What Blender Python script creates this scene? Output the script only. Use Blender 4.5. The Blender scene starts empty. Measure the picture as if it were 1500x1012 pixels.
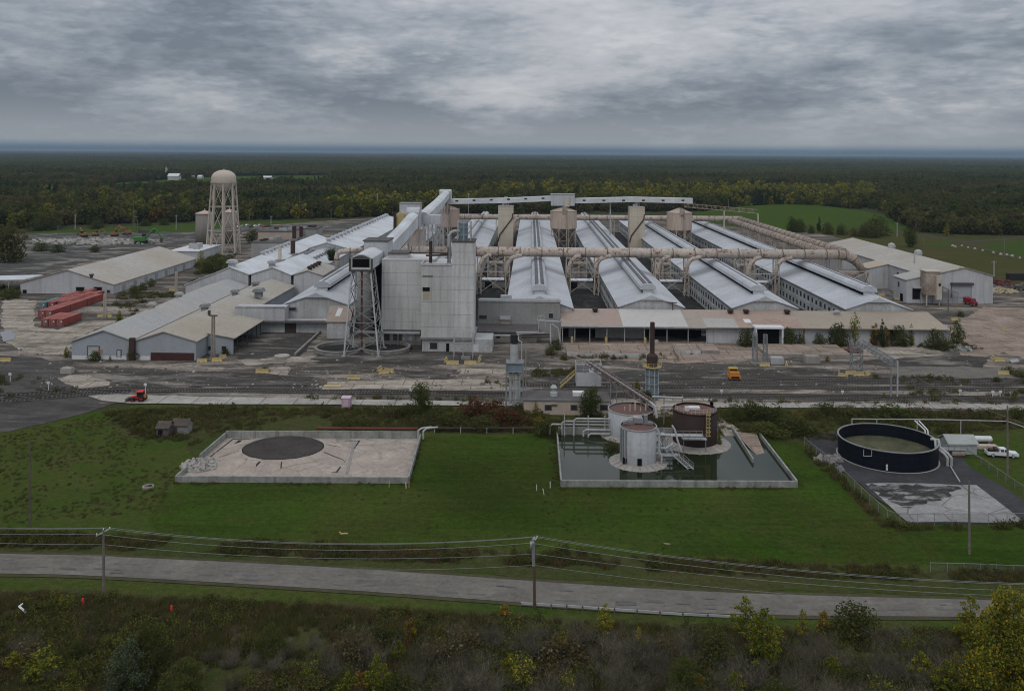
import bpy, math, random
import numpy as np
from mathutils import Vector, Matrix, noise as mn
R = math.radians
random.seed(11); rng = np.random.default_rng(5)
C = bpy.context.scene.collection
# ---------------------------------------------------------------- calibrated view (photo 1500 x 1012)
F = 1300.0; HC = 60.0; CX = 750.0; CY = 224.0
RO = math.atan(.0067); PSI = math.atan(28/1300)
fw = Vector((-math.sin(PSI), math.cos(PSI), 0)); rt = Vector((math.cos(PSI), math.sin(PSI), 0))
def ray(x, y):
    u = (x-CX)/F; v = (y-CY)/F; c, s = math.cos(RO), math.sin(RO)
    return fw + rt*(u*c+v*s) + Vector((0, 0, u*s-v*c))
def G(x, y, z=0.0):
    d = ray(x, y); return Vector((0, 0, HC)) + d*((z-HC)/d.z)
def D(x, y, Y):
    d = ray(x, y); return Vector((0, 0, HC)) + d*(Y/d.y)
def V(*a): return Vector(a)
cam = bpy.data.cameras.new('camera'); co = bpy.data.objects.new('camera', cam); C.objects.link(co)
co.location = (0, 0, HC); co.rotation_euler = (R(90), -RO, PSI)
cam.sensor_width = 36; cam.sensor_fit = 'HORIZONTAL'; cam.lens = F/1500*36
cam.shift_y = -(506-CY)/1500; cam.clip_end = 200000; cam.clip_start = .5
bpy.context.scene.camera = co
# ---------------------------------------------------------------- object helpers
ORG = {}
def tag(o, label=None, cat=None, group=None, kind=None):
    if label: o['label'] = label
    if cat: o['category'] = cat
    if group: o['group'] = group
    if kind: o['kind'] = kind
    return o
def thing(name, label, cat, loc=(0, 0, 0), rz=0, group=None):
    o = bpy.data.objects.new(name, None); C.objects.link(o); o.empty_display_size = .5
    o.location = loc; o.rotation_euler = (0, 0, rz); ORG[o.name] = Vector(loc)
    return tag(o, label, cat, group)
def dup(o, loc=None, rz=None, label=None, group=None, sc=None, parent=None):
    c = o.copy(); C.objects.link(c)
    if parent is not None: c.parent = parent
    if loc is not None: c.location = loc
    if rz is not None: c.rotation_euler = (0, 0, rz)
    if sc is not None: c.scale = sc if hasattr(sc, '__len__') else (sc, sc, sc)
    if label: c['label'] = label
    if group: c['group'] = group
    for ch in list(o.children): dup(ch, parent=c)
    return c
class MB:
    def __init__(s): s.v = []; s.f = []; s.m = []
    def add(s, vs, fs, mi=0):
        n = len(s.v); s.v += [tuple(p) for p in vs]; s.f += [tuple(i+n for i in f) for f in fs]; s.m += [mi]*len(fs); return s
    def quad(s, a, b, c, d, mi=0): return s.add([a, b, c, d], [(0, 1, 2, 3)], mi)
    def poly(s, pts, mi=0): return s.add(pts, [tuple(range(len(pts)))], mi)
    def box(s, x0, x1, y0, y1, z0, z1, mi=0):
        v = [(x0,y0,z0),(x1,y0,z0),(x1,y1,z0),(x0,y1,z0),(x0,y0,z1),(x1,y0,z1),(x1,y1,z1),(x0,y1,z1)]
        return s.add(v, [(0,3,2,1),(4,5,6,7),(0,1,5,4),(1,2,6,5),(2,3,7,6),(3,0,4,7)], mi)
    def prism_y(s, prof, y0, y1, mi=0, caps=True):      # profile of (x, z), extruded along Y
        n = len(prof); v = [(x, y0, z) for x, z in prof] + [(x, y1, z) for x, z in prof]
        f = [(i, (i+1) % n, (i+1) % n+n, i+n) for i in range(n)]
        if caps: f += [tuple(range(n-1, -1, -1)), tuple(range(n, 2*n))]
        return s.add(v, f, mi)
    def prism_x(s, prof, x0, x1, mi=0, caps=True):      # profile of (y, z), extruded along X
        n = len(prof); v = [(x0, y, z) for y, z in prof] + [(x1, y, z) for y, z in prof]
        f = [(i, (i+1) % n, (i+1) % n+n, i+n) for i in range(n)]
        if caps: f += [tuple(range(n-1, -1, -1)), tuple(range(n, 2*n))]
        return s.add(v, f, mi)
    def prism_z(s, pts, z0, z1, mi=0):
        n = len(pts); v = [(p[0], p[1], z0) for p in pts] + [(p[0], p[1], z1) for p in pts]
        f = [(i, (i+1) % n, (i+1) % n+n, i+n) for i in range(n)] + [tuple(range(n-1, -1, -1)), tuple(range(n, 2*n))]
        return s.add(v, f, mi)
    def cyl(s, p0, p1, r0, r1=None, n=10, caps=True, mi=0, ph=0.0):
        r1 = r0 if r1 is None else r1
        p0 = Vector(p0); p1 = Vector(p1); d = (p1-p0).normalized()
        a = d.cross(Vector((0, 0, 1)) if abs(d.z) < .95 else Vector((1, 0, 0))).normalized(); b = d.cross(a)
        v = []
        for p, r in ((p0, r0), (p1, r1)):
            v += [p + a*(r*math.cos(t)) + b*(r*math.sin(t)) for t in (2*math.pi*i/n+ph for i in range(n))]
        f = [(i, i+n, (i+1) % n+n, (i+1) % n) for i in range(n)]
        if caps: f += [tuple(range(n)), tuple(range(2*n-1, n-1, -1))]
        return s.add(v, f, mi)
    def bar(s, p0, p1, w=.15, mi=0): return s.cyl(p0, p1, w*.7, n=4, mi=mi, ph=math.pi/4)
    def path(s, pts, r, n=10, mi=0):
        for a, b in zip(pts[:-1], pts[1:]): s.cyl(a, b, r, n=n, mi=mi)
        return s
    def tube(s, pts, r, n=12, mi=0):                    # mitred tube
        pts = [Vector(p) for p in pts]; k = len(pts); rings = []
        up = None
        for i, p in enumerate(pts):
            t = (pts[min(i+1, k-1)]-pts[max(i-1, 0)]).normalized()
            if up is None:
                up = t.cross(Vector((0, 0, 1)) if abs(t.z) < .9 else Vector((1, 0, 0))).normalized()
            up = (up - t*up.dot(t)).normalized(); b = t.cross(up)
            rr = r[i] if hasattr(r, '__len__') else r
            rings.append([p + up*(rr*math.cos(2*math.pi*j/n)) + b*(rr*math.sin(2*math.pi*j/n)) for j in range(n)])
        v = [q for g in rings for q in g]
        f = [(i*n+j, i*n+(j+1) % n, (i+1)*n+(j+1) % n, (i+1)*n+j) for i in range(k-1) for j in range(n)]
        f += [tuple(range(n-1, -1, -1)), tuple(range((k-1)*n, k*n))]
        return s.add(v, f, mi)
    def lathe(s, prof, c=(0, 0, 0), n=24, mi=0, caps=True):      # profile of (r, z)
        v = [(c[0]+r*math.cos(2*math.pi*j/n), c[1]+r*math.sin(2*math.pi*j/n), c[2]+z) for r, z in prof for j in range(n)]
        k = len(prof)
        f = [(i*n+j, i*n+(j+1) % n, (i+1)*n+(j+1) % n, (i+1)*n+j) for i in range(k-1) for j in range(n)]
        if caps: f += [tuple(range(n-1, -1, -1)), tuple(range((k-1)*n, k*n))]
        return s.add(v, f, mi)
    def build(s, name, mats, parent=None, local=False, smooth=False):
        mats = mats if isinstance(mats, (list, tuple)) else [mats]
        off = Vector((0, 0, 0))
        if parent is not None and not local: off = ORG.get(parent.name, off)
        me = bpy.data.meshes.new(name)
        me.from_pydata([(p[0]-off.x, p[1]-off.y, p[2]-off.z) for p in s.v], [], s.f)
        for m in mats: me.materials.append(m)
        if len(mats) > 1: me.polygons.foreach_set('material_index', s.m)
        if smooth: me.polygons.foreach_set('use_smooth', [len(f) <= 4 for f in s.f])
        me.update()
        o = bpy.data.objects.new(name, me); C.objects.link(o)
        if parent is not None: o.parent = parent
        ORG[o.name] = off
        return o
# ---------------------------------------------------------------- materials
class N:
    def __init__(s, name):
        s.m = bpy.data.materials.new(name); s.m.use_nodes = True; s.t = s.m.node_tree; s.t.nodes.clear()
        s.out = s.t.nodes.new('ShaderNodeOutputMaterial'); s.b = s.t.nodes.new('ShaderNodeBsdfPrincipled')
        s.t.links.new(s.b.outputs[0], s.out.inputs[0]); s.geo = None; s.obj = None
    def n(s, kind, **kw):
        o = s.t.nodes.new('ShaderNode'+kind)
        for k, v in kw.items(): setattr(o, k, v)
        return o
    def l(s, a, b): s.t.links.new(a, b)
    def pos(s, sc=(1, 1, 1), obj=False, rot=0):
        tc = s.n('TexCoord').outputs['Object'] if obj else s.n('NewGeometry').outputs['Position']
        mp = s.n('Mapping'); mp.inputs['Scale'].default_value = sc; mp.inputs['Rotation'].default_value = (0, 0, rot); s.l(tc, mp.inputs[0]); return mp.outputs[0]
    def noise(s, vec, scale=1, detail=4, rough=.55, dist=0):
        o = s.n('TexNoise'); s.l(vec, o.inputs['Vector']); o.inputs['Scale'].default_value = scale
        o.inputs['Detail'].default_value = detail; o.inputs['Roughness'].default_value = rough; o.inputs['Distortion'].default_value = dist
        return o.outputs['Fac']
    def ramp(s, fac, stops):
        o = s.n('ValToRGB'); s.l(fac, o.inputs[0]); e = o.color_ramp.elements
        while len(e) < len(stops): e.new(.5)
        for i, (p, c) in enumerate(stops):
            e[i].position = p; e[i].color = (c, c, c, 1) if not hasattr(c, '__len__') else (*c, 1)
        return o.outputs['Color']
    def mix(s, fac, a, b, mode='MIX'):
        o = s.n('Mix', data_type='RGBA', blend_type=mode); i = o.inputs
        for q, v in ((0, fac), (6, a), (7, b)):
            sock = i[q]
            if isinstance(v, (int, float)): sock.default_value = v if q == 0 else (v, v, v, 1)
            elif isinstance(v, (tuple, list)): sock.default_value = (*v, 1)
            else: s.l(v, sock)
        return o.outputs[2]
    def math(s, op, a, b=0.0, c=0.0):
        o = s.n('Math', operation=op)
        for i, v in enumerate((a, b, c)):
            if isinstance(v, (int, float)): o.inputs[i].default_value = v
            else: s.l(v, o.inputs[i])
        return o.outputs[0]
    def fin(s, col, rough=.85, bump=None, bs=.3, bd=.1, spec=.2, metal=0):
        if isinstance(col, (tuple, list)): s.b.inputs['Base Color'].default_value = (*col, 1)
        else: s.l(col, s.b.inputs['Base Color'])
        if isinstance(rough, (int, float)): s.b.inputs['Roughness'].default_value = rough
        else: s.l(rough, s.b.inputs['Roughness'])
        s.b.inputs['Specular IOR Level'].default_value = spec; s.b.inputs['Metallic'].default_value = metal
        if bump is not None:
            o = s.n('Bump'); o.inputs['Strength'].default_value = bs; o.inputs['Distance'].default_value = bd
            s.l(bump, o.inputs['Height']); s.l(o.outputs[0], s.b.inputs['Normal'])
        return s.m
def weathered(name, c, c2=None, sc=.15, var=.18, streak=0.0, streak_c=(.12, .1, .085), rough=.75, seams=None, rust=0.0, obj=False, fine=1.5, spec=.10, bands=(), slope=False, rsc=.35):
    """painted or bare surface: broad tone patches, fine grain, rain streaks, panel seams, rust blooms"""
    k = N(name); p = k.pos(obj=obj); c2 = c2 or tuple(x*.75 for x in c)
    col = k.mix(k.ramp(k.noise(p, sc, 5, .6), [(.35, 0), (.65, 1)]), c, c2)
    g = k.ramp(k.noise(p, fine, 4, .7), [(.25, 1-var), (.75, 1+var*.35)])
    col = k.mix(1.0, col, g, 'MULTIPLY')
    if streak:
        pz = k.pos((1, 1, .06), obj=obj)
        st = k.ramp(k.noise(pz, .9, 4, .7), [(.5, 0), (.72, 1)])
        col = k.mix(k.math('MULTIPLY', st, streak), col, streak_c)
    if slope:                                   # run-off streaks down a roof slope, and blotches
        col = k.mix(k.math('MULTIPLY', k.ramp(k.noise(k.pos((.08, 1.1, .3), obj=obj), 1, 5, .7), [(.5, 0), (.74, 1)]), .38), col, tuple(x*.55 for x in c))
        col = k.mix(k.math('MULTIPLY', k.ramp(k.noise(p, .28, 6, .7, .6), [(.57, 0), (.70, 1)]), .45), col, tuple(x*y for x, y in zip(c, (.62, .55, .48))))
    if bands:                                   # soot and the soft shade under the crossing ducts, painted as bands
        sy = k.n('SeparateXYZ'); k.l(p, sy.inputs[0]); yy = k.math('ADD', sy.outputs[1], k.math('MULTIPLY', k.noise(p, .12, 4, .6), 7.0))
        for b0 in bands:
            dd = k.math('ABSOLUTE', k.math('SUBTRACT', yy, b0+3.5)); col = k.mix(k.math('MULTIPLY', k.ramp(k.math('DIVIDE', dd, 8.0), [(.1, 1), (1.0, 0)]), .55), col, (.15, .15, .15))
    if rust:
        rm = k.ramp(k.noise(p, rsc, 6, .72, .5), [(.545, 0), (.60, 1)])
        col = k.mix(k.math('MULTIPLY', rm, rust), col, (.17, .085, .05))
    if seams:
        sx = k.n('SeparateXYZ'); k.l(p, sx.inputs[0])
        for ax, per, w, dk in seams:
            fr = k.math('FRACT', k.math('DIVIDE', sx.outputs[ax], per))
            ln = k.math('MULTIPLY', k.math('LESS_THAN', fr, w/per), dk)
            col = k.mix(ln, col, (.06, .06, .06))
    return k.fin(col, rough, k.noise(p, 6, 3), .15, .03, spec)
def plain(name, c, rough=.6, spec=.15, var=.2, metal=0, obj=True):
    k = N(name); p = k.pos(obj=obj)
    col = k.mix(1.0, c, k.ramp(k.noise(p, 1.7, 4, .7), [(.25, 1-var), (.75, 1+var*.3)]), 'MULTIPLY')
    return k.fin(col, rough, None, spec=spec, metal=metal)
MAT = {}
W, P_ = weathered, plain
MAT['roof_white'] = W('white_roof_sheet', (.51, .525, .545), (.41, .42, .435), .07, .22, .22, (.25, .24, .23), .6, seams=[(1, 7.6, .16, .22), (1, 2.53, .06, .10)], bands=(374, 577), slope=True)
MAT['roof_bright'] = W('bright_roof_sheet', (.62, .64, .66), (.49, .50, .50), .09, .2, .15, (.3, .28, .25), .6, seams=[(1, 6, .14, .25), (1, 2, .06, .08)], slope=True)
MAT['roof_grey'] = W('grey_roof_sheet', (.36, .36, .35), (.40, .37, .32), .04, .2, .2, (.2, .18, .15), .7, seams=[(1, 8, .14, .22)], slope=True)
MAT['roof_tan'] = W('tan_stained_roof_sheet', (.37, .325, .255), (.42, .40, .36), .035, .2, .25, (.24, .17, .11), .7, rust=.10, seams=[(1, 6.1, .14, .2), (1, 2.03, .06, .1)], slope=True)
MAT['roof_rust'] = W('rust_stained_roof_sheet', (.36, .26, .22), (.33, .29, .24), .05, .15, .2, (.22, .13, .09), .8, rust=.15)
MAT['clad'] = W('pale_wall_cladding', (.50, .51, .52), (.42, .425, .43), .1, .18, .45, (.2, .19, .18), .7)
MAT['clad_blue'] = W('blue_grey_cladding', (.34, .37, .40), (.30, .32, .34), .1, .12, .2, (.2, .19, .18), .7)
MAT['clad_tall'] = W('panelled_tall_cladding', (.58, .58, .57), (.49, .485, .465), .07, .16, .55, (.26, .235, .2), .7, seams=[(2, 3.75, .14, .45), (0, 1.9, .08, .10), (1, 1.9, .08, .10)])
MAT['clad_grey'] = W('grey_dirty_cladding', (.32, .32, .31), (.27, .265, .25), .1, .2, .35, (.14, .12, .1), .8, seams=[(0, 5, .1, .2)])
MAT['potwall'] = W('whitewashed_block_wall', (.50, .51, .51), (.38, .38, .37), .15, .3, .45, (.16, .15, .13), .85)
MAT['cream'] = W('cream_tile_cladding', (.55, .49, .39), (.48, .42, .33), .1, .15, .3, (.33, .26, .18), .75, seams=[(2, 3.6, .16, .3), (0, 3, .12, .12)])
MAT['tan'] = W('tan_silo_paint', (.52, .42, .35), (.45, .36, .295), .1, .16, .5, (.25, .16, .1), .7)
MAT['pink'] = W('pinkish_tan_cladding', (.48, .36, .30), (.43, .33, .28), .1, .1, .15, (.3, .2, .15), .75)
MAT['duct'] = W('peeling_duct_paint', (.56, .49, .42), (.47, .40, .345), .16, .35, .3, (.2, .12, .08), .8, rust=.85, rsc=.55)
MAT['duct_peel'] = W('badly_peeled_duct_paint', (.45, .38, .32), (.30, .25, .21), .2, .4, .1, (.2, .12, .08), .85, rust=.75, rsc=.8)
MAT['steel'] = W('grey_steel', (.26, .27, .27), (.20, .20, .20), .3, .2, .0, rough=.6, obj=True)
MAT['steel_pale'] = W('pale_galvanised_steel', (.42, .43, .43), (.34, .34, .33), .3, .2, .0, rough=.55, obj=True)
MAT['steel_dark'] = W('dark_steel', (.07, .065, .06), (.1, .085, .075), .3, .2, .0, rough=.7, obj=True)
MAT['steel_cream'] = W('cream_painted_steel', (.50, .45, .39), (.42, .36, .30), .2, .2, .1, (.2, .12, .08), .7)
MAT['rusty'] = W('rusty_dark_steel', (.075, .048, .040), (.05, .036, .032), .3, .25, .2, (.03, .02, .02), .8)
MAT['rust_red'] = W('red_oxide_steel', (.15, .055, .045), (.11, .045, .038), .3, .25, .2, (.06, .03, .02), .75)
MAT['brown_tank'] = W('brown_tank_paint', (.042, .025, .022), (.032, .021, .019), .15, .2, .2, (.03, .02, .02), .6)
MAT['tank_grey'] = W('pale_grey_tank_paint', (.40, .41, .42), (.33, .34, .345), .15, .18, .6, (.2, .18, .16), .55, seams=[(2, 2.4, .06, .2)])
MAT['tank_top'] = W('rusty_tank_top', (.16, .085, .07), (.12, .08, .07), .25, .3, 0, rough=.85)
MAT['navy'] = W('navy_tank_enamel', (.006, .0078, .0135), (.008, .0105, .016), .2, .2, .15, (.03, .03, .035), .45, seams=[(2, 1.4, .04, .3)])
MAT['conc'] = W('stained_concrete', (.30, .28, .255), (.22, .205, .185), .15, .25, .3, (.10, .09, .08), .9)
MAT['conc_wall'] = W('weathered_basin_concrete', (.33, .33, .31), (.22, .22, .20), .35, .3, .8, (.10, .10, .09), .9)
MAT['conc_pale'] = W('pale_concrete', (.40, .375, .34), (.31, .29, .26), .12, .25, 0, rough=.9)
MAT['silo_conc'] = W('old_silo_concrete', (.25, .23, .20), (.20, .185, .165), .1, .15, .4, (.13, .11, .09), .9, seams=[(2, 1.5, .1, .15)])
MAT['yellow'] = W('yellow_barrier_paint', (.50, .37, .14), (.40, .33, .18), .6, .25, .2, (.2, .17, .12), .8)
MAT['yellow_bright'] = P_('bright_yellow_paint', (.5, .4, .06), .6)
MAT['white'] = P_('white_paint', (.62, .62, .62), .5)
MAT['black'] = P_('black_void', (.008, .008, .008), 1, .0)
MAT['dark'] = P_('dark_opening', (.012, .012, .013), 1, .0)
MAT['tyre'] = P_('tyre_rubber', (.02, .02, .02), .85)
MAT['glass'] = P_('dirty_window_glass', (.03, .036, .042), .25, .5)
MAT['frame'] = P_('window_frame_paint', (.3, .31, .31), .7)
MAT['wood'] = W('weathered_wood', (.14, .12, .105), (.10, .085, .075), .8, .3, .2, (.06, .05, .05), .9, obj=True)
MAT['pole_wood'] = W('pole_wood', (.20, .18, .155), (.14, .12, .10), 1, .3, .2, (.08, .06, .05), .9, obj=True)
MAT['pole_red'] = W('creosoted_pole_wood', (.13, .075, .05), (.09, .055, .04), 1, .3, .2, (.05, .03, .02), .9, obj=True)
MAT['beige'] = W('beige_render', (.46, .38, .31), (.41, .34, .28), .3, .12, .25, (.25, .2, .16), .85)
MAT['tar'] = W('dark_tar_roof', (.13, .12, .115), (.10, .09, .088), .3, .25, 0, rough=.9)
MAT['red'] = P_('red_paint', (.26, .022, .028), .5)
MAT['red_bright'] = P_('fluorescent_red', (.65, .05, .04), .6)
MAT['orange'] = P_('orange_machine_paint', (.50, .20, .035), .6)
MAT['green'] = P_('green_machine_paint', (.06, .20, .05), .6)
MAT['lilac'] = P_('lilac_plastic', (.46, .27, .36), .6, var=.1)
MAT['cont_red'] = W('container_red_paint', (.26, .065, .05), (.21, .06, .05), .3, .2, .2, (.12, .04, .03), .7, obj=True)
MAT['cont_red_pale'] = W('faded_container_red', (.34, .12, .095), (.28, .09, .075), .3, .2, .1, (.2, .1, .08), .75, obj=True)
MAT['cont_teal'] = W('container_teal_paint', (.13, .20, .20), (.10, .16, .16), .3, .2, .2, (.06, .08, .08), .7, obj=True)
MAT['wire'] = P_('aluminium_wire', (.22, .225, .22), .6)
MAT['white_car'] = P_('white_car_paint', (.62, .63, .64), .3, .5, .05)
MAT['car_glass'] = P_('dark_car_glass', (.015, .017, .02), .1, .6)
MAT['soot'] = P_('sooty_plate', (.028, .027, .027), .85)
# ---- water
k = N('dark_pond_water'); p = k.pos()
MAT['water'] = k.fin((.014, .020, .007), .06, k.noise(k.pos((1, 1, 1)), 1.2, 3), .012, .1, .22)
k = N('shallow_puddle_water'); MAT['puddle'] = k.fin((.16, .16, .16), .12, k.noise(k.pos(), 2, 2), .01, .1, .5)
# ---- grounds
def grass_mat(name, a, b, c, big=.02, dry=(.10, .085, .04), dryamt=.5, streak=False):
    k = N(name); p = k.pos()
    col = k.mix(k.ramp(k.noise(p, big, 6, .62, .6), [(.36, 0), (.64, 1)]), a, b)
    col = k.mix(k.math('MULTIPLY', k.ramp(k.noise(p, big*3.3, 6, .7, .8), [(.52, 0), (.70, 1)]), .85), col, c)
    col = k.mix(k.math('MULTIPLY', k.ramp(k.noise(k.pos((1, 1.3, 1)), big*1.7, 6, .7, .4), [(.56, 0), (.70, 1)]), dryamt), col, dry)
    g = k.ramp(k.noise(p, .9, 6, .8), [(.25, .55), (.72, 1.35)])
    col = k.mix(1.0, col, g, 'MULTIPLY')
    if streak:
        col = k.mix(1.0, col, k.ramp(k.noise(k.pos((.05, .75, 1), rot=.02), 1, 5, .65, .3), [(.3, .86), (.7, 1.1)]), 'MULTIPLY')
        col = k.mix(1.0, col, k.ramp(k.noise(k.pos((.02, .035, 1)), 1, 3, .6, .6), [(.3, .7), (.7, 1.22)]), 'MULTIPLY')
    g = k.ramp(k.noise(p, 5.0, 3, .8), [(.25, .6), (.72, 1.3)])
    col = k.mix(1.0, col, g, 'MULTIPLY')
    return k.fin(col, 1.0, k.noise(p, 3.5, 4, .7), .6, .25, .0)
MAT['lawn'] = grass_mat('mown_lawn_grass', (.035, .063, .0105), (.052, .064, .015), (.040, .080, .009), .028, (.080, .072, .026), .5, streak=True)
MAT['rough'] = grass_mat('rough_meadow_grass', (.046, .070, .015), (.062, .072, .020), (.040, .074, .011), .05, (.11, .092, .042), .42)
MAT['scrub'] = grass_mat('dark_scrub_ground', (.046, .058, .018), (.066, .062, .026), (.040, .056, .015), .07, (.10, .08, .04), .5)
MAT['field'] = grass_mat('green_field_grass', (.050, .082, .017), (.048, .070, .019), (.060, .090, .020), .008, (.085, .085, .04), .3)
MAT['land2'] = grass_mat('olive_brown_rough_field', (.058, .064, .020), (.075, .066, .030), (.046, .060, .016), .03, (.10, .075, .042), .6)
MAT['land'] = grass_mat('distant_rough_land', (.045, .052, .022), (.055, .052, .028), (.035, .045, .018), .01, (.075, .06, .035), .5)
def pave(name, pal, dark, amt=.5, sx=.025, sy=.13, slab=None, crack=.5, rot=0.0):
    """old pavement: bands of pale concrete and dark asphalt, stains, joints, cracks, grit"""
    k = N(name); p = k.pos(rot=rot); ps = k.pos((sx, sy, 1), rot=rot)
    m = k.ramp(k.noise(ps, 1.0, 7, .66, .7), [(amt-.06, 0), (amt+.06, 1)])
    dcol = k.mix(k.ramp(k.noise(p, .13, 5, .65), [(.35, 0), (.65, 1)]), dark, tuple(x*1.55 for x in dark))
    pcol = k.mix(k.ramp(k.noise(p, .17, 5, .65), [(.35, 0), (.65, 1)]), pal, tuple(x*.68 for x in pal))
    col = k.mix(m, dcol, pcol)
    col = k.mix(k.math('MULTIPLY', k.ramp(k.noise(k.pos((.16, .5, 1), rot=rot), 1, 6, .7, 1.2), [(.57, 0), (.68, 1)]), .7), col, tuple(x*1.2 for x in dark))
    col = k.mix(k.math('MULTIPLY', k.ramp(k.noise(k.pos((.45, .8, 1), rot=rot+.1), 1, 6, .75, .5), [(.53, 0), (.60, 1)]), .5), col, tuple(x*1.25 for x in dark))
    col = k.mix(k.math('MULTIPLY', k.ramp(k.noise(k.pos((.3, .7, 1), rot=rot-.1), 1, 6, .75, .5), [(.58, 0), (.65, 1)]), .45), col, pal)
    if slab:
        br = k.n('TexBrick'); k.l(p, br.inputs['Vector']); br.inputs['Scale'].default_value = 1
        br.inputs['Brick Width'].default_value = slab[0]; br.inputs['Row Height'].default_value = slab[1]
        br.inputs['Mortar Size'].default_value = .14; br.inputs['Color1'].default_value = (1, 1, 1, 1); br.inputs['Color2'].default_value = (.84, .82, .8, 1)
        br.inputs['Mortar'].default_value = (.32, .31, .27, 1); br.offset = .35
        col = k.mix(.8, col, br.outputs['Color'], 'MULTIPLY')
    if crack:
        vo = k.n('TexVoronoi', feature='DISTANCE_TO_EDGE'); k.l(k.pos((1, 1.6, 1), rot=.3), vo.inputs['Vector']); vo.inputs['Scale'].default_value = .13
        cr = k.ramp(vo.outputs['Distance'], [(.0, 1), (.02, 0)])
        col = k.mix(k.math('MULTIPLY', cr, crack), col, (.035, .035, .028))
    col = k.mix(1.0, col, k.ramp(k.noise(p, 1.3, 6, .8), [(.25, .72), (.75, 1.2)]), 'MULTIPLY')
    return k.fin(col, 1.0, k.noise(p, 3, 5, .7), .3, .05, .0)
MAT['yard'] = pave('old_industrial_yard_paving', (.33, .282, .235), (.066, .059, .051), .54, .035, .14)
MAT['asphalt'] = pave('dark_patched_asphalt', (.24, .215, .185), (.050, .046, .042), .57, .05, .2)
MAT['apron'] = pave('pale_concrete_apron', (.44, .385, .32), (.15, .134, .11), .43, .05, .16, (7.5, 6))
MAT['apron_tan'] = pave('tan_dirt_apron', (.37, .295, .24), (.17, .135, .11), .45, .04, .12, (9, 7), .3)
MAT['slab_strip'] = pave('concrete_walk_strip', (.42, .40, .36), (.24, .225, .20), .36, .05, .3, (8, 9), .25)
MAT['gravel'] = pave('dark_ballast_gravel', (.125, .115, .105), (.052, .049, .046), .52, .05, .25, None, 0)
MAT['road'] = pave('worn_country_road_asphalt', (.19, .176, .152), (.115, .106, .092), .47, .10, .9, None, .12, rot=.045)
MAT['shoulder'] = pave('gravel_road_shoulder', (.085, .075, .05), (.05, .05, .028), .5, .08, .2, None, 0)
MAT['farlot'] = pave('distant_slab_rubble', (.30, .28, .25), (.062, .060, .054), .57, .05, .09, None, 0)
MAT['sludge'] = pave('dried_grey_sludge', (.33, .32, .31), (.20, .195, .185), .44, .2, .3, None, .6)
MAT['mud_patchy'] = pave('patchy_drying_mud', (.34, .33, .315), (.038, .036, .035), .56, .22, .42, None, .2)
MAT['mud'] = pave('black_wet_mud', (.055, .052, .05), (.03, .029, .028), .5, .2, .4, None, 0)
MAT['pad_dark'] = pave('dark_tank_pad', (.075, .073, .074), (.042, .041, .043), .55, .06, .1, None, .2)
MAT['cone_conc'] = pave('stained_sloping_concrete', (.42, .36, .305), (.25, .21, .18), .46, .18, .12, None, .3)
MAT['rubble'] = pave('broken_concrete', (.34, .31, .28), (.14, .13, .12), .45, .4, .4, None, .5)
MAT['soil'] = pave('dark_ash_soil', (.075, .066, .06), (.05, .045, .042), .5, .2, .2, None, 0)
# ---- leaves
def leaf_mat(name, stops, tr=.38):
    k = N(name)
    at = k.n('Attribute'); at.attribute_name = 'tint'; oi = k.n('ObjectInfo')
    f = k.math('ADD', k.math('MULTIPLY', at.outputs['Fac'], .58), k.math('MULTIPLY', oi.outputs['Random'], .42))
    col = k.ramp(f, stops); k.fin(col, 1.0, None, spec=.0)
    t = k.n('BsdfTranslucent'); k.l(col, t.inputs[0]); ms = k.n('MixShader'); ms.inputs[0].default_value = tr
    k.l(k.b.outputs[0], ms.inputs[1]); k.l(t.outputs[0], ms.inputs[2]); k.l(ms.outputs[0], k.out.inputs[0])
    return k.m
L = {}
L['dark'] = leaf_mat('dark_green_leaf', [(0, (0.0343, 0.0464, 0.0130)), (.5, (0.0581, 0.0708, 0.0194)), (1, (0.0898, 0.0952, 0.0292))])
L['green'] = leaf_mat('mid_green_leaf', [(0, (0.0422, 0.0610, 0.0151)), (.5, (0.0686, 0.0952, 0.0216)), (1, (0.1122, 0.1281, 0.0346))])
L['olive'] = leaf_mat('olive_leaf', [(0, (.062, .058, .022)), (.5, (.098, .090, .033)), (1, (.150, .125, .048))])
L['yellow'] = leaf_mat('yellow_autumn_leaf', [(0, (0.1375, 0.1250, 0.0168)), (.5, (0.2875, 0.2313, 0.0240)), (1, (0.5250, 0.3750, 0.0360))])
L['ygreen'] = leaf_mat('yellow_green_leaf', [(0, (0.0900, 0.1125, 0.0168)), (.5, (0.1620, 0.1812, 0.0240)), (1, (0.2880, 0.2750, 0.0360))])
L['orange'] = leaf_mat('orange_autumn_leaf', [(0, (0.1188, 0.0671, 0.0194)), (.5, (0.1848, 0.0976, 0.0238)), (1, (0.2640, 0.1403, 0.0378))])
L['rust'] = leaf_mat('rust_red_leaf', [(0, (0.0726, 0.0268, 0.0194)), (.5, (0.1122, 0.0390, 0.0259)), (1, (0.1584, 0.0671, 0.0367))])
L['brown'] = leaf_mat('brown_dry_leaf', [(0, (0.0766, 0.0549, 0.0270)), (.5, (0.1188, 0.0854, 0.0410)), (1, (0.1716, 0.1244, 0.0594))])
L['twig'] = leaf_mat('grey_bare_twig', [(0, (.050, .046, .030)), (.5, (.100, .090, .062)), (1, (.21, .185, .135))], 0)
L['silver'] = leaf_mat('silvery_green_leaf', [(0, (0.0540, 0.0720, 0.0420)), (.5, (0.1020, 0.1260, 0.0780)), (1, (0.1800, 0.2100, 0.1440))])
L['dkconifer'] = leaf_mat('dark_conifer_needle', [(0, (0.0224, 0.0342, 0.0151)), (.5, (0.0356, 0.0500, 0.0216)), (1, (0.0554, 0.0683, 0.0292))], .1)
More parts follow.
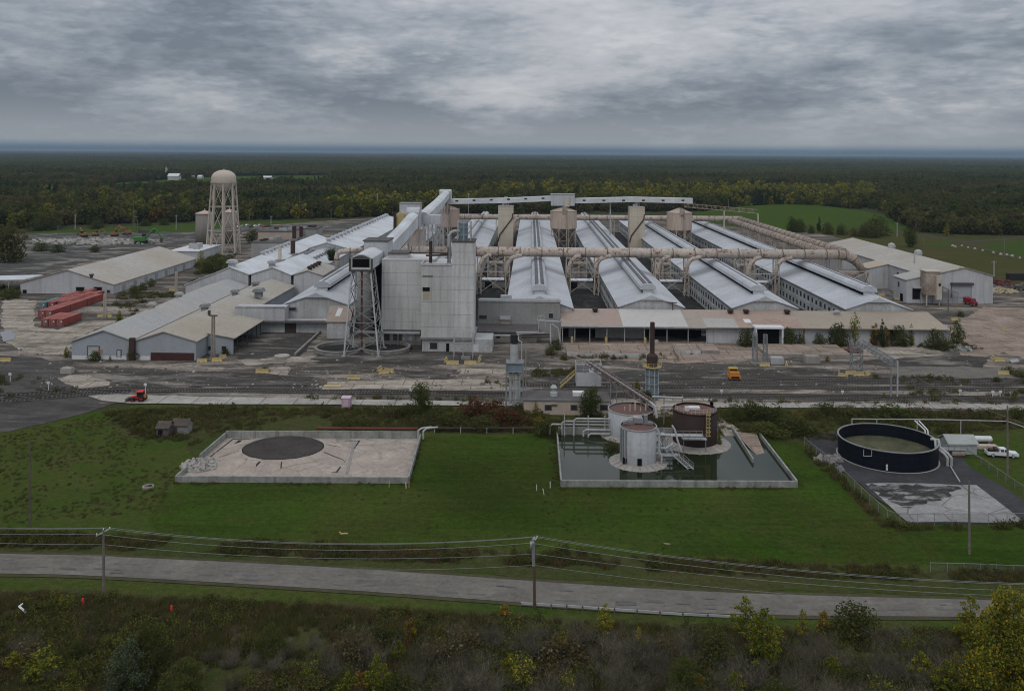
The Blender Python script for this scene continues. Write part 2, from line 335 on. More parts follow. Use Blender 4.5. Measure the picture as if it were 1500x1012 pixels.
L['grassy'] = leaf_mat('tall_weed_blade', [(0, (.052, .060, .018)), (.5, (.092, .090, .030)), (1, (.17, .14, .058))])
L['straw'] = leaf_mat('dry_straw_blade', [(0, (.075, .065, .03)), (.5, (.12, .10, .05)), (1, (.18, .15, .085))])
MAT['bark'] = W('grey_bark', (.10, .085, .07), (.07, .06, .05), 1, .3, 0, rough=.95, obj=True)
# ---------------------------------------------------------------- sky, sun, air
w = bpy.data.worlds.new('World'); bpy.context.scene.world = w; w.use_nodes = True
wt = w.node_tree; wt.nodes.clear()
class WN(N):
    def __init__(s): s.t = wt
wk = WN()
SUN_EL, SUN_AZ = 48, 205           # sun behind the photographer's left shoulder, veiled by cloud
sky = wk.n('TexSky', sky_type='NISHITA'); sky.sun_disc = False
sky.sun_elevation = R(SUN_EL); sky.sun_rotation = R(SUN_AZ); sky.air_density = 1.2; sky.dust_density = 3
tc = wk.n('TexCoord').outputs['Generated']
sp = wk.n('SeparateXYZ'); wk.l(tc, sp.inputs[0])
el = wk.math('MAXIMUM', sp.outputs[2], 0.0)
def wmap(loc, sc):
    m = wk.n('Mapping'); m.inputs['Location'].default_value = loc; m.inputs['Scale'].default_value = sc; wk.l(tc, m.inputs[0]); return m.outputs[0]
n1 = wk.noise(wmap((3.1, 1.7, .3), (2.0, 2.0, 9.5)), 1, 3, .5, .15)
n2 = wk.noise(wmap((9.3, 4.1, 2), (5.2, 5.2, 16)), 1, 9, .57, .25)
n3 = wk.noise(wmap((1.3, 7.7, 5), (15, 15, 44)), 1, 8, .62, .2)
f = wk.math('ADD', wk.math('ADD', wk.math('MULTIPLY', n1, .36), wk.math('MULTIPLY', n2, .48)), wk.math('MULTIPLY', n3, .16))
vo = wk.n('TexVoronoi', feature='F1'); vo.inputs['Scale'].default_value = 1; vo.inputs['Detail'].default_value = 1
nz_ = wk.n('TexNoise'); wk.l(wmap((0, 3, 1), (6, 6, 22)), nz_.inputs['Vector']); nz_.inputs['Detail'].default_value = 6; nm_ = wk.n('VectorMath', operation='MULTIPLY_ADD'); wk.l(nz_.outputs['Color'], nm_.inputs[0]); nm_.inputs[1].default_value = (1.3, 1.3, 1.3); wk.l(wmap((2.2, .4, 1), (5.0, 5.0, 17)), nm_.inputs[2]); wk.l(nm_.outputs[0], vo.inputs['Vector'])
f = wk.math('ADD', wk.math('MULTIPLY', f, .83), wk.math('MULTIPLY', wk.math('SUBTRACT', 1.0, vo.outputs['Distance']), .145))
azf = wk.math('MULTIPLY', sp.outputs[0], .05)               # a little lighter on the right
elf = wk.math('MULTIPLY', wk.math('MINIMUM', el, .18), .75)
f = wk.math('ADD', wk.math('ADD', f, azf), wk.math('SUBTRACT', elf, .055))
cloud = wk.ramp(f, [(.38, (.130, .155, .192)), (.445, (.188, .216, .256)), (.50, (.256, .280, .318)), (.56, (.342, .356, .390)), (.66, (.44, .447, .472))])
low = wk.ramp(el, [(.0, (.075, .125, .18)), (.0055, (.10, .15, .205)), (.010, (.255, .287, .318)), (.026, (.315, .340, .366)), (.06, (.25, .28, .315))])
cloud = wk.mix(wk.ramp(el, [(.006, .85), (.018, .55), (.06, .0)]), cloud, low)
zen = wk.ramp(el, [(.16, 1.0), (.55, 1.9), (1.0, 2.3)])     # overcast sky: brightest overhead
cloud = wk.mix(1.0, cloud, zen, 'MULTIPLY')
cloud = wk.mix(1.0, cloud, 9.2, 'MULTIPLY')
col = wk.mix(.94, sky.outputs[0], cloud)
bg = wk.n('Background'); bg.inputs[1].default_value = .1; wk.l(col, bg.inputs[0])
wo = wk.n('OutputWorld'); wk.l(bg.outputs[0], wo.inputs[0])
sl = bpy.data.lights.new('sun', 'SUN'); so = bpy.data.objects.new('sun', sl); C.objects.link(so)
sl.energy = .5; sl.angle = R(25); sl.color = (1, .96, .9)
a_, e_ = R(SUN_AZ), R(SUN_EL)
so.rotation_euler = Vector((math.sin(a_)*math.cos(e_), math.cos(a_)*math.cos(e_), math.sin(e_))).to_track_quat('Z', 'Y').to_euler()
vs = bpy.context.scene.view_settings
bpy.context.scene.display_settings.display_device = 'sRGB'; vs.view_transform = 'Standard'; vs.look = 'None'; vs.exposure = .46; vs.gamma = 1
cy = bpy.context.scene.cycles
cy.max_bounces = 5; cy.diffuse_bounces = 2; cy.glossy_bounces = 3; cy.transmission_bounces = 2; cy.transparent_max_bounces = 8; cy.volume_bounces = 0
cy.use_adaptive_sampling = True; cy.adaptive_threshold = .01; cy.use_denoising = True; cy.pixel_filter_type = 'BLACKMAN_HARRIS'; cy.filter_width = 1.05
# air
hz = MB().box(-34000, 34000, -260, 62000, -1.0, 66).build('haze', bpy.data.materials.new('air'))
tag(hz, kind='stuff', label='thin blue haze over the far forest', cat='haze')
hm = hz.data.materials[0]; hm.use_nodes = True; ht = hm.node_tree; ht.nodes.clear()
pv = ht.nodes.new('ShaderNodeVolumePrincipled'); ho = ht.nodes.new('ShaderNodeOutputMaterial')
pv.inputs['Color'].default_value = (.36, .47, .58, 1); pv.inputs['Density'].default_value = 6.0e-5; pv.inputs['Anisotropy'].default_value = .0
ht.links.new(pv.outputs[0], ho.inputs['Volume'])
# ---------------------------------------------------------------- the ground and what is laid on it
def struct(o, cat=None): return tag(o, kind='structure')
struct(MB().quad((-60000, -800, 0), (60000, -800, 0), (60000, 90000, 0), (-60000, 90000, 0)).build('ground', MAT['land']))
def ragged(pts, jag, step):
    out = []
    for i in range(len(pts)):
        a, b = Vector(pts[i]), Vector(pts[(i+1) % len(pts)]); d = b-a; L_ = d.length
        k = max(1, min(60, int(L_/step))); nrm = Vector((-d.y, d.x, 0)).normalized() if L_ > 0 else Vector((0, 0, 0))
        for j in range(k):
            p = a+d*(j/k)
            if j: p = p + nrm*(random.uniform(-1, 1)*jag)
            out.append(p)
    return out
ZC = [0]
def sheet(name, px, mat, z, jag=.6, step=5.0):
    ZC[0] += 1; z = z*.4+.004*ZC[0]
    pts = [G(x, y, 0) for x, y in px]; pts = [Vector((p.x, p.y, 0)) for p in pts]
    pts = ragged(pts, jag, step) if jag else pts
    mb = MB(); 
    from mathutils.geometry import tessellate_polygon
    tri = tessellate_polygon([pts]); mb.v = [(p.x, p.y, z) for p in pts]
    fs = []
    for t in tri:
        a, b, c = (Vector(mb.v[i]) for i in t)
        fs.append(t if (b-a).cross(c-a).z > 0 else (t[0], t[2], t[1]))
    mb.f = fs; mb.m = [0]*len(fs)
    return struct(mb.build(name, MAT[mat]))
# far left and right fields
sheet('field', [(-60, 349), (110, 335), (300, 327), (545, 321), (560, 330), (300, 339), (140, 345), (-60, 356)], 'field', .03, 1)
sheet('field', [(90, 292), (190, 286), (330, 277), (475, 274), (490, 257), (330, 258), (170, 268)], 'field', .03, 6, 60)
sheet('field', [(1060, 334), (1310, 338), (1420, 350), (1520, 345), (1560, 420), (1460, 412), (1250, 352)], 'land2', .03, 1)
sheet('field', [(1352, 357), (1395, 352), (1412, 356), (1380, 362)], 'field', .06, .8)
sheet('field', [(1437, 358), (1470, 354), (1520, 352), (1520, 384), (1470, 372)], 'field', .10, .8)
sheet('field', [(1400, 343), (1510, 344), (1510, 351), (1450, 352), (1395, 348)], 'scrub', .07, 1)
sheet('road', [(1290, 336), (1312, 339), (1340, 347), (1380, 352), (1412, 357), (1440, 366), (1500, 382), (1500, 378), (1436, 361), (1440, 356), (1500, 349), (1500, 346), (1425, 352), (1385, 349), (1345, 343), (1310, 335)], 'shoulder', .13, .5)
# the mound
mb = MB(); c = G(1172, 320); nx, ny = 44, 40
for j in range(ny+1):
    for i in range(nx+1):
        u, v_ = i/nx*2-1, j/ny*2-1
        r = min(1, (abs(u)**2.2+abs(v_)**2.2)**(1/2.2)); h = 11.5*(1-r**2)**1.1
        mb.v.append((c.x+u*98+v_*14, c.y+v_*150, h+.02-.05*(r >= 1)))
mb.f = [(j*(nx+1)+i, j*(nx+1)+i+1, (j+1)*(nx+1)+i+1, (j+1)*(nx+1)+i) for j in range(ny) for i in range(nx)]; mb.m = [0]*len(mb.f)
struct(mb.build('hill', MAT['field'], smooth=True)); MOUND = (c.x, c.y)
# rough ground, lawn and scrub in front
sheet('grass', [(-80, 655), (0, 632), (120, 606), (200, 593), (760, 598), (1100, 600), (1560, 606), (1700, 1010), (1500, 1100), (0, 1100), (-250, 1010)], 'rough', .02, 1)
sheet('lawn', [(225, 745), (262, 708), (610, 640), (800, 636), (1065, 640), (1125, 640), (1180, 650), (1300, 768), (1520, 772), (1640, 838), (1200, 826), (800, 804), (500, 797), (235, 782)], 'lawn', .05, 1.5)
sheet('scrub', [(150, 603), (260, 597), (760, 599), (1560, 607), (1570, 622), (1400, 640), (1200, 650), (1065, 636), (812, 636), (330, 634), (285, 668), (270, 645), (180, 640)], 'scrub', .06, 1.2)
sheet('verge', [(-120, 780), (150, 783), (500, 799), (800, 806), (1200, 828), (1640, 842), (1650, 868), (1440, 876), (1000, 862), (500, 830), (0, 808), (-130, 806)], 'scrub', .08, .8)
sheet('verge', [(-120, 862), (0, 862), (300, 872), (640, 893), (1000, 915), (1600, 925), (1750, 1100), (-350, 1100)], 'scrub', .09, 1.0)
# yard
sheet('yard', [(-60, 376), (230, 362), (335, 334), (560, 318), (1090, 320), (1235, 350), (1470, 420), (1530, 408), (1620, 604), (760, 594), (170, 590), (130, 604), (60, 620), (-90, 650)], 'yard', .12, 1.0)
for px, m in (
    ([(-60, 344), (150, 341), (290, 340), (420, 330), (540, 326), (530, 336), (330, 346), (250, 362), (60, 374), (-10, 366)], 'farlot'),
    ([(-60, 378), (60, 372), (200, 370), (90, 392), (0, 414), (-60, 420)], 'farlot'),
    ([(-70, 518), (60, 524), (150, 560), (140, 600), (60, 622), (-90, 652)], 'gravel'),
    ([(5, 436), (52, 441), (50, 478), (84, 484), (122, 472), (172, 470), (106, 498), (100, 520), (66, 520), (34, 514), (8, 500), (2, 470)], 'apron'),
    ([(85, 556), (100, 550), (150, 548), (160, 565), (110, 570)], 'apron'),
    ([(176, 558), (208, 554), (205, 561), (180, 563)], 'apron'),
    ([(820, 502), (1060, 500), (1100, 508), (1345, 503), (1352, 524), (1190, 520), (1080, 528), (1005, 533), (850, 527), (822, 515)], 'apron_tan'),
    ([(1262, 512), (1350, 504), (1390, 520), (1372, 530), (1300, 530)], 'apron'),
    ([(1386, 484), (1440, 450), (1530, 452), (1560, 548), (1470, 516), (1430, 530), (1390, 510)], 'apron_tan'),
    ([(340, 512), (372, 486), (470, 487), (440, 522), (420, 530), (350, 528)], 'asphalt'),
    ([(448, 530), (490, 505), (620, 510), (700, 522), (690, 534), (470, 533)], 'asphalt'),
    ([(345, 528), (440, 523), (470, 530), (360, 536)], 'apron'),
    ([(480, 560), (700, 556), (770, 566), (690, 571), (470, 571)], 'apron'),
    ([(385, 540), (425, 538), (420, 551), (390, 551)], 'apron'),
    ([(674, 540), (740, 542), (736, 551), (672, 549)], 'apron'),
    ([(590, 541), (672, 542), (655, 554), (595, 552)], 'asphalt'),
    ([(780, 543), (1130, 542), (1250, 545), (1246, 560), (1000, 558), (780, 559)], 'asphalt'),
    ([(1300, 536), (1500, 540), (1500, 556), (1310, 552)], 'road'),
    ([(1250, 530), (1390, 520), (1450, 524), (1440, 538), (1300, 538)], 'asphalt'),
    ([(120, 548), (330, 545), (460, 553), (450, 566), (200, 568)], 'asphalt')):
    sheet('pavement', px, m, .17 if m != 'gravel' else .15, .7, 3)
# concrete walk strip in front of the tracks
sheet('path', [(126, 580), (170, 578), (300, 582), (520, 586), (760, 590), (760, 596), (520, 594), (300, 593), (190, 592), (150, 588)], 'slab_strip', .20, .25, 8)
sheet('path', [(1040, 590), (1250, 590), (1560, 594), (1560, 603), (1250, 598), (1040, 598)], 'slab_strip', .20, .3, 8)
sheet('path', [(880, 586), (1045, 584), (1045, 606), (1100, 640), (1062, 640), (1040, 612), (880, 612)], 'apron', .19, .3, 8)
# puddles
for px in ([(0, 488), (14, 484), (24, 492), (20, 498), (4, 502)], [(1478, 528), (1492, 526), (1494, 531), (1482, 533)], [(1216, 690), (1232, 682), (1238, 690), (1226, 697)]):
    sheet('puddle', px, 'puddle', .21 if px[0][0] != 1216 else .24, .3, 1.5)
# pad round the open tank and its dry sludge bed
sheet('pavement', [(1182, 640), (1215, 634), (1300, 636), (1400, 660), (1420, 684), (1520, 748), (1520, 768), (1335, 768), (1262, 712), (1205, 672)], 'pad_dark', .16, .6)
sheet('pavement', [(1268, 710), (1300, 709), (1405, 712), (1430, 712), (1470, 742), (1500, 766), (1330, 767), (1318, 757)], 'sludge', .22, .4)
sheet('mud', [(1272, 713), (1310, 711), (1405, 714), (1392, 730), (1352, 741), (1322, 745), (1300, 735)], 'mud_patchy', .26, .8, 1.0)
# ---------------------------------------------------------------- country road
up = [(-150, 806), (0, 812), (150, 816), (500, 833), (1000, 866), (1440, 880), (1650, 886)]
lo = [(-150, 838), (0, 841), (150, 845), (500, 865), (1000, 898), (1440, 905), (1650, 909)]
def ribbon(name, A, B, mat, z):
    mb = MB(); mb.v = [tuple(p) for a, b in zip(A, B) for p in ((a.x, a.y, z), (b.x, b.y, z))]
    mb.f = [(2*i+1, 2*i+3, 2*i+2, 2*i) for i in range(len(A)-1)]; mb.m = [0]*len(mb.f); return struct(mb.build(name, MAT[mat]))
UA = [G(*p) for p in up]; LO = [G(*p) for p in lo]
def spline(P, k=12):
    out = []
    for i in range(len(P)-1):
        p0, p1, p2, p3 = P[max(i-1, 0)], P[i], P[i+1], P[min(i+2, len(P)-1)]
        for j in range(k):
            t = j/k; out.append(.5*((2*p1)+(p2-p0)*t+(2*p0-5*p1+4*p2-p3)*t*t+(3*p1-p0-3*p2+p3)*t**3))
    return out+[P[-1]]
UA, LO = spline(UA), spline(LO)
ex = Vector((0, .8, 0))
ribbon('road_shoulder', [a+ex for a in UA], [b-ex for b in LO], 'shoulder', .12)
ribbon('road', UA, LO, 'road', .16)
MAT['patch'] = P_('worn_road_patch', (.12, .115, .11), .9, obj=False)
for s_ in (.55,):                       # fine worn centre patches
    for q in range(70):
        i = random.randrange(3, len(UA)-4); t = random.choice((.35, .62, .66, .7, .8)); a = UA[i].lerp(LO[i], t); b = UA[i+1].lerp(LO[i+1], t)
        d = (b-a).normalized(); n_ = Vector((-d.y, d.x, 0)); l_, h_ = random.uniform(.4, 1.5), random.uniform(.10, .24)
        pts = ragged([a-d*l_-n_*h_, a+d*l_-n_*h_, a+d*l_+n_*h_, a-d*l_+n_*h_], .12, .7)
        struct(MB().poly([(p.x, p.y, .164+.0008*q) for p in pts]).build('road_patch', MAT['patch']))
# ---------------------------------------------------------------- railway tracks
def track(pts, label):
    pts = [Vector((p.x, p.y, 0)) for p in pts]; mb = MB(); 
    tot = 0; sl_ = MB(); rails = (MB(), MB()); bed = MB()
    for a, b in zip(pts[:-1], pts[1:]):
        d = (b-a); ln = d.length; d.normalize(); n_ = Vector((-d.y, d.x, 0))
        v = [a-n_*1.9, b-n_*1.9, b+n_*1.9, a+n_*1.9]; bed.poly([(p.x, p.y, .23) for p in v])
        for r_, s in zip(rails, (-.75, .75)):
            for o_ in (0,):
                q = [a+n_*(s-.07), b+n_*(s-.07), b+n_*(s+.07), a+n_*(s+.07)]
                r_.add([(p.x, p.y, .32) for p in q]+[(p.x, p.y, .52) for p in q], [(0,1,5,4), (2,3,7,6), (4,5,6,7)])
        k = int(ln/.75)
        for i in range(k):
            c_ = a+d*((i+.5)*ln/k); q = [c_-n_*1.3-d*.14, c_-n_*1.3+d*.14, c_+n_*1.3+d*.14, c_+n_*1.3-d*.14]
            sl_.add([(p.x, p.y, .2) for p in q]+[(p.x, p.y, .34) for p in q], [(0,1,5,4), (1,2,6,5), (2,3,7,6), (3,0,4,7), (4,7,6,5)])
    t = struct(bed.build('railway_track', MAT['gravel']))
    sl_.build('sleepers', MAT['sleeper'], t)
    for r_ in rails: r_.build('rail', MAT['railsteel'], t)
MAT['sleeper'] = W('old_sleeper_wood', (.27, .25, .22), (.13, .115, .10), .8, .4, 0, rough=.95)
MAT['railsteel'] = P_('rail_steel', (.055, .045, .04), .5, .4, obj=False)

curve = [G(-60, 587), G(0, 582), G(60, 576.5), G(110, 573.2), G(150, 572.0), G(200, 571.6)]
ax = [G(x, 571.6+(x-200)*.0098) for x in (330, 520, 760, 1000, 1250, 1600)]
track(spline(curve, 3)[:-1]+[curve[-1]]+ax, '')
track(spline([G(-60, 595), G(0, 589), G(60, 584), G(120, 578.5), G(190, 574.2)], 3), '')
track([G(x, 577.5+(x-640)*.0098) for x in (640, 900, 1250, 1600)], '')
track([G(x, 564.5+(x-760)*.0098) for x in (760, 1000, 1250, 1600)], '')
track([G(x, 558+(x-980)*.011) for x in (980, 1250, 1600)], '')
track([G(1105, 557.5), G(1150, 556.2), G(1220, 555.4), G(1340, 557), G(1600, 560)], '')
# ---------------------------------------------------------------- distant and edge vegetation helpers
def leaf_mesh(name, lobes, n, size, mats, shares=None, squash=1.0, twigs=0, trunk=None, droop=0.0, hollow=.35):
    """many small leaf faces spread through lobes: (x, y, z, rx, rz)"""
    vs, fs, ti, mi = [], [], [], []
    tot = sum(l[3]**2*l[4] for l in lobes)
    for l in lobes:
        k = max(6, int(n*l[3]**2*l[4]/tot))
        u = rng.normal(size=(k, 3)); u /= np.linalg.norm(u, axis=1)[:, None]
        r = (hollow+(1-hollow)*rng.random(k))**.6
        lump = 1+.22*np.sin(u[:, 0]*4+l[0]*3)*np.cos(u[:, 1]*5+l[1])+.12*rng.normal(size=k)
        p = u*(r*lump)[:, None]*np.array([l[3], l[3], l[4]])+np.array(l[:3])
        p[:, 2] = np.maximum(p[:, 2], .05)
        a = rng.normal(size=(k, 3)); a /= np.linalg.norm(a, axis=1)[:, None]
        b = np.cross(a, rng.normal(size=(k, 3))+1e-3); b /= np.linalg.norm(b, axis=1)[:, None]
        s = size*(.55+.9*rng.random(k))
        tint = np.clip(.5+.28*rng.normal(size=k)+.12*(u[:, 2]), 0, 1)
        mm = rng.choice(len(mats), k, p=shares) if shares else np.zeros(k, int)
        for i in range(k):
            A, B, P = a[i]*s[i], b[i]*s[i]*.62, p[i]; o = len(vs)
            vs += [P-A, P+B, P+A, P-B]; fs.append((o, o+1, o+2, o+3)); ti.append(tint[i]); mi.append(int(mm[i]))
    me = bpy.data.meshes.new(name); me.from_pydata([tuple(v) for v in vs], [], fs)
    for m in mats: me.materials.append(m)
    me.polygons.foreach_set('material_index', mi)
    at = me.attributes.new('tint', 'FLOAT', 'FACE'); at.data.foreach_set('value', ti)
    me.update(); return me
def twig_mesh(name, n, r, h, mat, wdt=.03, spread=.9, base=(0, 0, 0)):
    vs, fs, ti = [], [], []
    cl = [(random.uniform(0, 6.283), r*math.sqrt(random.random())*.8, random.uniform(.7, 1.05)) for _ in range(14)]
    for i in range(n):
        ca, cr, ch = random.choice(cl); base_ = Vector((math.cos(ca)*cr, math.sin(ca)*cr, 0)); t = random.random()
        z0 = h*ch*(.04+.74*t); lat = base_*(.45+.75*t)+Vector((random.gauss(0, .16), random.gauss(0, .16), 0))*r*(.25+t)
        p = Vector((lat.x, lat.y, z0)); d = (Vector((lat.x, lat.y, 0))*(.35*spread/r)+Vector((random.gauss(0, .45), random.gauss(0, .45), random.uniform(.35, 1.1)))).normalized()
        ln = h*random.uniform(.10, .30)*(1.3-t*.6); q = p+d*ln; sd = d.cross(Vector((random.uniform(-1, 1), random.uniform(-1, 1), .1))).normalized()*wdt*(1.6-t)
        o = len(vs); vs += [p-sd, p+sd, q]; fs.append((o, o+1, o+2)); ti.append(random.random())
    me = bpy.data.meshes.new(name); me.from_pydata([tuple(v) for v in vs], [], fs); me.materials.append(mat)
    at = me.attributes.new('tint', 'FLOAT', 'FACE'); at.data.foreach_set('value', ti); me.update(); return me
def trunk_mesh(name, h, r, limbs=6, mat=None, spread=.5):
    mb = MB(); mb.tube([(0, 0, -.1), (.02*h, 0, h*.35), (.0, .02*h, h*.7), (.03*h, 0, h*.95)], [r, r*.75, r*.45, r*.12], 7)
    for i in range(limbs):
        z = h*(.3+.5*i/limbs); an = i*2.4+random.random(); d = Vector((math.cos(an), math.sin(an), .8))*(h*spread*.5*(1-.4*i/limbs))
        mb.tube([(0, 0, z), tuple(Vector((0, 0, z))+d*.6), tuple(Vector((0, 0, z))+d)], [r*.4, r*.25, r*.08], 5)
    me = bpy.data.meshes.new(name); me.from_pydata(mb.v, [], mb.f); me.materials.append(mat or MAT['bark']); me.update(); return me
def crown_lobes(h, r, n, low=.25, seed=0, cone=0.0, top=.97, sz=1.0):
    rr = random.Random(seed); out = []
    for i in range(n):
        t = (i+.5)/n; z = h*(low+(top-low)*t)
        wv = math.sin(math.pi*(.18+.72*t))*(1-cone*t)
        an = i*2.399+rr.uniform(-.5, .5); d = r*wv*rr.uniform(.25, .75+.3*(sz < 1))
        s = sz*r*rr.uniform(.38, .6)*(.55+.6*wv)*(1-.35*cone*t)
        out.append((math.cos(an)*d, math.sin(an)*d, z-s*.3, s, s*rr.uniform(.7, .95)))
    return out
def gn_scatter(name, pts, scl, rot, idx, protos, label, cat='forest', kind='stuff'):
    pc = bpy.data.collections.new(name+'_kinds')
    for i, me in enumerate(protos):
        pc.objects.link(bpy.data.objects.new('kind_%02d' % i, me))
    me = bpy.data.meshes.new(name); me.vertices.add(len(pts)); me.vertices.foreach_set('co', np.asarray(pts, dtype=np.float32).ravel())
    for nm, ty, dat, key in (('scl', 'FLOAT_VECTOR', scl, 'vector'), ('rot', 'FLOAT_VECTOR', rot, 'vector'), ('idx', 'INT', idx, 'value')):
        at = me.attributes.new(nm, ty, 'POINT'); at.data.foreach_set(key, np.asarray(dat, dtype=np.int32 if ty == 'INT' else np.float32).ravel())
    o = bpy.data.objects.new(name, me); C.objects.link(o); tag(o, label, cat, None, kind)
    g = bpy.data.node_groups.new(name+'_nodes', 'GeometryNodeTree')
    g.interface.new_socket('Geometry', in_out='INPUT', socket_type='NodeSocketGeometry'); g.interface.new_socket('Geometry', in_out='OUTPUT', socket_type='NodeSocketGeometry')
    gi, go = g.nodes.new('NodeGroupInput'), g.nodes.new('NodeGroupOutput')
    ip = g.nodes.new('GeometryNodeInstanceOnPoints'); ci = g.nodes.new('GeometryNodeCollectionInfo')
    ci.inputs[0].default_value = pc; ci.inputs['Separate Children'].default_value = True; ci.inputs['Reset Children'].default_value = True
    def na(nm, ty):
        q = g.nodes.new('GeometryNodeInputNamedAttribute'); q.data_type = ty; q.inputs[0].default_value = nm; return [x for x in q.outputs if x.enabled and x.name == 'Attribute'][0]
    ip.inputs['Pick Instance'].default_value = True
    lk = g.links.new; lk(gi.outputs[0], ip.inputs['Points']); lk(ci.outputs[0], ip.inputs['Instance'])
    lk(na('idx', 'INT'), ip.inputs['Instance Index']); lk(na('rot', 'FLOAT_VECTOR'), ip.inputs['Rotation']); lk(na('scl', 'FLOAT_VECTOR'), ip.inputs['Scale'])
    lk(ip.outputs[0], go.inputs[0])
    md = o.modifiers.new('scatter', 'NODES'); md.node_group = g
    return o
# vectorised pixel <-> ground for scattering
def G2px(X, Y, Z=0.0):
    dx, dy, dz = X, Y, Z-HC
    f_ = dx*fw.x+dy*fw.y; r_ = dx*rt.x+dy*rt.y
    uu, vv = r_/f_, -dz/f_; c, s = math.cos(RO), math.sin(RO)
    return CX+F*(uu*c-vv*s), CY+F*(uu*s+vv*c)
def inpoly(x, y, poly):
    r_ = np.zeros(x.shape, bool); n = len(poly)
    for i in range(n):
        (x0, y0), (x1, y1) = poly[i], poly[(i+1) % n]
        if y0 == y1: continue
        hit = ((y0 > y) != (y1 > y)) & (x < (x1-x0)*(y-y0)/(y1-y0)+x0); r_ ^= hit
    return r_
# ---------------------------------------------------------------- forest to the horizon
def fproto(nm, mats, h, r, nl, seed, n=520, size=1.0, cone=0.0, shares=None, low=.12):
    return leaf_mesh(nm, crown_lobes(h, r*(1.22 if not cone else 1), nl+3, low, seed, cone), n, size, [L[m] for m in mats], shares)
FK = [fproto('f_dark', ['dark', 'green'], 13, 5.0, 9, 1, shares=[.75, .25]), fproto('f_dark2', ['dark', 'olive'], 15, 5.2, 10, 2, shares=[.7, .3]),
      fproto('f_olive', ['olive', 'dark'], 13, 4.8, 9, 3, shares=[.7, .3]), fproto('f_olive2', ['olive', 'brown'], 12, 4.6, 8, 4, shares=[.7, .3]),
      fproto('f_green', ['green', 'olive'], 13, 4.8, 9, 5, shares=[.7, .3]), fproto('f_ygreen', ['ygreen', 'olive'], 13.5, 4.0, 9, 6, shares=[.6, .4]),
      fproto('f_yellow', ['ygreen', 'yellow', 'olive'], 14, 3.8, 9, 7, shares=[.5, .25, .25]), fproto('f_rust', ['orange', 'brown', 'olive'], 12, 4.6, 8, 8, shares=[.25, .35, .4]),
      fproto('f_bare', ['brown', 'twig', 'olive'], 12, 4.6, 8, 9, shares=[.4, .3, .3]), fproto('f_fir', ['dkconifer'], 15, 3.6, 9, 10, cone=.8, low=.1)]
def clump(nm, mats, shares, seed, R_=17, k=9, h=13):
    rr = random.Random(seed); lob = []
    for i in range(k):
        a, d = rr.uniform(0, 6.28), R_*math.sqrt(rr.random()); s = rr.uniform(4.5, 7); hh = h*rr.uniform(.75, 1.1)
        lob += [(math.cos(a)*d, math.sin(a)*d, hh-s*.7, s, s*.75), (math.cos(a)*d, math.sin(a)*d, hh*.4, s*.9, s*.8)]
    return leaf_mesh(nm, lob, 520, 1.9, [L[m] for m in mats], shares)
FC = [clump('c_dark', ['dark', 'green', 'olive'], [.6, .2, .2], 1), clump('c_olive', ['olive', 'dark', 'ygreen'], [.5, .4, .1], 2), clump('c_mix', ['dark', 'olive', 'orange'], [.5, .4, .1], 3), clump('c_fir', ['dkconifer', 'dark'], [.7, .3], 4)]
edge_x = [-400, 0, 75, 100, 300, 480, 560, 700, 1050, 1100, 1290, 1310, 1345, 1400, 1500, 1900]
edge_y = [336, 334, 334, 329, 323, 319, 317, 313, 309, 304, 305, 327, 339, 343, 343.5, 346]
CLEAR = [[(80, 291), (190, 285), (330, 276), (482, 273), (492, 257), (330, 258), (170, 268)], [(545, 262), (600, 260), (600, 257), (545, 258)], [(1040, 246.5), (1400, 251), (1400, 249), (1040, 245)]]
def forest_pts(y0, y1, sp):
    pts = []; 
    for i in range(1):
        n = int(.62*(y1**2-y0**2)*1.02/(sp*sp)); Y = np.sqrt(y0**2+rng.random(n)*(y1**2-y0**2)); X = (rng.random(n)*2-1)*.62*Y - Y*.02
    px, py = G2px(X, Y)
    ok = (py < np.interp(px, edge_x, edge_y)-.4*rng.random(n)*(y0 < 2000)) & (px > -160) & (px < 1660)
    for p in CLEAR: ok &= ~inpoly(px, py, p)
    return X[ok], Y[ok], px[ok], py[ok]
def lowf(X, Y, s, o=0.0): return np.sin(X*s+1.3+o)*np.cos(Y*s*1.3+.7+o)+.6*np.sin(X*s*2.3-Y*s*1.7+2.1+o)+.4*np.cos(X*s*4.1+Y*s*3.3+o)
def rots(n, t=.08): return np.stack([rng.normal(size=n)*t, rng.normal(size=n)*t, rng.random(n)*6.283], 1)
X, Y, px, py = forest_pts(640, 2100, 6.1); n = len(X)
q = lowf(X, Y, .010)+.5*lowf(X, Y, .031, 3.0)+.38*rng.normal(size=n); idx = np.select([q < -.9, q < -.25, q < .25, q < .7, q < 1.15, q < 1.6], [9, 0, 1, 2, 3, 4], 8)
idx = np.where((rng.random(n) < .05), 7, idx)
# stands of yellowing poplar that the photo shows, and the dark firs behind the mound
yel = ((px > 700) & (px < 1280) & (py > 283) & (py < 297+(px > 850)*9)) | ((px > 480) & (px < 700) & (py > 300))
idx = np.where(yel & (rng.random(n) < .5), np.where(rng.random(n) < .28, 6, np.where(rng.random(n) < .3, 2, 5)), idx)
idx = np.where((px > 60) & (px < 310) & (py > 296) & (rng.random(n) < .40), rng.choice([7, 8, 5, 2], n), idx)
idx = np.where(inpoly(px, py, [(1085, 305), (1145, 306), (1150, 297), (1090, 296)]) & (rng.random(n) < .8), 9, idx)
s = .66+.45*rng.random(n)+.22*(rng.random(n) < .12)+.12*lowf(X, Y, .02, 5.0); s *= np.where((idx == 5) | (idx == 6), 1.1, 1.0)
gn_scatter('forest', np.stack([X, Y, 0*X], 1), np.stack([s, s, s*(.85+.3*rng.random(n))], 1), rots(n), idx, FK, 'mixed autumn wood filling the plain behind the plant')
print('forest near', n)
X1, Y1, _, _ = forest_pts(2100, 6500, 20); X2, Y2, _, _ = forest_pts(6500, 30000, 95)
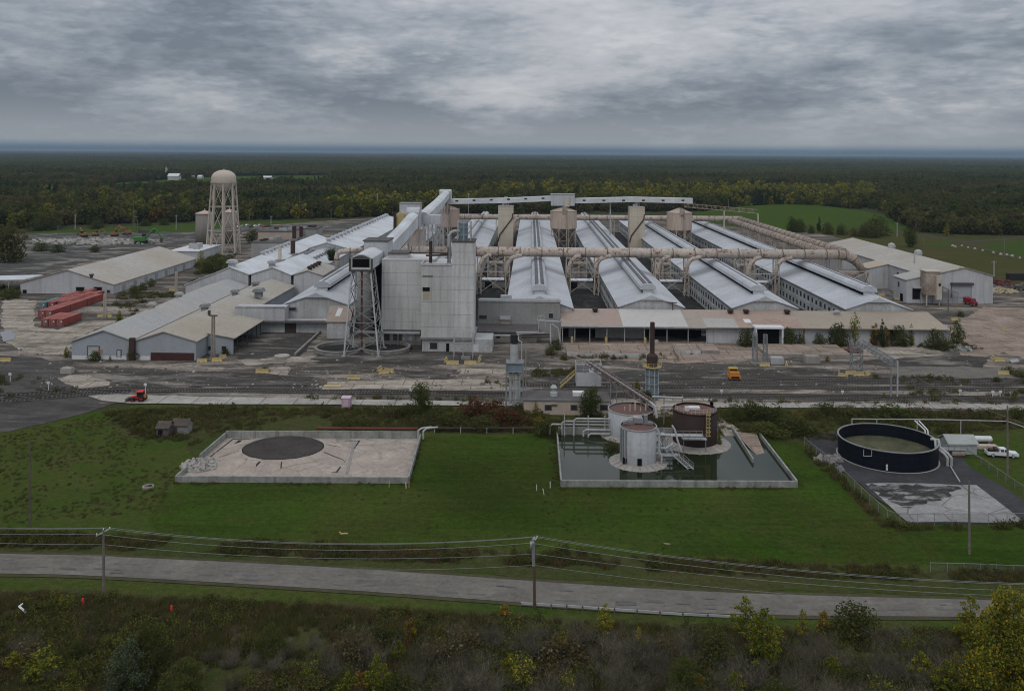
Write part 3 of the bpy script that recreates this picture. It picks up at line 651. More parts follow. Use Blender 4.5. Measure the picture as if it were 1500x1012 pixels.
X = np.concatenate([X1, X2]); Y = np.concatenate([Y1, Y2]); n = len(X)
q = lowf(X, Y, .0022)+.5*rng.normal(size=n); idx = np.select([q < -.8, q < .3, q < .95], [3, 0, 1], 2)
s = np.where(Y < 6500, .75+.5*rng.random(n), 1.0+.35*rng.random(n)); sx = np.where(Y < 6500, s, 4.2*s)
sz = np.where(Y < 6500, s, s*1.0)*(1+.18*lowf(X, Y, .0009))
gn_scatter('forest', np.stack([X, Y, 0*X], 1), np.stack([sx, sx, sz], 1), rots(n, 0), idx, FC, 'far dark forest running out to the horizon')
print('forest far', n)
MAT['court'] = pave('dark_wet_court_asphalt', (.085, .08, .076), (.030, .029, .028), .56, .2, .08, None, .2)
MAT['roof_pale'] = W('pale_cream_roof_sheet', (.50, .48, .45), (.44, .42, .39), .05, .12, .2, (.3, .22, .17), .7, rust=.05)
MAT['roof_mix'] = W('half_rusted_roof_sheet', (.35, .275, .22), (.33, .235, .185), .04, .15, .2, (.22, .12, .08), .75, rust=.25, slope=True)
MAT['roof_tan2'] = W('tan_dusty_roof_sheet', (.35, .30, .235), (.31, .265, .21), .05, .15, .2, (.24, .17, .11), .75, slope=True)
MAT['roof_stain'] = W('ochre_stained_roof_sheet', (.42, .35, .26), (.38, .32, .25), .06, .12, .1, (.25, .18, .1), .75)
MAT['rust_red_dark'] = W('dark_red_plank', (.10, .035, .03), (.06, .03, .028), .4, .3, .3, (.03, .02, .02), .85)
MAT['stain_y'] = W('ochre_stain', (.40, .35, .22), (.38, .35, .27), .3, .2, .2, (.25, .2, .1), .8)
MAT['tan_dark'] = W('dark_tan_hopper', (.30, .245, .205), (.22, .18, .15), .2, .2, .3, (.1, .08, .06), .85)  # darker copy of the tan silo colour, for the hoppers
# ================================================================ buildings
def X_(px, py, Y): return D(px, py, Y).x
def Z_(px, py, Y): return D(px, py, Y).z
def hall(name, label, cat, x0, x1, y0, y1, el, er, xr, zr, wall, roof, group=None, ov=.5, th=.25, base=0.0):
    """gabled hall along Y: walls up to the eaves and gables, two roof slopes with an overhang"""
    t = thing(name, label, cat, ((x0+x1)/2, y0, 0), group=group)
    m = MB()
    m.poly([(x0, y0, base), (x1, y0, base), (x1, y0, er), (xr, y0, zr), (x0, y0, el)]); m.poly([(x0, y1, el), (xr, y1, zr), (x1, y1, er), (x1, y1, base), (x0, y1, base)])
    m.quad((x0, y1, base), (x0, y0, base), (x0, y0, el), (x0, y1, el)); m.quad((x1, y0, base), (x1, y1, base), (x1, y1, er), (x1, y0, er))
    m.build('wall', MAT[wall] if isinstance(wall, str) else wall, t)
    m = MB(); sl, sr = (zr-el)/(xr-x0), (zr-er)/(x1-xr)
    a, b = (x0-ov, el-sl*ov), (x1+ov, er-sr*ov)
    m.prism_y([a, (xr, zr), b, (b[0], b[1]+th), (xr, zr+th), (a[0], a[1]+th)], y0-ov, y1+ov)
    r_ = m.build('roof', MAT[roof], t)
    return t, r_
def face_y(parent, name, px0, py0, px1, py1, Y, mat, dep=.12, frame=None):
    """a panel proud of a wall facing the photographer: opening, door or window"""
    a, b = D(px0, py1, Y), D(px1, py0, Y)
    o = MB().box(a.x, b.x, Y-dep, Y+.05, max(.02, a.z), b.z).build(name, MAT[mat], parent)
    if frame:
        f = MB(); w_ = .18
        f.box(a.x-w_, a.x, Y-dep-.06, Y, max(.02, a.z), b.z+w_); f.box(b.x, b.x+w_, Y-dep-.06, Y, max(.02, a.z), b.z+w_); f.box(a.x, b.x, Y-dep-.06, Y, b.z, b.z+w_)
        f.build('frame', MAT[frame], o)
    return o
def vent(parent, x, y, z, s=1.0, mat='roof_grey', name='roof_vent'):
    m = MB().box(x-.55*s, x+.55*s, y-.55*s, y+.55*s, z-.4, z+.7*s).prism_y([(x-.9*s, z+.7*s), (x+.9*s, z+.7*s), (x+.6*s, z+1.25*s), (x-.6*s, z+1.25*s)], y-.9*s, y+.9*s)
    return m.build(name, MAT[mat], parent)
# ---------------------------------------------------------------- the long potrooms
PY0, PY1, HW, EV, RZ = 298.0, 680.0, 10.75, 8.7, 12.3
POT = {'a': -71.7, 'b': -34.4, 'c': 3.2, 'd': 40.6, 'e': 78.4, 'f': 116.0}
win_me = None
def potroom(xc, y0, label, windows=True, style=0, mon0=8):
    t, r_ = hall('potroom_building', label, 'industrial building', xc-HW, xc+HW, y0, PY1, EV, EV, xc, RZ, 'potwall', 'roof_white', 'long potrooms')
    # front gable panel, ridge monitor with dark throat and slatted top
    m = MB(); ym0, ym1 = y0+mon0, PY1-4
    m.box(xc-1.7, xc+1.7, ym0+1.2, ym1-.6, RZ-.6, RZ+1.15); th = m.build('monitor_throat', MAT['dark'], t)
    m = MB(); prof = [(-2.75, .95), (2.75, .95), (2.55, 2.0), (1.7, 2.75), (.9, 2.95), (-.9, 2.95), (-1.7, 2.75), (-2.55, 2.0)]
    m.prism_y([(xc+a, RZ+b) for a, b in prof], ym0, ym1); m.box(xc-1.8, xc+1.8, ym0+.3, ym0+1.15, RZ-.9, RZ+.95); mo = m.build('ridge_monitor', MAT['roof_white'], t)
    m = MB()
    if style == 0:
        for s in (-1, 1): m.box(xc+s*.95-.62, xc+s*.95+.62, ym0+1.5, ym1-1, RZ+2.7, RZ+3.06)
    else:
        m.box(xc-.3, xc+.3, ym0+1.5, ym1-1, RZ+2.7, RZ+3.05)
    m.build('vent_grille', MAT['grille'], mo)
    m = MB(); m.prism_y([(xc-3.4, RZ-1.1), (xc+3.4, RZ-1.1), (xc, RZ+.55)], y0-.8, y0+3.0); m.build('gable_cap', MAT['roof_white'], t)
    fl = MB().box(xc-HW-.62, xc-HW-.5, y0-.5, PY1, EV-.34, EV-.1).build('gutter', MAT['steel_dark'], t)
    if windows:
        global win_me
        ys = [y0+2.4+4.72*i for i in range(int((PY1-y0-6)/4.72))]; vis = ys
        rest = MB()
        for i, y in enumerate(vis):
            for j, zz in enumerate((1.35, 5.1)):
                if i < 50:
                    if win_me is None:
                        m = MB().box(-.07, .05, -1.0, 1.0, 0, 1.7); w0 = m.build('window', MAT['glass'], None); win_me = w0.data; bpy.data.objects.remove(w0)
                    wn = bpy.data.objects.new('window', win_me); C.objects.link(wn); wn.parent = t
                    wn.location = (xc-HW-t.location.x, y-t.location.y, zz+random.uniform(-.06, .06)); wn.scale = (1, random.choice((.8, .95, 1, 1.05)), random.choice((.85, 1, 1, 1.05)))
                else: rest.box(xc-HW-.07, xc-HW+.05, y-1, y+1, zz, zz+1.7)
        if rest.v: tag(rest.build('window', MAT['glass'], t), kind='stuff')
        m = MB()
        for y in ys[::2]: m.box(xc-HW-.16, xc-HW+.02, y+2.2, y+2.5, 0, EV-.4)
        m.box(xc-HW-.12, xc-HW+.02, y0, PY1, 4.0, 4.25)
        m.build('wall_ribs', MAT['potwall'], t)
    return t
MAT['grille'] = W('dark_roof_grating', (.10, .10, .105), (.15, .15, .155), .4, .3, 0, rough=.7, seams=[(1, 2.1, .3, .5)])
MAT['soot_stain'] = W('soot_stained_sheet', (.23, .24, .25), (.30, .31, .33), .2, .25, .2, (.16, .15, .15), .7)
potroom(POT['a'], PY0-2, 'white potroom behind the lattice conveyor tower, leftmost of the long ridged sheds', False, 1)
potroom(POT['b'], PY0+16, 'long white potroom half hidden behind the tall clad tower', False, 1, 30)
potroom(POT['c'], PY0-4, 'long white potroom with twin dark ridge gratings behind the grey parapet block', True, 0)
potroom(POT['d'], PY0, 'long white potroom whose gable meets the pale part of the loading canopy roof', True, 0)
potroom(POT['e'], PY0, 'long white potroom between the pale-gabled one and the one by the twin ducts', True, 1)
potroom(POT['f'], PY0, 'rightmost long white potroom with rows of dark windows, beside the twin ducts', True, 1)
for ki, (a, b) in enumerate((('a', 'b'), ('b', 'c'), ('c', 'd'), ('d', 'e'), ('e', 'f'))):
    struct(MB().quad((POT[a]+HW, 299, .30), (POT[b]-HW, 299, .30), (POT[b]-HW, 676, .30), (POT[a]+HW, 676, .30)).build('courtyard', MAT['court']))
# low passages crossing the courts between the potrooms, with scrubber gear behind
GAPS = {'b-c': (POT['b']+HW+.6, POT['c']-HW-.6), 'c-d': (POT['c']+HW+.6, POT['d']-HW-.6), 'd-e': (POT['d']+HW+.6, POT['e']-HW-.6), 'e-f': (POT['e']+HW+.6, POT['f']-HW-.6)}
gl = {'b-c': 'low white passage in the court beside the tall clad tower', 'c-d': 'low white passage across the court left of the pale-gabled potroom',
      'd-e': 'low white passage across the court right of the pale-gabled potroom', 'e-f': 'low white passage in the court before the rightmost potroom'}
for kk, (gx0, gx1) in GAPS.items():
    t = thing('passage_shed', gl[kk], 'passage', ((gx0+gx1)/2, 392, 0), group='low passages between the potrooms')
    MB().box(gx0, gx1, 392, 397, 0, 3.6).build('wall', MAT['clad_grey'], t)
    MB().prism_x([(391.5, 3.62), (397.6, 3.62), (397.6, 3.95), (394.5, 4.5), (391.5, 3.95)], gx0, gx1).build('roof', MAT['roof_bright'], t)
    MB().box(gx0+3, gx0+6.2, 391.9, 392.1, .02, 3.0).build('opening', MAT['dark'], t)
# ---------------------------------------------------------------- the left halls
Yw = G(150, 527).y; w1 = dict(x0=X_(105, 500, Yw), x1=X_(196, 498, Yw), xr=X_(152, 484, Yw), el=Z_(105, 500, Yw), er=Z_(196, 499, Yw), zr=Z_(152, 484, Yw))
Ye1 = G(335, 409, w1['zr']).y
t, r_ = hall('storage_hall', 'pale gabled hall with a roller door and orange sign, nearest the yard corner', 'industrial building', w1['x0'], w1['x1']-.3, Yw, Ye1, w1['el'], w1['er'], w1['xr'], w1['zr'], 'clad_blue', 'roof_grey', 'front gabled halls')
face_y(t, 'base_strip', 106, 521.5, 194, 527.6, Yw, 'white', .08)
face_y(t, 'roller_door', 129, 507.5, 145, 521, Yw, 'steel_pale', .14, 'steel_dark'); face_y(t, 'door', 172, 513, 177, 523, Yw, 'clad', .14, 'steel_dark'); face_y(t, 'sign', 145.5, 512, 150, 517.5, Yw, 'orange', .1)
for a, b in ((222, 451.5), (262, 436)):
    p = G(a, b, w1['zr']-1.0); vent(t, p.x, p.y, w1['zr']-1.0, 1.5)
Yw2 = Yw; w2 = dict(x0=X_(197, 499, Yw), x1=X_(287, 500, Yw), xr=X_(240, 486, Yw), el=Z_(197, 499, Yw), er=Z_(287, 500, Yw), zr=Z_(240, 486, Yw))
t, r_ = hall('storage_hall', 'pale gabled hall with a wide dark red opening along its foot', 'industrial building', w2['x0']+.3, w2['x1'], Yw, Ye1+2, w2['el'], w2['er'], w2['xr'], w2['zr'], 'clad_blue', 'roof_tan', 'front gabled halls')
face_y(t, 'wide_opening', 221, 517, 284.5, 528, Yw, 'rust_red_dark' if 'rust_red_dark' in MAT else 'rusty', .1); face_y(t, 'base_strip', 199, 521.5, 220, 527.8, Yw, 'white', .08)
for a, b, s in ((300, 452, 1.7), (344, 430, 1.6), (374, 418, 1.6), (379, 431, 2.2)):
    p = G(a, b, w2['zr']); vent(t, p.x, p.y, w2['zr']-.6, s, 'steel')
MB().box(w1['x1']-.75, w1['x1']+.55, Yw, Ye1, w1['er']-.3, w1['er']+.22).build('valley_gutter', MAT['tar'], t)
MB().box(w1['x1']-.9, w1['x1']+.6, Yw-1.2, Yw-.2, 0, 6.5).build('downpipe_casing', MAT['rusty'], t)
# lean-to shed with an open dark side
xs0, xs1 = w2['x1']+.2, X_(342, 500, 260); t = thing('lean_to_shed', 'tan-roofed lean-to with an open dark side and two small windows', 'shed', ((xs0+xs1)/2, 260, 0))
MB().prism_y([(xs0, 6.2), (xs1+.6, 4.7), (xs1+.6, 4.95), (xs0, 6.45)], 259.4, 288).build('roof', MAT['roof_tan'], t)
MB().poly([(xs0, 260, 0), (xs1, 260, 0), (xs1, 260, 4.7), (xs0, 260, 6.1)]).quad((xs0, 287.5, 0), (xs0, 287.5, 6.1), (xs1, 287.5, 4.7), (xs1, 287.5, 0)).build('wall', MAT['clad_blue'], t)
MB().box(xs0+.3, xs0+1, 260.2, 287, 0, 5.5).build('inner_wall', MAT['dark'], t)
for i in range(6): MB().bar((xs1-.15, 264+4.6*i, 0), (xs1-.15, 264+4.6*i, 4.6), .22).build('post', MAT['steel_dark'], t)
for a in (305, 325): face_y(t, 'window', a, 507, a+6.5, 513, 260, 'glass', .1, 'frame')
# second row of gables
Yg = Ye1+3; A_ = [(262, 418, 336.7, 391.5, 365.6, 402), (365.6, 402, 399, 392, 427.4, 403), (427.4, 403, 450, 397, 473.5, 404)]
lbl = ['white gabled hall behind the corner hall, long roof past the thin stacks', 'white gabled hall in the middle of the second row, two stacks rising from its roof', 'smaller cream-roofed gabled hall with four rusty vents, beside the lattice tower']
ends = [503, 405, 384]
for i, (a, b, c_, d_, e, f_) in enumerate(A_):
    x0, x1, xr = X_(a, b, Yg), X_(e, f_, Yg), X_(c_, d_, Yg); el, er, zr = Z_(a, b, Yg), Z_(e, f_, Yg), Z_(c_, d_, Yg)
    if i == 0: x0, el = X_(270, 417, Yg), Z_(270, 417, Yg)
    t, r_ = hall('process_hall', lbl[i], 'industrial building', x0+.55, x1-.55, Yg+i*.4, ends[i], el, er, xr, zr, 'clad', ['roof_bright', 'roof_bright', 'roof_tan'][i], 'second row of gabled halls', ov=.5)
    if i == 2:
        for q in range(4): vent(t, xr+.2, Yg+3.5+q*5.0, zr, 1.25, 'rusty')
    if i == 0:
        for q in range(9): vent(t, xr+.2, Yg+44+q*6, zr, 1.3, 'roof_white')
        vent(t, xr, Yg+2.5, zr, 2.2, 'roof_white')
    if i == 1: vent(t, xr-1, Yg+3, zr, 2.0, 'steel_pale')
    HG = (x0, x1, xr, zr)
    if i == 1: BX = xr; BZ = zr; Bx0, Bx1, Bel = x0, x1, el
# low vented roof behind the middle gable, then the long hall with a row of ridge vents
t, r_ = hall('process_hall', 'low flat-pitched white hall with rows of small square vents', 'industrial building', Bx0+1, Bx1+4, 405.8, 452, 8.6, 8.6, BX, 10.6, 'clad', 'roof_white', 'second row of gabled halls')
for q in range(7):
    for s in (-5, 4.5): vent(t, BX+s, 411+q*5.6, 9.3 if s < 0 else 9.6, 1.15, 'steel')
t, r_ = hall('casting_hall', 'very long white hall with a row of box vents along its ridge', 'industrial building', BX-13, BX+14, 453.5, 648, 9.2, 9.6, BX, 13.2, 'clad', 'roof_bright')
v0 = vent(t, BX, 458, 13.2, 1.7, 'roof_white', 'ridge_vent')
for q in range(1, 20): dup(v0, loc=(0, q*9.6, 0), parent=t)
# rear cluster: tan block, brownish blocks
for x0, y0, x1, yb, Y, dp, m, lb in ((378, 340, 428, 351, 560, 26, 'beige', 'low beige flat-roofed block behind the white halls with rusty patches'), (368, 356, 412, 362, 470, 14, 'clad_grey', 'low grey-brown lean block beside the white hall roofs'), (430, 336, 462, 347, 585, 20, 'clad_grey', 'low grey block behind the two dark stacks')):
    a, b = D(x0, yb, Y), D(x1, y0, Y); t = thing('flat_block', lb, 'building', ((a.x+b.x)/2, Y, 0))
    MB().box(a.x, b.x, Y, Y+dp, 0, b.z).build('wall', MAT[m], t); MB().box(a.x-.3, b.x+.3, Y-.3, Y+dp+.3, b.z, b.z+.5).build('roof', MAT['tar'], t)
    for i in range(5):
        u = random.uniform(a.x+3, b.x-3); MB().box(u-1.2, u+1.2, Y+4+3*i, Y+6+3*i, b.z+.5, b.z+random.uniform(1.2, 2.2)).build('roof_unit', MAT[random.choice(['steel', 'rusty', 'steel_pale'])], t)
for px, py, y_t, Y, r1, m, lb in ((410, 380, 361, 390, .75, 'cream', 'thin cream stack on the middle white roof'), (429, 371, 354, 425, 1.15, 'rusty', 'stout dark stack on a plate, nearest of the dark stacks'), (431, 349, 332, 540, 1.25, 'rusty', 'dark round stack, left of the rear pair'), (441, 347, 333, 545, 1.1, 'rusty', 'dark round stack, right of the rear pair')):
    a = D(px, py, Y); z1 = Z_(px, y_t, Y); t = thing('stack', lb, 'chimney', (a.x, Y, 6), group='stacks on the left roofs')
    MB().lathe([(r1, 0), (r1, z1-a.z+4), (r1*1.12, z1-a.z+4), (r1*1.12, z1-a.z+4.4), (r1*.8, z1-a.z+4.4)], (a.x, Y, a.z-4), 12).build('pipe', MAT[m], t)
    MB().box(a.x-1.9, a.x+1.9, Y-1.9, Y+1.9, a.z-4.2, a.z-.1).build('plinth', MAT['steel'], t)
# ---------------------------------------------------------------- left warehouse with containers in front
Y0 = 366.0; t, r_ = hall('warehouse', 'large low grey warehouse with two dark doors behind the red containers', 'warehouse', X_(30, 414, Y0), X_(166, 417, Y0), Y0, 457, Z_(30, 414, Y0), Z_(166, 417, Y0), X_(99, 395.5, Y0), Z_(99, 395.5, Y0), 'clad', 'roof_tan')
for a, b, c_, d_ in ((112, 421, 123, 431.5), (138, 421, 149, 431.5)): face_y(t, 'door', a, b, c_, d_, Y0, 'dark', .14, 'steel_dark')
face_y(t, 'door', 34, 425, 38.5, 433, Y0, 'dark', .12, 'steel_dark'); face_y(t, 'window', 157, 425, 161, 429, Y0, 'glass', .1, 'frame')
face_y(t, 'base_strip', 31, 430, 111, 436, Y0, 'white', .07); face_y(t, 'sign', 124.5, 423.5, 127.5, 428, Y0, 'orange', .1); face_y(t, 'sign', 128.5, 424, 132, 425.6, Y0, 'orange', .1)
for a, b in ((134, 402), (133, 403)): pass
p = G(134, 403, 9); vent(t, p.x, p.y, 8.3, .9, 'steel_dark')
m = MB()
for i in range(7): m.box(X_(166, 417, Y0)-.02, X_(166, 417, Y0)+.09, Y0+8+11*i, Y0+11+11*i, .3, 2.8)
m.build('side_panel', MAT['clad_grey'], t)
t = thing('open_shed', 'low white open-sided shed against the warehouse left end', 'shed', (X_(10, 410, 375), 372, 0))
MB().prism_y([(X_(30, 414, 366)-46, 3.6), (X_(30, 414, 366)-.6, 5.0), (X_(30, 414, 366)-.6, 5.3), (X_(30, 414, 366)-46, 3.9)], 370, 384).build('roof', MAT['roof_bright'], t)
for q in range(8):
    for yy in (370.4, 383.5): MB().bar((X_(30, 414, 366)-1.5-6.2*q, yy, 0), (X_(30, 414, 366)-1.5-6.2*q, yy, 4.85-.19*q), .2).build('post', MAT['steel_pale'], t)
# bright flat roof behind the warehouse
t = thing('flat_block', 'bright white flat-roofed shed with rooftop plant, behind the warehouse ridge', 'building', (X_(275, 360, 480), 478, 0))
a, b = X_(248, 356, 478), X_(291, 356, 478); MB().box(a, b, 478, 512, 0, 5.2).build('wall', MAT['clad'], t); MB().box(a-.5, b+.5, 477.5, 512.5, 5.2, 5.6).build('roof', MAT['white'], t)
for u, v_ in ((.45, 492), (.62, 495), (.7, 488)): MB().box(a+(b-a)*u-1.5, a+(b-a)*u+1.5, v_-1.5, v_+1.5, 5.6, 8.2).build('roof_unit', MAT['steel_pale'], t)
# ---------------------------------------------------------------- tall clad blocks
Yb2, Yb1 = 266.0, 274.0
xa, xb, xc_, xd = X_(617, 440, Yb2), X_(694, 440, Yb2), X_(661.5, 440, Yb2), X_(559, 440, Yb1)
zt, zs, zb = Z_(650, 389, Yb2), Z_(680, 355, Yb2), Z_(650, 494, Yb2)
t = thing('process_tower', 'tallest pale clad tower with a stair shaft rising at its right corner', 'industrial building', ((xa+xb)/2, Yb2, 0))
MB().box(xa, xc_, Yb2, Yb2+17, zb, zt).build('cladding', MAT['clad_tall'], t)
MB().box(xc_+.003, xb, Yb2-.25, Yb2+9, zb, zs).build('stair_shaft', MAT['clad_tall'], t)
MB().box(xa-.25, xb+.25, Yb2-.5, Yb2+17.3, zb-.55, zb-.003).build('base_beam', MAT['steel'], t)
m = MB(); m.box(xa-.2, xc_-.05, Yb2-.2, Yb2+.15, zt, zt+.7); m.box(xa-.2, xa+.15, Yb2+.15, Yb2+17, zt, zt+.7); m.build('parapet', MAT['clad'], t)
MB().box(xc_-.1, xb+.2, Yb2-.45, Yb2+9.2, zs, zs+.35).build('shaft_cap', MAT['steel_dark'], t)
face_y(t, 'opening', 619, 421, 629.5, 426.5, Yb2, 'dark', .1); face_y(t, 'rust_stain_panel', 619.5, 427, 629, 439.5, Yb2, 'stain_y' if 'stain_y' in MAT else 'cream', .04)
face_y(t, 'louvre', 619, 404, 634, 405.2, Yb2, 'steel_dark', .1)
xe = X_(721, 505, Yb2); m = MB(); m.box(xa+.3, xe, Yb2+.4, Yb2+10, 0, zb-.6); lw = m.build('lower_storey', MAT['potwall'], t)
face_y(t, 'window', 630, 502, 640.5, 511, Yb2+.4, 'glass', .1, 'frame'); face_y(t, 'door', 653.5, 503, 658, 517, Yb2+.4, 'dark', .12); face_y(t, 'panel', 692, 505, 701, 515.5, Yb2+.4, 'white', .1)
m = MB()          # lantern of bluish steel and glass on the shaft, and pipes
lx0, lx1 = X_(669.5, 350, Yb2), X_(688.5, 350, Yb2); lz = Z_(680, 326, Yb2)
for a in (lx0, (lx0+lx1)/2, lx1):
    for yy in (Yb2+1.2, Yb2+5.8): m.bar((a, yy, zs+.3), (a, yy, lz), .22)
for zz in (zs+2.2, zs+4.4, lz): 
    for yy in (Yb2+1.2, Yb2+5.8): m.bar((lx0, yy, zz), (lx1, yy, zz), .16)
    for a in (lx0, lx1): m.bar((a, Yb2+1.2, zz), (a, Yb2+5.8, zz), .16)
m.build('lantern_frame', MAT['steel_pale'], t)
MAT['blue_steel'] = W('bluish_vessel_paint', (.20, .27, .31), (.16, .20, .23), .3, .2, .2, (.12, .12, .12), .5)
m = MB(); m.cyl(((lx0+lx1)/2-.3, Yb2+3.5, zs+.35), ((lx0+lx1)/2-.3, Yb2+3.5, lz-.3), 1.35, n=16); m.build('vessel', MAT['blue_steel'], t)
m = MB(); m.tube([(xc_-1.1, Yb2+3, zt+.1), (xc_-1.1, Yb2+3, zs+1.6), (xc_-.5, Yb2+3, zs+2.6), (xc_+.4, Yb2+3, zs+3.0), (lx0+1, Yb2+3, zs+3.0)], .55, 10); m.build('vent_pipe', MAT['steel_pale'], t)
m = MB(); m.cyl((xa+2.2, Yb2+5, zt), (xa+2.2, Yb2+5, zt+6.8), .5, n=10); m.build('stub_stack', MAT['rusty'], t)
m = MB(); m.bar((xc_-1.4, Yb2+2, zt), (xc_-1.4, Yb2+2, zt+5.5), .25); m.bar((xa+1, Yb2+3, zt+2.6), (xc_-1.2, Yb2+3, zt+2.8), .5); m.bar((xa-6, Yb2+10, zt+2.5), (xc_-1.2, Yb2+10, zt+2.5), .4)
m.build('pipe_rack', MAT['rusty'], t)
t = thing('process_tower', 'broad grey clad block just left of the tallest tower, under the conveyor house', 'industrial building', ((xd+xa)/2, Yb1, 0))
zt1, zb1 = Z_(585, 380, Yb1), Z_(585, 483, Yb1); x1e = X_(645, 440, Yb1+17)
MB().box(xd, x1e, Yb1, Yb1+17, zb1, zt1).build('cladding', MAT['clad_tall'], t)
MB().box(xd-.3, xa-.4, Yb1-.5, Yb1+17.2, zb1-.6, zb1-.003).build('base_beam', MAT['steel_dark'], t)
m = MB().box(xd+2, X_(596, 372, Yb1), Yb1+1.5, Yb1+9, zt1, zt1+1.5); m.build('roof_house', MAT['clad'], t); MB().box(xd+1.7, X_(596, 372, Yb1)+.3, Yb1+1.2, Yb1+9.3, zt1+1.5, zt1+1.9).build('roof_house_cap', MAT['tar'], t)
m = MB(); m.box(xd+.6, xa-1.0, Yb1+1, Yb1+12, 0, zb1-.65); m.build('lower_storey', MAT['conc'], t)
for a, b, mm in ((563, 572, 'rusty'), (576, 589, 'steel_dark'), (590, 604, 'clad_blue')): face_y(t, 'panel', a, 489, b, 498.5, Yb1+1, mm, .1)
m = MB()
for i in range(6): m.bar((xd-2+i*2.4, Yb1-.2, 0), (xd-2+i*2.4, Yb1-.2, zb1-.6), .3)
m.build('posts', MAT['steel'], t); MB().box(X_(520, 487, 270), X_(617, 487, 270)-.4, 270.2, 271, Z_(570, 489, 270), Z_(570, 486, 270)).build('walkway', MAT['steel_pale'], t)
# round silo and a black panel painting the shade between it and the block
c = D(541, 440, 290); t = thing('round_silo', 'smooth grey round silo squeezed between the lattice tower and clad block', 'silo', (c.x, 290, 0))
MB().lathe([(3.6, 0), (3.6, 25), (0.3, 27)], (c.x-.6, 290, 0), 28).build('shell', MAT['clad_grey'], t, smooth=True)
MB().box(c.x+2.2, xd+6, 284, 285, 2.5, 25.5).build('shade_panel', MAT['black'], t)
# ---------------------------------------------------------------- conveyor: open end, lattice tower, transfer house, galleries
Yc = 262.0; gx0, gx1 = X_(512.5, 390, Yc), X_(545, 390, Yc); gz0, gz1 = Z_(528, 395, Yc), Z_(528, 379, Yc)
t = thing('conveyor_gallery', 'arched conveyor hood with a black open mouth on the lattice tower', 'conveyor', ((gx0+gx1)/2, Yc, 0))
arc = [(gx1+(gx0-gx1)*i/8, gz1+1.35*math.sin(math.pi*i/8)) for i in range(9)]
MB().prism_y([(gx0, gz0), (gx1, gz0)]+arc, Yc, 282).build('hood', MAT['roof_bright'], t)
MB().box(gx0+.75, gx1-.75, Yc-.08, Yc+.1, gz0+.7, gz1-.1).build('mouth', MAT['black'], t)
MB().prism_y([(gx0+.4, gz1-.02), (gx1-.4, gz1-.02)]+[(gx1-.4+(gx0-gx1+.8)*i/8, gz1+1.0*math.sin(math.pi*i/8)) for i in range(1, 8)], Yc-.06, Yc+.1).build('mouth_arch', MAT['steel_dark'], t)
m = MB(); m.box(gx0-.25, gx1+.25, Yc-.35, Yc+.4, gz0-.55, gz0-.003); m.box(gx0-.25, gx0+.35, Yc-.3, Yc-.09, gz0, gz1); m.box(gx1-.35, gx1+.25, Yc-.3, Yc-.09, gz0, gz1); m.build('mouth_frame', MAT['steel_dark'], t)
MB().bar((gx0+3.5, Yc+.5, gz0-.6), (gx0+3.5, Yc+.8, 2), .5).build('discharge_pipe', MAT['rust_red'], t)
def lattice(mb, b, tp, levels, w=.2, ww=.12):
    """b, tp: four base and four top corners"""
    b = [Vector(p) for p in b]; tp = [Vector(p) for p in tp]; n = len(b)
    for a, c_ in zip(b, tp): mb.bar(a, c_, w)
    for i in range(levels):
        s0, s1 = i/levels, (i+1)/levels
        for j in range(n):
            k_ = (j+1) % n; p0, p1, q0, q1 = b[j].lerp(tp[j], s0), b[j].lerp(tp[j], s1), b[k_].lerp(tp[k_], s0), b[k_].lerp(tp[k_], s1)
            mb.bar(p1, q1, ww); mb.bar(p0, q1, ww); mb.bar(q0, p1, ww) if n == 4 else None
    return mb
bl, br = G(503.5, 524), G(553.5, 526)
t = thing('lattice_tower', 'splayed pale steel lattice tower holding up the conveyor mouth', 'tower', ((bl.x+br.x)/2, bl.y, 0))
b4 = [(bl.x, bl.y, 0), (br.x, bl.y, 0), (br.x-.3, bl.y+12, 0), (bl.x+.3, bl.y+12, 0)]; t4 = [(gx0+.5, Yc+.5, gz0-.6), (gx1-.5, Yc+.5, gz0-.6), (gx1-.5, Yc+7, gz0-.6), (gx0+.5, Yc+7, gz0-.6)]
m = MB(); [m.bar(a, c_, .42) for a, c_ in zip(b4, t4)]; m.build('legs', MAT['steel_pale'], t)
lattice(MB(), b4, t4, 5, .1, .17).build('bracing', MAT['steel'], t)
for p in b4: MB().box(p[0]-.7, p[0]+.7, p[1]-.7, p[1]+.7, 0, .55).build('footing', MAT['conc'], t)
hx0, hx1 = X_(533, 370, 282), X_(568, 370, 282); hz0, hz1 = Z_(550, 383, 282), Z_(550, 354, 282)
t = thing('transfer_house', 'white box-shaped conveyor transfer house with a dark flat roof', 'conveyor house', ((hx0+hx1)/2, 282, hz0))
MB().box(hx0, hx1, 282.2, 292, hz0, hz1).build('wall', MAT['clad'], t); MB().box(hx0-.4, hx1+.3, 281.9, 292.4, hz1, hz1+.4).build('roof', MAT['tar'], t)
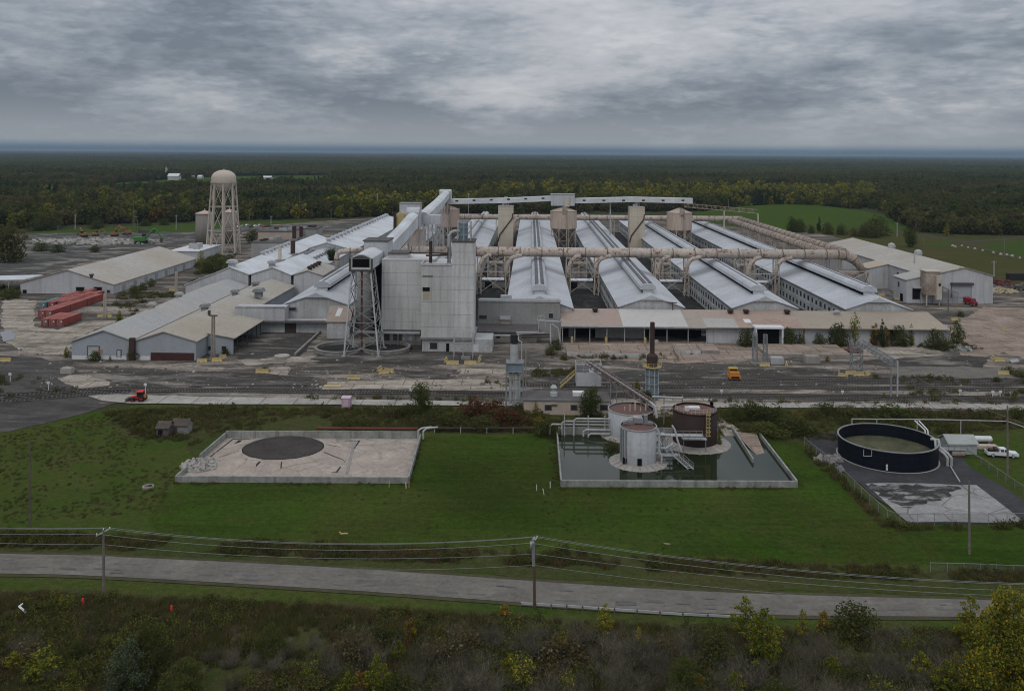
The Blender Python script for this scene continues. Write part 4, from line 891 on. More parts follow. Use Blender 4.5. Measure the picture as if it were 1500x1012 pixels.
def gallery(name, label, pts, wd, hh, mat='roof_bright', arch=.5, win=0):
    """boxed belt gallery with a shallow arched roof through pts (floor centre line)"""
    pts = [Vector(p) for p in pts]; t = thing(name, label, 'conveyor', (pts[0].x, pts[0].y, 0)); m = MB(); rings = []
    for i, p in enumerate(pts):
        d = (pts[min(i+1, len(pts)-1)]-pts[max(i-1, 0)]); d.z = 0; d.normalize(); n_ = Vector((d.y, -d.x, 0))
        pr = [(-wd/2, 0), (wd/2, 0), (wd/2, hh), (wd/4, hh+arch*.8), (0, hh+arch), (-wd/4, hh+arch*.8), (-wd/2, hh)]
        rings.append([p+n_*a+Vector((0, 0, b)) for a, b in pr])
    k = 7; m.v = [tuple(q) for r2 in rings for q in r2]; m.f = [(i*k+j, i*k+(j+1) % k, (i+1)*k+(j+1) % k, (i+1)*k+j) for i in range(len(pts)-1) for j in range(k)]+[tuple(range(k-1, -1, -1)), tuple(range((len(pts)-1)*k, len(pts)*k))]
    m.m = [0]*len(m.f); m.build('casing', MAT[mat], t)
    for i in range(win):
        s = (i+.5)/win; p = pts[0].lerp(pts[-1], s); d = (pts[-1]-pts[0]); d.z = 0; d.normalize(); n_ = Vector((d.y, -d.x, 0))
        q = p+n_*(wd/2+.02)+Vector((0, 0, hh*.45)); MB().poly([q-d*.9, q+d*.9, q+d*.9+Vector((0, 0, 1)), q-d*.9+Vector((0, 0, 1))]).cyl(q-n_*.3, q-n_*.28, .1, n=4).build('window', MAT['glass'], t)
    return t
def at(px, py, Y): return D(px, py, Y)
p0, p1, p2 = at(566, 376, 292), at(590, 350, 318), at(606, 330, 342)
t = gallery('conveyor_gallery', 'white conveyor gallery climbing from the transfer house to the round-topped head', [p0, p1, p2], 4.2, 4.4, 'roof_bright', 1.0)
e = p2; hd = MB().prism_x([(340, e.z-.6), (347, e.z-.6), (347, e.z+5.6), (345.5, e.z+6.6), (343, e.z+6.9), (340.5, e.z+6.4), (339.5, e.z+5.2)], e.x-2.6, e.x+2.4); hd.build('head_house', MAT['clad'], t)
m = MB(); lattice(m, [(e.x-2, 342, 8), (e.x+2, 342, 8), (e.x+2, 346, 8), (e.x-2, 346, 8)], [(e.x-2, 342, e.z-.6), (e.x+2, 342, e.z-.6), (e.x+2, 346, e.z-.6), (e.x-2, 346, e.z-.6)], 4, .25, .15); m.build('trestle', MAT['steel_pale'], t)
pm = p1; m = MB(); lattice(m, [(pm.x-2, pm.y-1, 8), (pm.x+2, pm.y-1, 8), (pm.x+2, pm.y+2, 8), (pm.x-2, pm.y+2, 8)], [(pm.x-2, pm.y-1, pm.z), (pm.x+2, pm.y-1, pm.z), (pm.x+2, pm.y+2, pm.z), (pm.x-2, pm.y+2, pm.z)], 4, .25, .15); m.build('trestle', MAT['steel_pale'], t)
q0, q1, q2, q3 = at(619, 327, 348), at(643, 303, 440), at(648, 296, 500), at(653, 290, 545)
t = gallery('conveyor_gallery', 'second white conveyor gallery running back to the silo line', [q0, q1, q2, q3], 4.6, 3.4, 'roof_bright', 1.0)
hz_ = q3.z; MB().prism_x([(541, hz_-1), (549, hz_-1), (549, hz_+4.4), (547, hz_+5.2), (543, hz_+5.2), (541, hz_+4.2)], q3.x-3.6, q3.x+3.4).build('head_house', MAT['clad'], t)
MB().box(q0.x-1.5, q0.x+7, 347.6, 353, q0.z-.5, q0.z+3.1).build('transfer_box', MAT['clad'], t)
for s_, yy in ((.3, 375), (.55, 410), (.8, 470), (.95, 520)):
    cx_ = q0.x+(q3.x-q0.x)*(yy-348)/197; m = MB(); lattice(m, [(cx_-2.4, yy, 0), (cx_+2.4, yy, 0), (cx_+2.4, yy+4, 0), (cx_-2.4, yy+4, 0)], [(cx_-2, yy, 31), (cx_+2, yy, 31), (cx_+2, yy+4, 31), (cx_-2, yy+4, 31)], 8, .25, .13); m.build('trestle', MAT['steel_pale'], t)
YS = 545.0
ga = gallery('conveyor_gallery', 'long white overhead gallery on the left of the middle silo house', [at(657, 299, YS), at(740, 297.5, YS), at(808, 294.5, YS)], 4, 3.0, 'roof_bright', .25, 6)
ga = gallery('conveyor_gallery', 'long white overhead gallery on the right of the middle silo house', [at(841, 298, YS), at(925, 296, YS), at(1014, 298, YS)], 4, 3.0, 'roof_bright', .25, 6)
m = MB(); a = at(916, 297, YS); m.bar((a.x-9, YS+2, 0), (a.x-9, YS+2, a.z), .7); m.build('column', MAT['steel_pale'], ga)
a, b = at(807, 301, YS), at(841.5, 285, YS); t = thing('conveyor_house', 'white box house astride the middle round silo', 'conveyor house', ((a.x+b.x)/2, YS, a.z))
MB().box(a.x, b.x, YS-3.5, YS+3.5, a.z, b.z).build('wall', MAT['clad'], t); MB().box(a.x-.3, b.x+.3, YS-3.8, YS+3.8, b.z, b.z+.4).build('roof', MAT['roof_grey'], t)
MB().box((a.x+b.x)/2+1, (a.x+b.x)/2+4, YS-4.3, YS-3.52, a.z-.5, b.z-1.5).build('hatch', MAT['cream'], t)
# ---------------------------------------------------------------- silos
def silo(px, Y, r, ztop, zs_, zb_, zh, label, mat='tan', vent_h=3.0):
    c = D(px, 320, Y); c = Vector((c.x, Y, 0)); t = thing('hopper_silo', label, 'silo', c, group='round hopper silos')
    MB().lathe([(r, zb_), (r, zs_), (.8, ztop)], c, 28).build('shell', MAT[mat], t)
    MB().lathe([(r-.02, zb_), (1.0, zh)], c, 20).build('hopper', MAT['tan_dark' if 'tan_dark' in MAT else 'duct_peel'], t)
    b = [c+Vector((r*.96*math.cos(q), r*.96*math.sin(q), 0)) for q in (math.pi/8+i*math.pi/4 for i in range(8))]
    for p in b: MB().bar(p, p+Vector((0, 0, zb_)), .4).build('leg', MAT['steel_cream'], t)
    m = MB()
    for i in range(8):
        p, q = b[i], b[(i+1) % 8]
        for z0, z1 in ((.5, zb_*.5), (zb_*.5, zb_-.3)):
            m.bar(p+Vector((0, 0, z0)), q+Vector((0, 0, z1)), .16); m.bar(q+Vector((0, 0, z0)), p+Vector((0, 0, z1)), .16); m.bar(p+Vector((0, 0, z1)), q+Vector((0, 0, z1)), .18)
    m.build('bracing', MAT['steel_cream'], t)
    MB().lathe([(r+.02, zs_-.05), (r+.25, zs_-.05), (r+.25, zs_+.15), (r+.02, zs_+.15)], c, 28, caps=False).build('rim', MAT['steel_cream'], t)
    m = MB().box(c.x-1, c.x+1, YS-8.6, YS-7.2, zs_-1, zs_+vent_h).box(c.x+1.3, c.x+2, YS-8.4, YS-7.6, 2, zs_+vent_h-.5); 
    if Y == YS: m.build('elevator_leg', MAT['rusty_cream'], t)
    return t
MAT['rusty_cream'] = W('rust_streaked_cream', (.42, .36, .30), (.26, .2, .15), .25, .3, .4, (.15, .09, .06), .8)
zT = lambda py: Z_(825, py, YS)
silo(825.5, YS, 8.1, zT(302), zT(309), zT(334), zT(352), 'tan round silo on braced legs below the middle conveyor house')
silo(995, YS, 7.6, zT(303.5), zT(310), zT(335), zT(353), 'tan round silo at the right end of the overhead gallery')
silo(656, YS, 7.2, zT(301.5), zT(308), zT(333), zT(350), 'pinkish round silo behind the long second gallery', 'pink')
silo(605, 400, 5.9, 28.0, 25.3, 17, 9, 'pinkish round silo standing right behind the conveyor head', 'pink')
for px, lb in ((741, 'square cream storage tower in the court left of the twin-grating potroom'), (932, 'square cream storage tower right of the middle round silo')):
    c = D(px, 320, YS).x; t = thing('storage_tower', lb, 'tower', (c, YS, 0), group='square cream towers'); zt_ = zT(303)
    MB().box(c-4.6, c+4.6, YS-4.6, YS+4.6, 0, zt_).build('cladding', MAT['cream'], t); MB().box(c-4.75, c+4.75, YS-4.75, YS+4.75, zt_, zt_+.4).build('roof', MAT['steel_cream'], t)
    m = MB(); m.tube([(c+4.4, YS-4.9, zt_-4), (c+4.0, YS-4.9, zt_-7), (c+1, YS-4.9, zt_-11), (c-3.5, YS-4.9, zt_-17), (c-4.5, YS-4.9, zt_-21)], .35, 8); m.build('chute', MAT['rusty'], t)
    m = MB(); m.cyl((c, YS, zt_+.4), (c, YS, zt_+5.8), 1.0, n=12); m.cyl((c-1.6, YS-1, zt_+.4), (c-1.6, YS-1, zt_+2), .7, n=10); m.bar((c+1.5, YS-1.4, zt_+.4), (c+1.5, YS-1.4, zt_+3.5), .3); m.build('roof_vent', MAT['steel_pale'], t)
# open truss footbridge from the last silo
t = thing('truss_bridge', 'rusty cream truss footbridge running right from the last silo', 'bridge', (D(1010, 304, YS).x, YS, 0))
m = MB(); a, b = at(1003, 303.5, YS-4), at(1111, 313, 520); up_ = Vector((0, 0, 2.2))
for dy in (0, 2.0):
    A0, B0 = a+Vector((0, dy, 0)), b+Vector((0, dy, 0)); m.bar(A0, B0, .28); m.bar(A0+up_, B0+up_, .2)
    for i in range(16):
        m.bar(A0.lerp(B0, i/16), A0.lerp(B0, (i+1)/16)+up_*((i+1) % 2), .14); m.bar(A0.lerp(B0, i/16), A0.lerp(B0, i/16)+up_, .14)
m.build('truss', MAT['rusty_cream'], t)
for s in (.55, 1.0): 
    p = a.lerp(b, s); MB().bar((p.x, p.y, 0), (p.x, p.y, p.z), .35).bar((p.x, p.y+2, 0), (p.x, p.y+2, p.z), .35).build('post', MAT['steel_cream'], t)
# ---------------------------------------------------------------- gas ducts
def duct(label, pts, r, rings, mat='duct', legs=(), elbows=(), endcap=None):
    pts = [Vector(p) for p in pts]; R0 = r[0] if hasattr(r, '__len__') else r; t = thing('gas_duct', label, 'duct', (pts[0].x, pts[0].y, 0), group='peeling cream gas ducts')
    MB().tube(pts, r, 20).build('pipe', MAT[mat], t, smooth=True)
    for s in rings:
        tot = sum((b-a).length for a, b in zip(pts[:-1], pts[1:])); d = s*tot
        for a, b in zip(pts[:-1], pts[1:]):
            if d <= (b-a).length:
                p = a.lerp(b, d/(b-a).length); u = (b-a).normalized(); MB().cyl(p-u*.16, p+u*.16, R0+.16, n=20).build('flange', MAT['duct_band'], t); break
            d -= (b-a).length
    for p, w_ in legs:
        m = MB(); zz = pts[0].z-R0
        for sx, sy in ((-w_, -1.6), (w_, -1.6), (-w_, 1.6), (w_, 1.6)): m.bar((p[0]+sx, p[1]+sy, 0), (p[0]+sx*.9, p[1]+sy, zz), .38)
        m.bar((p[0]-w_, p[1]-1.6, zz), (p[0]+w_, p[1]-1.6, zz), .4); m.bar((p[0]-w_, p[1]-1.6, 1), (p[0]+w_, p[1]-1.6, zz*.5), .2); m.bar((p[0]+w_, p[1]-1.6, 1), (p[0]-w_, p[1]-1.6, zz*.5), .2); m.bar((p[0]-w_, p[1]-1.6, zz*.5), (p[0]+w_, p[1]-1.6, zz*.5), .2)
        m.build('support_frame', MAT['steel_cream'], t)
    for e_ in elbows: MB().tube(e_[0], e_[1], 14).build('downcomer', MAT['duct'], t, smooth=True)
    return t
MAT['duct_band'] = W('dark_duct_band', (.22, .17, .14), (.14, .10, .08), .4, .3, .2, (.08, .06, .05), .85)
ZD, YD, YF = 18.2, 375.0, 578.0
xl, xr_ = X_(556, 367, YD), X_(1226, 371, YD)
els, lgs = [], []
for kk, (a, b) in GAPS.items():
    for xx, ln in ((a+1.6, 5.0), (b-1.9, 6.5)):
        els.append(([(xx+ln, YD-1.4, ZD-1.2), (xx+ln*.62, YD-1.6, ZD-1.6), (xx+2.0, YD-1.5, ZD-2.6), (xx+.7, YD-1.3, ZD-4.4), (xx, YD-1.0, ZD-7), (xx, YD+.5, ZD-13)], .95))
    lgs += [((a+1.4, YD+.3), .9), ((b-1.4, YD+.3), .9)]
dn = duct('long peeling cream gas duct crossing over the near potroom roofs', [(xl, YD, ZD), (xr_, YD, ZD)], 2.05, [(i+.5)/21 for i in range(21)], 'duct', lgs, els)
for kk, (a, b) in GAPS.items():
    m = MB(); y_ = YD-1.6; zt = ZD-8.2; m.bar((a+.6, y_, zt), (b-.6, y_, zt), .28); m.bar((a+.6, y_, zt), (b-.6, y_, .3), .22); m.bar((b-.6, y_, zt), (a+.6, y_, .3), .22); m.bar((a+.6, y_, zt), (b-.6, y_, ZD-2.2), .16); m.bar((b-.6, y_, zt), (a+.6, y_, ZD-2.2), .16); m.build('cross_brace', MAT['steel_cream'], dn)
m_els = []
for kk, (a, b) in GAPS.items():
    m_els.append(([(b+1, YF-1, ZD-.5), (b-1.6, YF-1, ZD-1), (b-2.4, YF-1, ZD-4), (b-2.4, YF-1, 3)], 1.1))
duct('far peeling gas duct passing behind the tan silos', [(X_(668, 317, YF), YF, ZD), (X_(1086, 321, YF), YF, ZD)], 1.75, [(i+.5)/16 for i in range(16)], 'duct', [((a+1.4, YF+.3), .9) for a, b in GAPS.values()], m_els)
duct('outer of the twin ribbed ducts right of the last potroom', [(134.5, 384, ZD), (134.5, 574, ZD)], 1.9, [(i+.5)/24 for i in range(24)], 'duct_peel', [((134.5, 392+26*i), 1.2) for i in range(7)])
duct('inner of the twin ribbed ducts, over the last potroom eave', [(127.2, 380, ZD-.4), (127.2, 556, ZD-.4), (126.0, 562, ZD-.4)], 1.8, [(i+.5)/22 for i in range(22)], 'duct_peel', [((128.2, 388+26*i), 1.0) for i in range(7)])
t = duct('big curved duct end drooping to a hopper beside the gabled sheds', [(xr_+.4, YD, ZD), (xr_+4, YD+.3, ZD-.3), (xr_+7, YD+.5, ZD-1.7), (xr_+9.5, YD+.6, ZD-4.2), (xr_+11, YD+.6, ZD-7.5)], [2.1, 2.15, 2.1, 1.7, 1.2], [.2, .5], 'duct_peel')
m = MB(); c = Vector((xr_+6, YD+.5, 0)); lattice(m, [c+Vector(p) for p in ((-7, -3, 0), (7.5, -3, 0), (7.5, 3, 0), (-7, 3, 0))], [c+Vector(p) for p in ((-5.5, -2.6, 11.5), (6.5, -2.6, 11.5), (6.5, 2.6, 11.5), (-5.5, 2.6, 11.5))], 2, .42, .3); m.build('support_frame', MAT['steel_cream'], t)
MB().lathe([(1.1, 0), (4.6, 5.2), (4.6, 7.2), (1.0, 8.2)], (xr_+6, YD+6, 2.5), 16).build('hopper', MAT['duct_peel'], t)
# small elbow duct on the left roofs
t = duct('short cream elbow duct on the roofs left of the conveyor hood', [at(531, 366, 330), at(500, 368.5, 330), at(494.5, 371.5, 330), at(493, 378, 330), at(494, 392, 330)], [.95]*5, [.3, .8], 'duct')
# ---------------------------------------------------------------- scrubber gear glimpsed in the courts
bl2 = {'b-c': 'dark filter unit with pipes in the court next to the tall tower', 'c-d': 'dark filter unit under the duct in the middle court', 'd-e': 'dark filter unit under the duct right of the pale gable', 'e-f': 'dark filter unit under the duct by the rightmost potroom'}
for kk, (a, b) in GAPS.items():
    t = thing('filter_unit', bl2[kk], 'filter unit', ((a+b)/2, 406, 0), group='filter units in the courts'); w_ = b-a
    MB().box(a+w_*.28, b-w_*.28, 402, 408, 3.2, 9.8).build('casing', MAT['clad_grey'], t)
    MB().lathe([(.8, 0), (2.6, 2.6)], ((a+b)/2, 405, .6), 14).build('hopper', MAT['rusty_cream'], t)
    m = MB(); lattice(m, [(a+w_*.25, 401.5, 0), (b-w_*.25, 401.5, 0), (b-w_*.25, 408.5, 0), (a+w_*.25, 408.5, 0)], [(a+w_*.25, 401.5, 13.5), (b-w_*.25, 401.5, 13.5), (b-w_*.25, 408.5, 13.5), (a+w_*.25, 408.5, 13.5)], 3, .25, .16); m.build('frame', MAT['steel_cream'], t)
    MB().cyl((a+w_*.3, 400.8, 10.3), (b-w_*.3, 400.8, 10.3), .8, n=12).cyl((a+w_*.5, 400.6, 4), (a+w_*.5, 400.6, 10), .6, n=10).build('pipework', MAT['rusty_cream'], t)
# ---------------------------------------------------------------- parapet block, link block, hut, loading canopy
Yp = 287.0; xa2, xb2 = xb+.2, X_(820.5, 460, Yp); zp = Z_(757, 442, Yp)
t = thing('parapet_block', 'long dirty grey flat-topped block right of the tallest tower', 'industrial building', ((xa2+xb2)/2, Yp, 0))
MB().box(xa2, xb2, Yp, 293.6, 0, zp).build('wall', MAT['clad_grey'], t)
m = MB(); m.box(xa2, xb2+.2, Yp-.3, Yp+.3, zp, zp+.75); m.build('parapet', MAT['clad'], t)
MB().prism_x([(Yp-.05, 4.7), (Yp-.05, 4.4), (279.8, 3.3), (279.8, 3.6)], xa2, X_(788, 480, Yp)).build('lean_to_roof', MAT['tar'], t)
MB().box(xa2+4, X_(786, 480, Yp), 280.6, Yp-.1, 0, 3.25).build('lean_to_wall', MAT['conc'], t)
for a, b, c_, d_ in ((702, 461.5, 713, 467), (804, 459, 810, 465.5)): face_y(t, 'window', a, b, c_, d_, Yp, 'glass', .12, 'frame')
face_y(t, 'hood', 732, 463, 748, 467.5, Yp, 'clad', 1.0); face_y(t, 'stain_panel', 733.5, 468, 747, 477, Yp, 'cream', .05)
face_y(t, 'door', 727, 491, 733, 495, 280.6, 'dark', .1)
p = D(742, 440, Yp); MB().box(p.x-2, p.x+1.6, Yp+2, Yp+4, zp, zp+1.6).build('roof_unit', MAT['steel_pale'], t)
xl0, xl1 = X_(344, 455, 290), X_(481, 455, 290); t = thing('link_block', 'white flat-roofed link block with rust bloom, left of the lattice tower', 'industrial building', (xl0, 290, 0))
zl, zl0 = Z_(380, 450, 290), Z_(400, 470, 290)
MB().box(xl0, X_(417, 455, 290), 290, 295.5, zl0, zl).build('upper_wall', MAT['clad'], t); MB().box(xl0, xl1, 291.5, 295, 0, zl0-.004).build('lower_wall', MAT['potwall'], t)
MB().box(xl0, xl1, 289.2, 291.4, zl0-.5, zl0-.05).build('canopy', MAT['tar'], t)
m = MB(); m.box(xl0-.2, X_(417, 455, 290), 289.7, 290.2, zl, zl+.4); m.build('parapet', MAT['clad'], t)
face_y(t, 'door', 417, 471, 434, 487, 291.5, 'rusty', .1); face_y(t, 'window', 423, 450.5, 433.5, 454, 295.6, 'glass', .2, 'frame')
t = thing('pump_hut', 'small white hut with a patched brown roof under the lattice tower', 'hut', (X_(495, 490, 283), 283, 0))
h0, h1, hz2 = X_(479, 480, 283), X_(512, 480, 283), Z_(495, 472, 283)
MB().box(h0, h1, 283, 289, 0, hz2).build('wall', MAT['potwall'], t); MB().prism_x([(282.6, hz2+.02), (288.9, hz2+.02), (288.9, hz2+4.2), (288.3, hz2+4.2), (282.6, hz2+.3)], h0-.3, h1+.3).build('roof', MAT['roof_rust'], t)
MB().poly([(h0+2.2, 284.5, hz2+1.68), (h0+3.8, 284.5, hz2+1.68), (h0+4.2, 287.5, hz2+3.72), (h0+2.6, 287.5, hz2+3.72)]).cyl((h0+3, 285, hz2+1), (h0+3, 285, hz2+1.1), .1, n=4).build('roof_patch', MAT['white'], t)
# canopy
t = thing('loading_canopy', 'very long low loading building with a rust-stained sloping roof and open bays', 'industrial building', (60, 283, 0))
YC0, YC1, zc0, zc1 = 281.2, 297.3, 5.5, 8.15
def csec(px0, px1, mat, dz=0.0, y0=YC0, y1=YC1):
    x0, x1 = X_(px0, 476, YC0), X_(px1, 476, YC0); f0 = (y0-YC0)/(YC1-YC0); f1 = (y1-YC0)/(YC1-YC0)
    z0, z1 = zc0+(zc1-zc0)*f0, zc0+(zc1-zc0)*f1
    return MB().prism_x([(y0, z0-.25+dz), (y1, z1-.25+dz), (y1, z1+dz), (y0, z0+dz)], x0, x1).build('roof', MAT[mat], t)
csec(822, 912.6, 'roof_rust'); csec(912.7, 1008.6, 'roof_pale'); csec(1008.7, 1086, 'roof_rust'); csec(1086.1, 1178, 'roof_mix'); csec(1178.1, 1392, 'roof_tan2')
csec(1035, 1082, 'roof_grey', .03, YC0-.2, YC0+8)
a, b = D(1094, 472, 283), D(1104, 468, 283); MB().prism_x([(285.2, 6.19), (288.6, 6.75), (288.6, 6.79), (285.2, 6.23)], a.x, b.x).build('skylight', MAT['white'], t)
xo0, xo1, xe_ = X_(822, 490, 283), X_(1036, 490, 283), X_(1391, 490, 283)
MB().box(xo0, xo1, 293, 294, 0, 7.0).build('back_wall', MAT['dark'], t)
for a, b in ((872, 945), (833, 840)): 
    MB().box(X_(a, 490, 289), X_(b, 490, 289), 289, 289.3, 0, 4.6).build('panel', MAT['clad_grey'], t)
MB().box(xo1, xe_, 283, 284, 0, 5.4).build('front_wall', MAT['clad'], t)
MB().box(xe_-.3, xe_, 284, 297, 0, 6).build('end_wall', MAT['clad'], t)
MB().box(xo0-.3, xo0, 283, 297, 0, 6.4).build('end_wall', MAT['clad_grey'], t)
for px in (824, 842, 864, 889, 915, 944, 952, 977, 1008, 1035): MB().bar((X_(px, 490, 282.4), 282.4, 0), (X_(px, 490, 282.4), 282.4, 5.2), .24).build('post', MAT['steel_pale'], t)
for px in (838, 888, 945): MB().cyl((X_(px, 490, 281), 281, 0), (X_(px, 490, 281), 281, 2.0), .42, n=12).build('bollard', MAT['yellow'], t)
MB().box(xo0, xo1, 282.3, 282.5, 4.4, 4.7).build('beam', MAT['steel'], t); MB().box(X_(822, 476, YC0), X_(1035, 476, YC0), YC0-.1, YC0-.002, zc0-.4, zc0+.02).build('fascia', MAT['clad'], t)
gx_, gy_ = D(1109, 500, 279), D(1145.5, 482, 279); m = MB(); m.box(gx_.x-.4, gx_.x, 279, 282.9, 0, gy_.z); m.box(gy_.x, gy_.x+.5, 279, 282.9, 0, gy_.z); m.box(gx_.x-.6, gy_.x+.7, 278.8, 283, gy_.z, gy_.z+.5); m.build('porch', MAT['white'], t)
MB().box(gx_.x, gy_.x, 282.2, 282.95, .02, gy_.z-.02).build('porch_door', MAT['dark'], t)
face_y(t, 'door', 1300, 482, 1312, 497, 283, 'dark', .1); m = MB()
for px in (1094, 1177, 1228, 1365): m.box(X_(px, 490, 283), X_(px, 490, 283)+.25, 282.8, 283, 0, 5.3)
m.build('wall_ribs', MAT['steel_dark'], t)
m = MB(); m.bar((X_(985, 452, 297.4), 296.8, 10.6), (X_(985, 452, 297.4), 296.8, 7.6), .3); m.bar((X_(976, 452, 297.4), 296.8, 10.6), (X_(991, 452, 297.4), 296.8, 10.4), .3); m.build('vent_pipe', MAT['rusty'], t)
for px, py in ((1093, 459), (1153, 459), (1226, 452), (872, 449), (1070, 452)): 
    p = D(px, py, 294); vent(t, p.x, 294, 7.5, 1.1, 'rusty' if px < 1200 else 'steel_pale')
# loading platform in front of the canopy
t = thing('loading_platform', 'tan concrete platform edge with peeling pale face below the canopy', 'platform', (X_(900, 520, 262), 262, 0))
for a, b, y_, mm in ((831, 948, 523, 'potwall'), (993, 1012, 519, 'potwall'), (1013, 1027, 519, 'potwall'), (1028, 1054, 519, 'conc'), (1123, 1246, 524, 'conc')):
    g0, g1 = G(a, y_), G(b, y_); m = MB().box(g0.x, g1.x, g0.y, g0.y+14 if y_ != 519 else g0.y+10, 0, 1.15); m.build('edge_wall', MAT[mm], t)
    MB().box(g0.x+.05, g1.x-.05, g0.y+.3, g0.y+(13.9 if y_ != 519 else 9.9), 1.152, 1.2).build('deck', MAT['apron_tan'], t)
g = G(978, 530); MB().poly([(g.x-3, g.y, .22), (g.x+3, g.y, .22), (g.x+3, g.y+9, 1.3), (g.x-3, g.y+9, 1.3)]).box(g.x-3.3, g.x-3, g.y, g.y+9, .2, 1.9).box(g.x+3, g.x+3.3, g.y, g.y+9, .2, 1.9).build('ramp', MAT['apron_tan'], t)
# ---------------------------------------------------------------- right gabled sheds
t = thing('gabled_sheds', 'large grey gabled shed group with a stepped left side, beyond the canopy', 'warehouse', (170, 364, 0))
XR, ZR, sl_l = 176.2, 14.6, .226
def rz(x): return ZR-sl_l*(XR-x) if x < XR else ZR-.277*(x-XR)
XE = 187.6; MX = 160.7
m = MB(); m.poly([(MX, 364, 0), (XE, 364, 0), (XE, 364, rz(XE)), (XR, 364, ZR), (MX, 364, rz(MX))]); m.quad((MX, 489, 0), (MX, 364, 0), (MX, 364, rz(MX)), (MX, 489, rz(MX))); m.quad((XE, 364, 0), (XE, 489, 0), (XE, 489, rz(XE)), (XE, 364, rz(XE))); m.build('main_wall', MAT['clad'], t)
m = MB(); m.prism_y([(MX-.4, rz(MX-.4)), (XR, ZR), (XE+.5, rz(XE+.5)), (XE+.5, rz(XE+.5)+.25), (XR, ZR+.25), (MX-.4, rz(MX-.4)+.25)], 363.5, 489.5); m.build('main_roof', MAT['roof_tan'], t)
for x0, y0, y1, mm in ((152.9, 364.05, 377, 'roof_grey'), (151.8, 402, 415, 'roof_stain'), (153.5, 440, 489, 'roof_grey')):
    m = MB(); m.poly([(x0, y0, 0), (MX, y0, 0), (MX, y0, rz(MX)), (x0, y0, rz(x0))]); m.quad((x0, y1, 0), (x0, y0, 0), (x0, y0, rz(x0)), (x0, y1, rz(x0))); m.poly([(x0, y1, 0), (x0, y1, rz(x0)), (MX, y1, rz(MX)), (MX, y1, 0)]); m.build('wing_wall', MAT['clad'], t)
    MB().prism_y([(x0-.4, rz(x0-.4)), (MX-.42, rz(MX-.42)), (MX-.42, rz(MX-.42)+.25), (x0-.4, rz(x0-.4)+.25)], y0-.4, y1+.4).build('wing_roof', MAT[mm], t)
face_y(t, 'large_door', 1393.5, 416, 1422, 436, 364, 'clad_blue', .15, 'steel_dark'); face_y(t, 'door_hood', 1392, 414.2, 1425, 416.8, 364, 'steel_dark', 1.2)
face_y(t, 'door', 1337, 423, 1347, 438, 364, 'dark', .15, 'steel_dark'); face_y(t, 'door_hood', 1337, 420, 1349, 422, 364, 'clad', 1.4); face_y(t, 'gable_vent', 1405, 391.5, 1410, 394.5, 364, 'yellow', .12)
MB().box(152.75, 153, 367.5, 370, .02, 3.2).build('door', MAT['dark'], t); MB().box(152.75, 153, 371, 372.4, 5.6, 7.6).build('window', MAT['glass'], t)
MB().bar((168, 392, 11), (168, 392, 17), .5).build('stub_stack', MAT['steel_pale'], t); MB().box(160.4, 160.75, 390.5, 392, 6.8, 8.8).box(160.4, 160.75, 383, 383.8, 6.8, 8.4).build('opening', MAT['dark'], t)
for yy in (440, 392+18): MB().lathe([(1.5, 0), (1.8, .8), (1.6, 2.2), (.6, 2.8)], (XR+1.2, yy, ZR-.4), 14).build('roof_vent', MAT['steel_pale'], t)
# annex flat at left-rear of the shed group
t = thing('ore_bin', 'rust-streaked tan square bin on legs with a chute in front of the grey sheds', 'bin', (X_(1367, 430, 352), 352, 0))
g = G(1367, 448); a, b = D(1357, 400, g.y), D(1377.5, 400, g.y); zt_ = Z_(1367, 398.5, g.y); m = MB().box(a.x, b.x, g.y, g.y+5.5, 4.2, zt_); m.build('casing', MAT['rusty_cream'], t)
MB().box(a.x-.3, b.x+.3, g.y-.3, g.y+5.8, zt_, zt_+.35).build('roof', MAT['steel_cream'], t); MB().box(D(1370, 410, g.y).x, b.x+.2, g.y-1.2, g.y-.003, 2.6, Z_(1367, 404, g.y)).build('chute', MAT['steel_cream'], t)
MB().box(D(1373, 410, g.y).x, b.x-.4, g.y-1.3, g.y-1.2, Z_(1367, 418.5, g.y), Z_(1367, 414.5, g.y)).build('opening', MAT['dark'], t)
for sx in (a.x+.25, b.x-.25):
    for sy in (g.y+.25, g.y+5.2): MB().bar((sx, sy, 0), (sx, sy, 4.3), .4).build('leg', MAT['steel_cream'], t)
MB().prism_y([(b.x, 8.2), (b.x+8, 5.0), (b.x+8, 4.6), (b.x, 7.8)], g.y+1, g.y+4).build('conveyor_arm', MAT['steel'], t)
for i in range(4): MB().bar((b.x+1.5+2*i, g.y+1.2, 0), (b.x+1.5+2*i, g.y+1.2, 7-.9*i), .16).build('post', MAT['steel'], t)

# grey box house and ochre bin behind the conveyor head
a, b = D(585, 330, 480), D(615, 299, 480); t = thing('elevator_house', 'plain grey box house rising behind the conveyor head', 'building', ((a.x+b.x)/2, 480, 0)); MB().box(a.x, b.x, 480, 490, 0, b.z).build('wall', MAT['clad'], t); MB().box(a.x-.3, b.x+.3, 479.7, 490.3, b.z, b.z+.4).build('roof', MAT['steel'], t)
a, b = D(580.5, 330, 470), D(592, 313.5, 470); t = thing('ore_bin', 'small ochre bin with a dark pipe left of the grey box house', 'bin', ((a.x+b.x)/2, 470, 0)); MB().box(a.x, b.x, 470, 475, 6, b.z).build('casing', MAT['yellow'], t); MB().prism_y([(a.x, b.z), (b.x, b.z), ((a.x+b.x)/2, b.z+1.5)], 470, 475).build('roof', MAT['steel_cream'], t); MB().cyl((a.x-.6, 469, 10), (a.x-.6, 469, b.z-1), .8, n=10).build('pipe', MAT['rusty'], t)
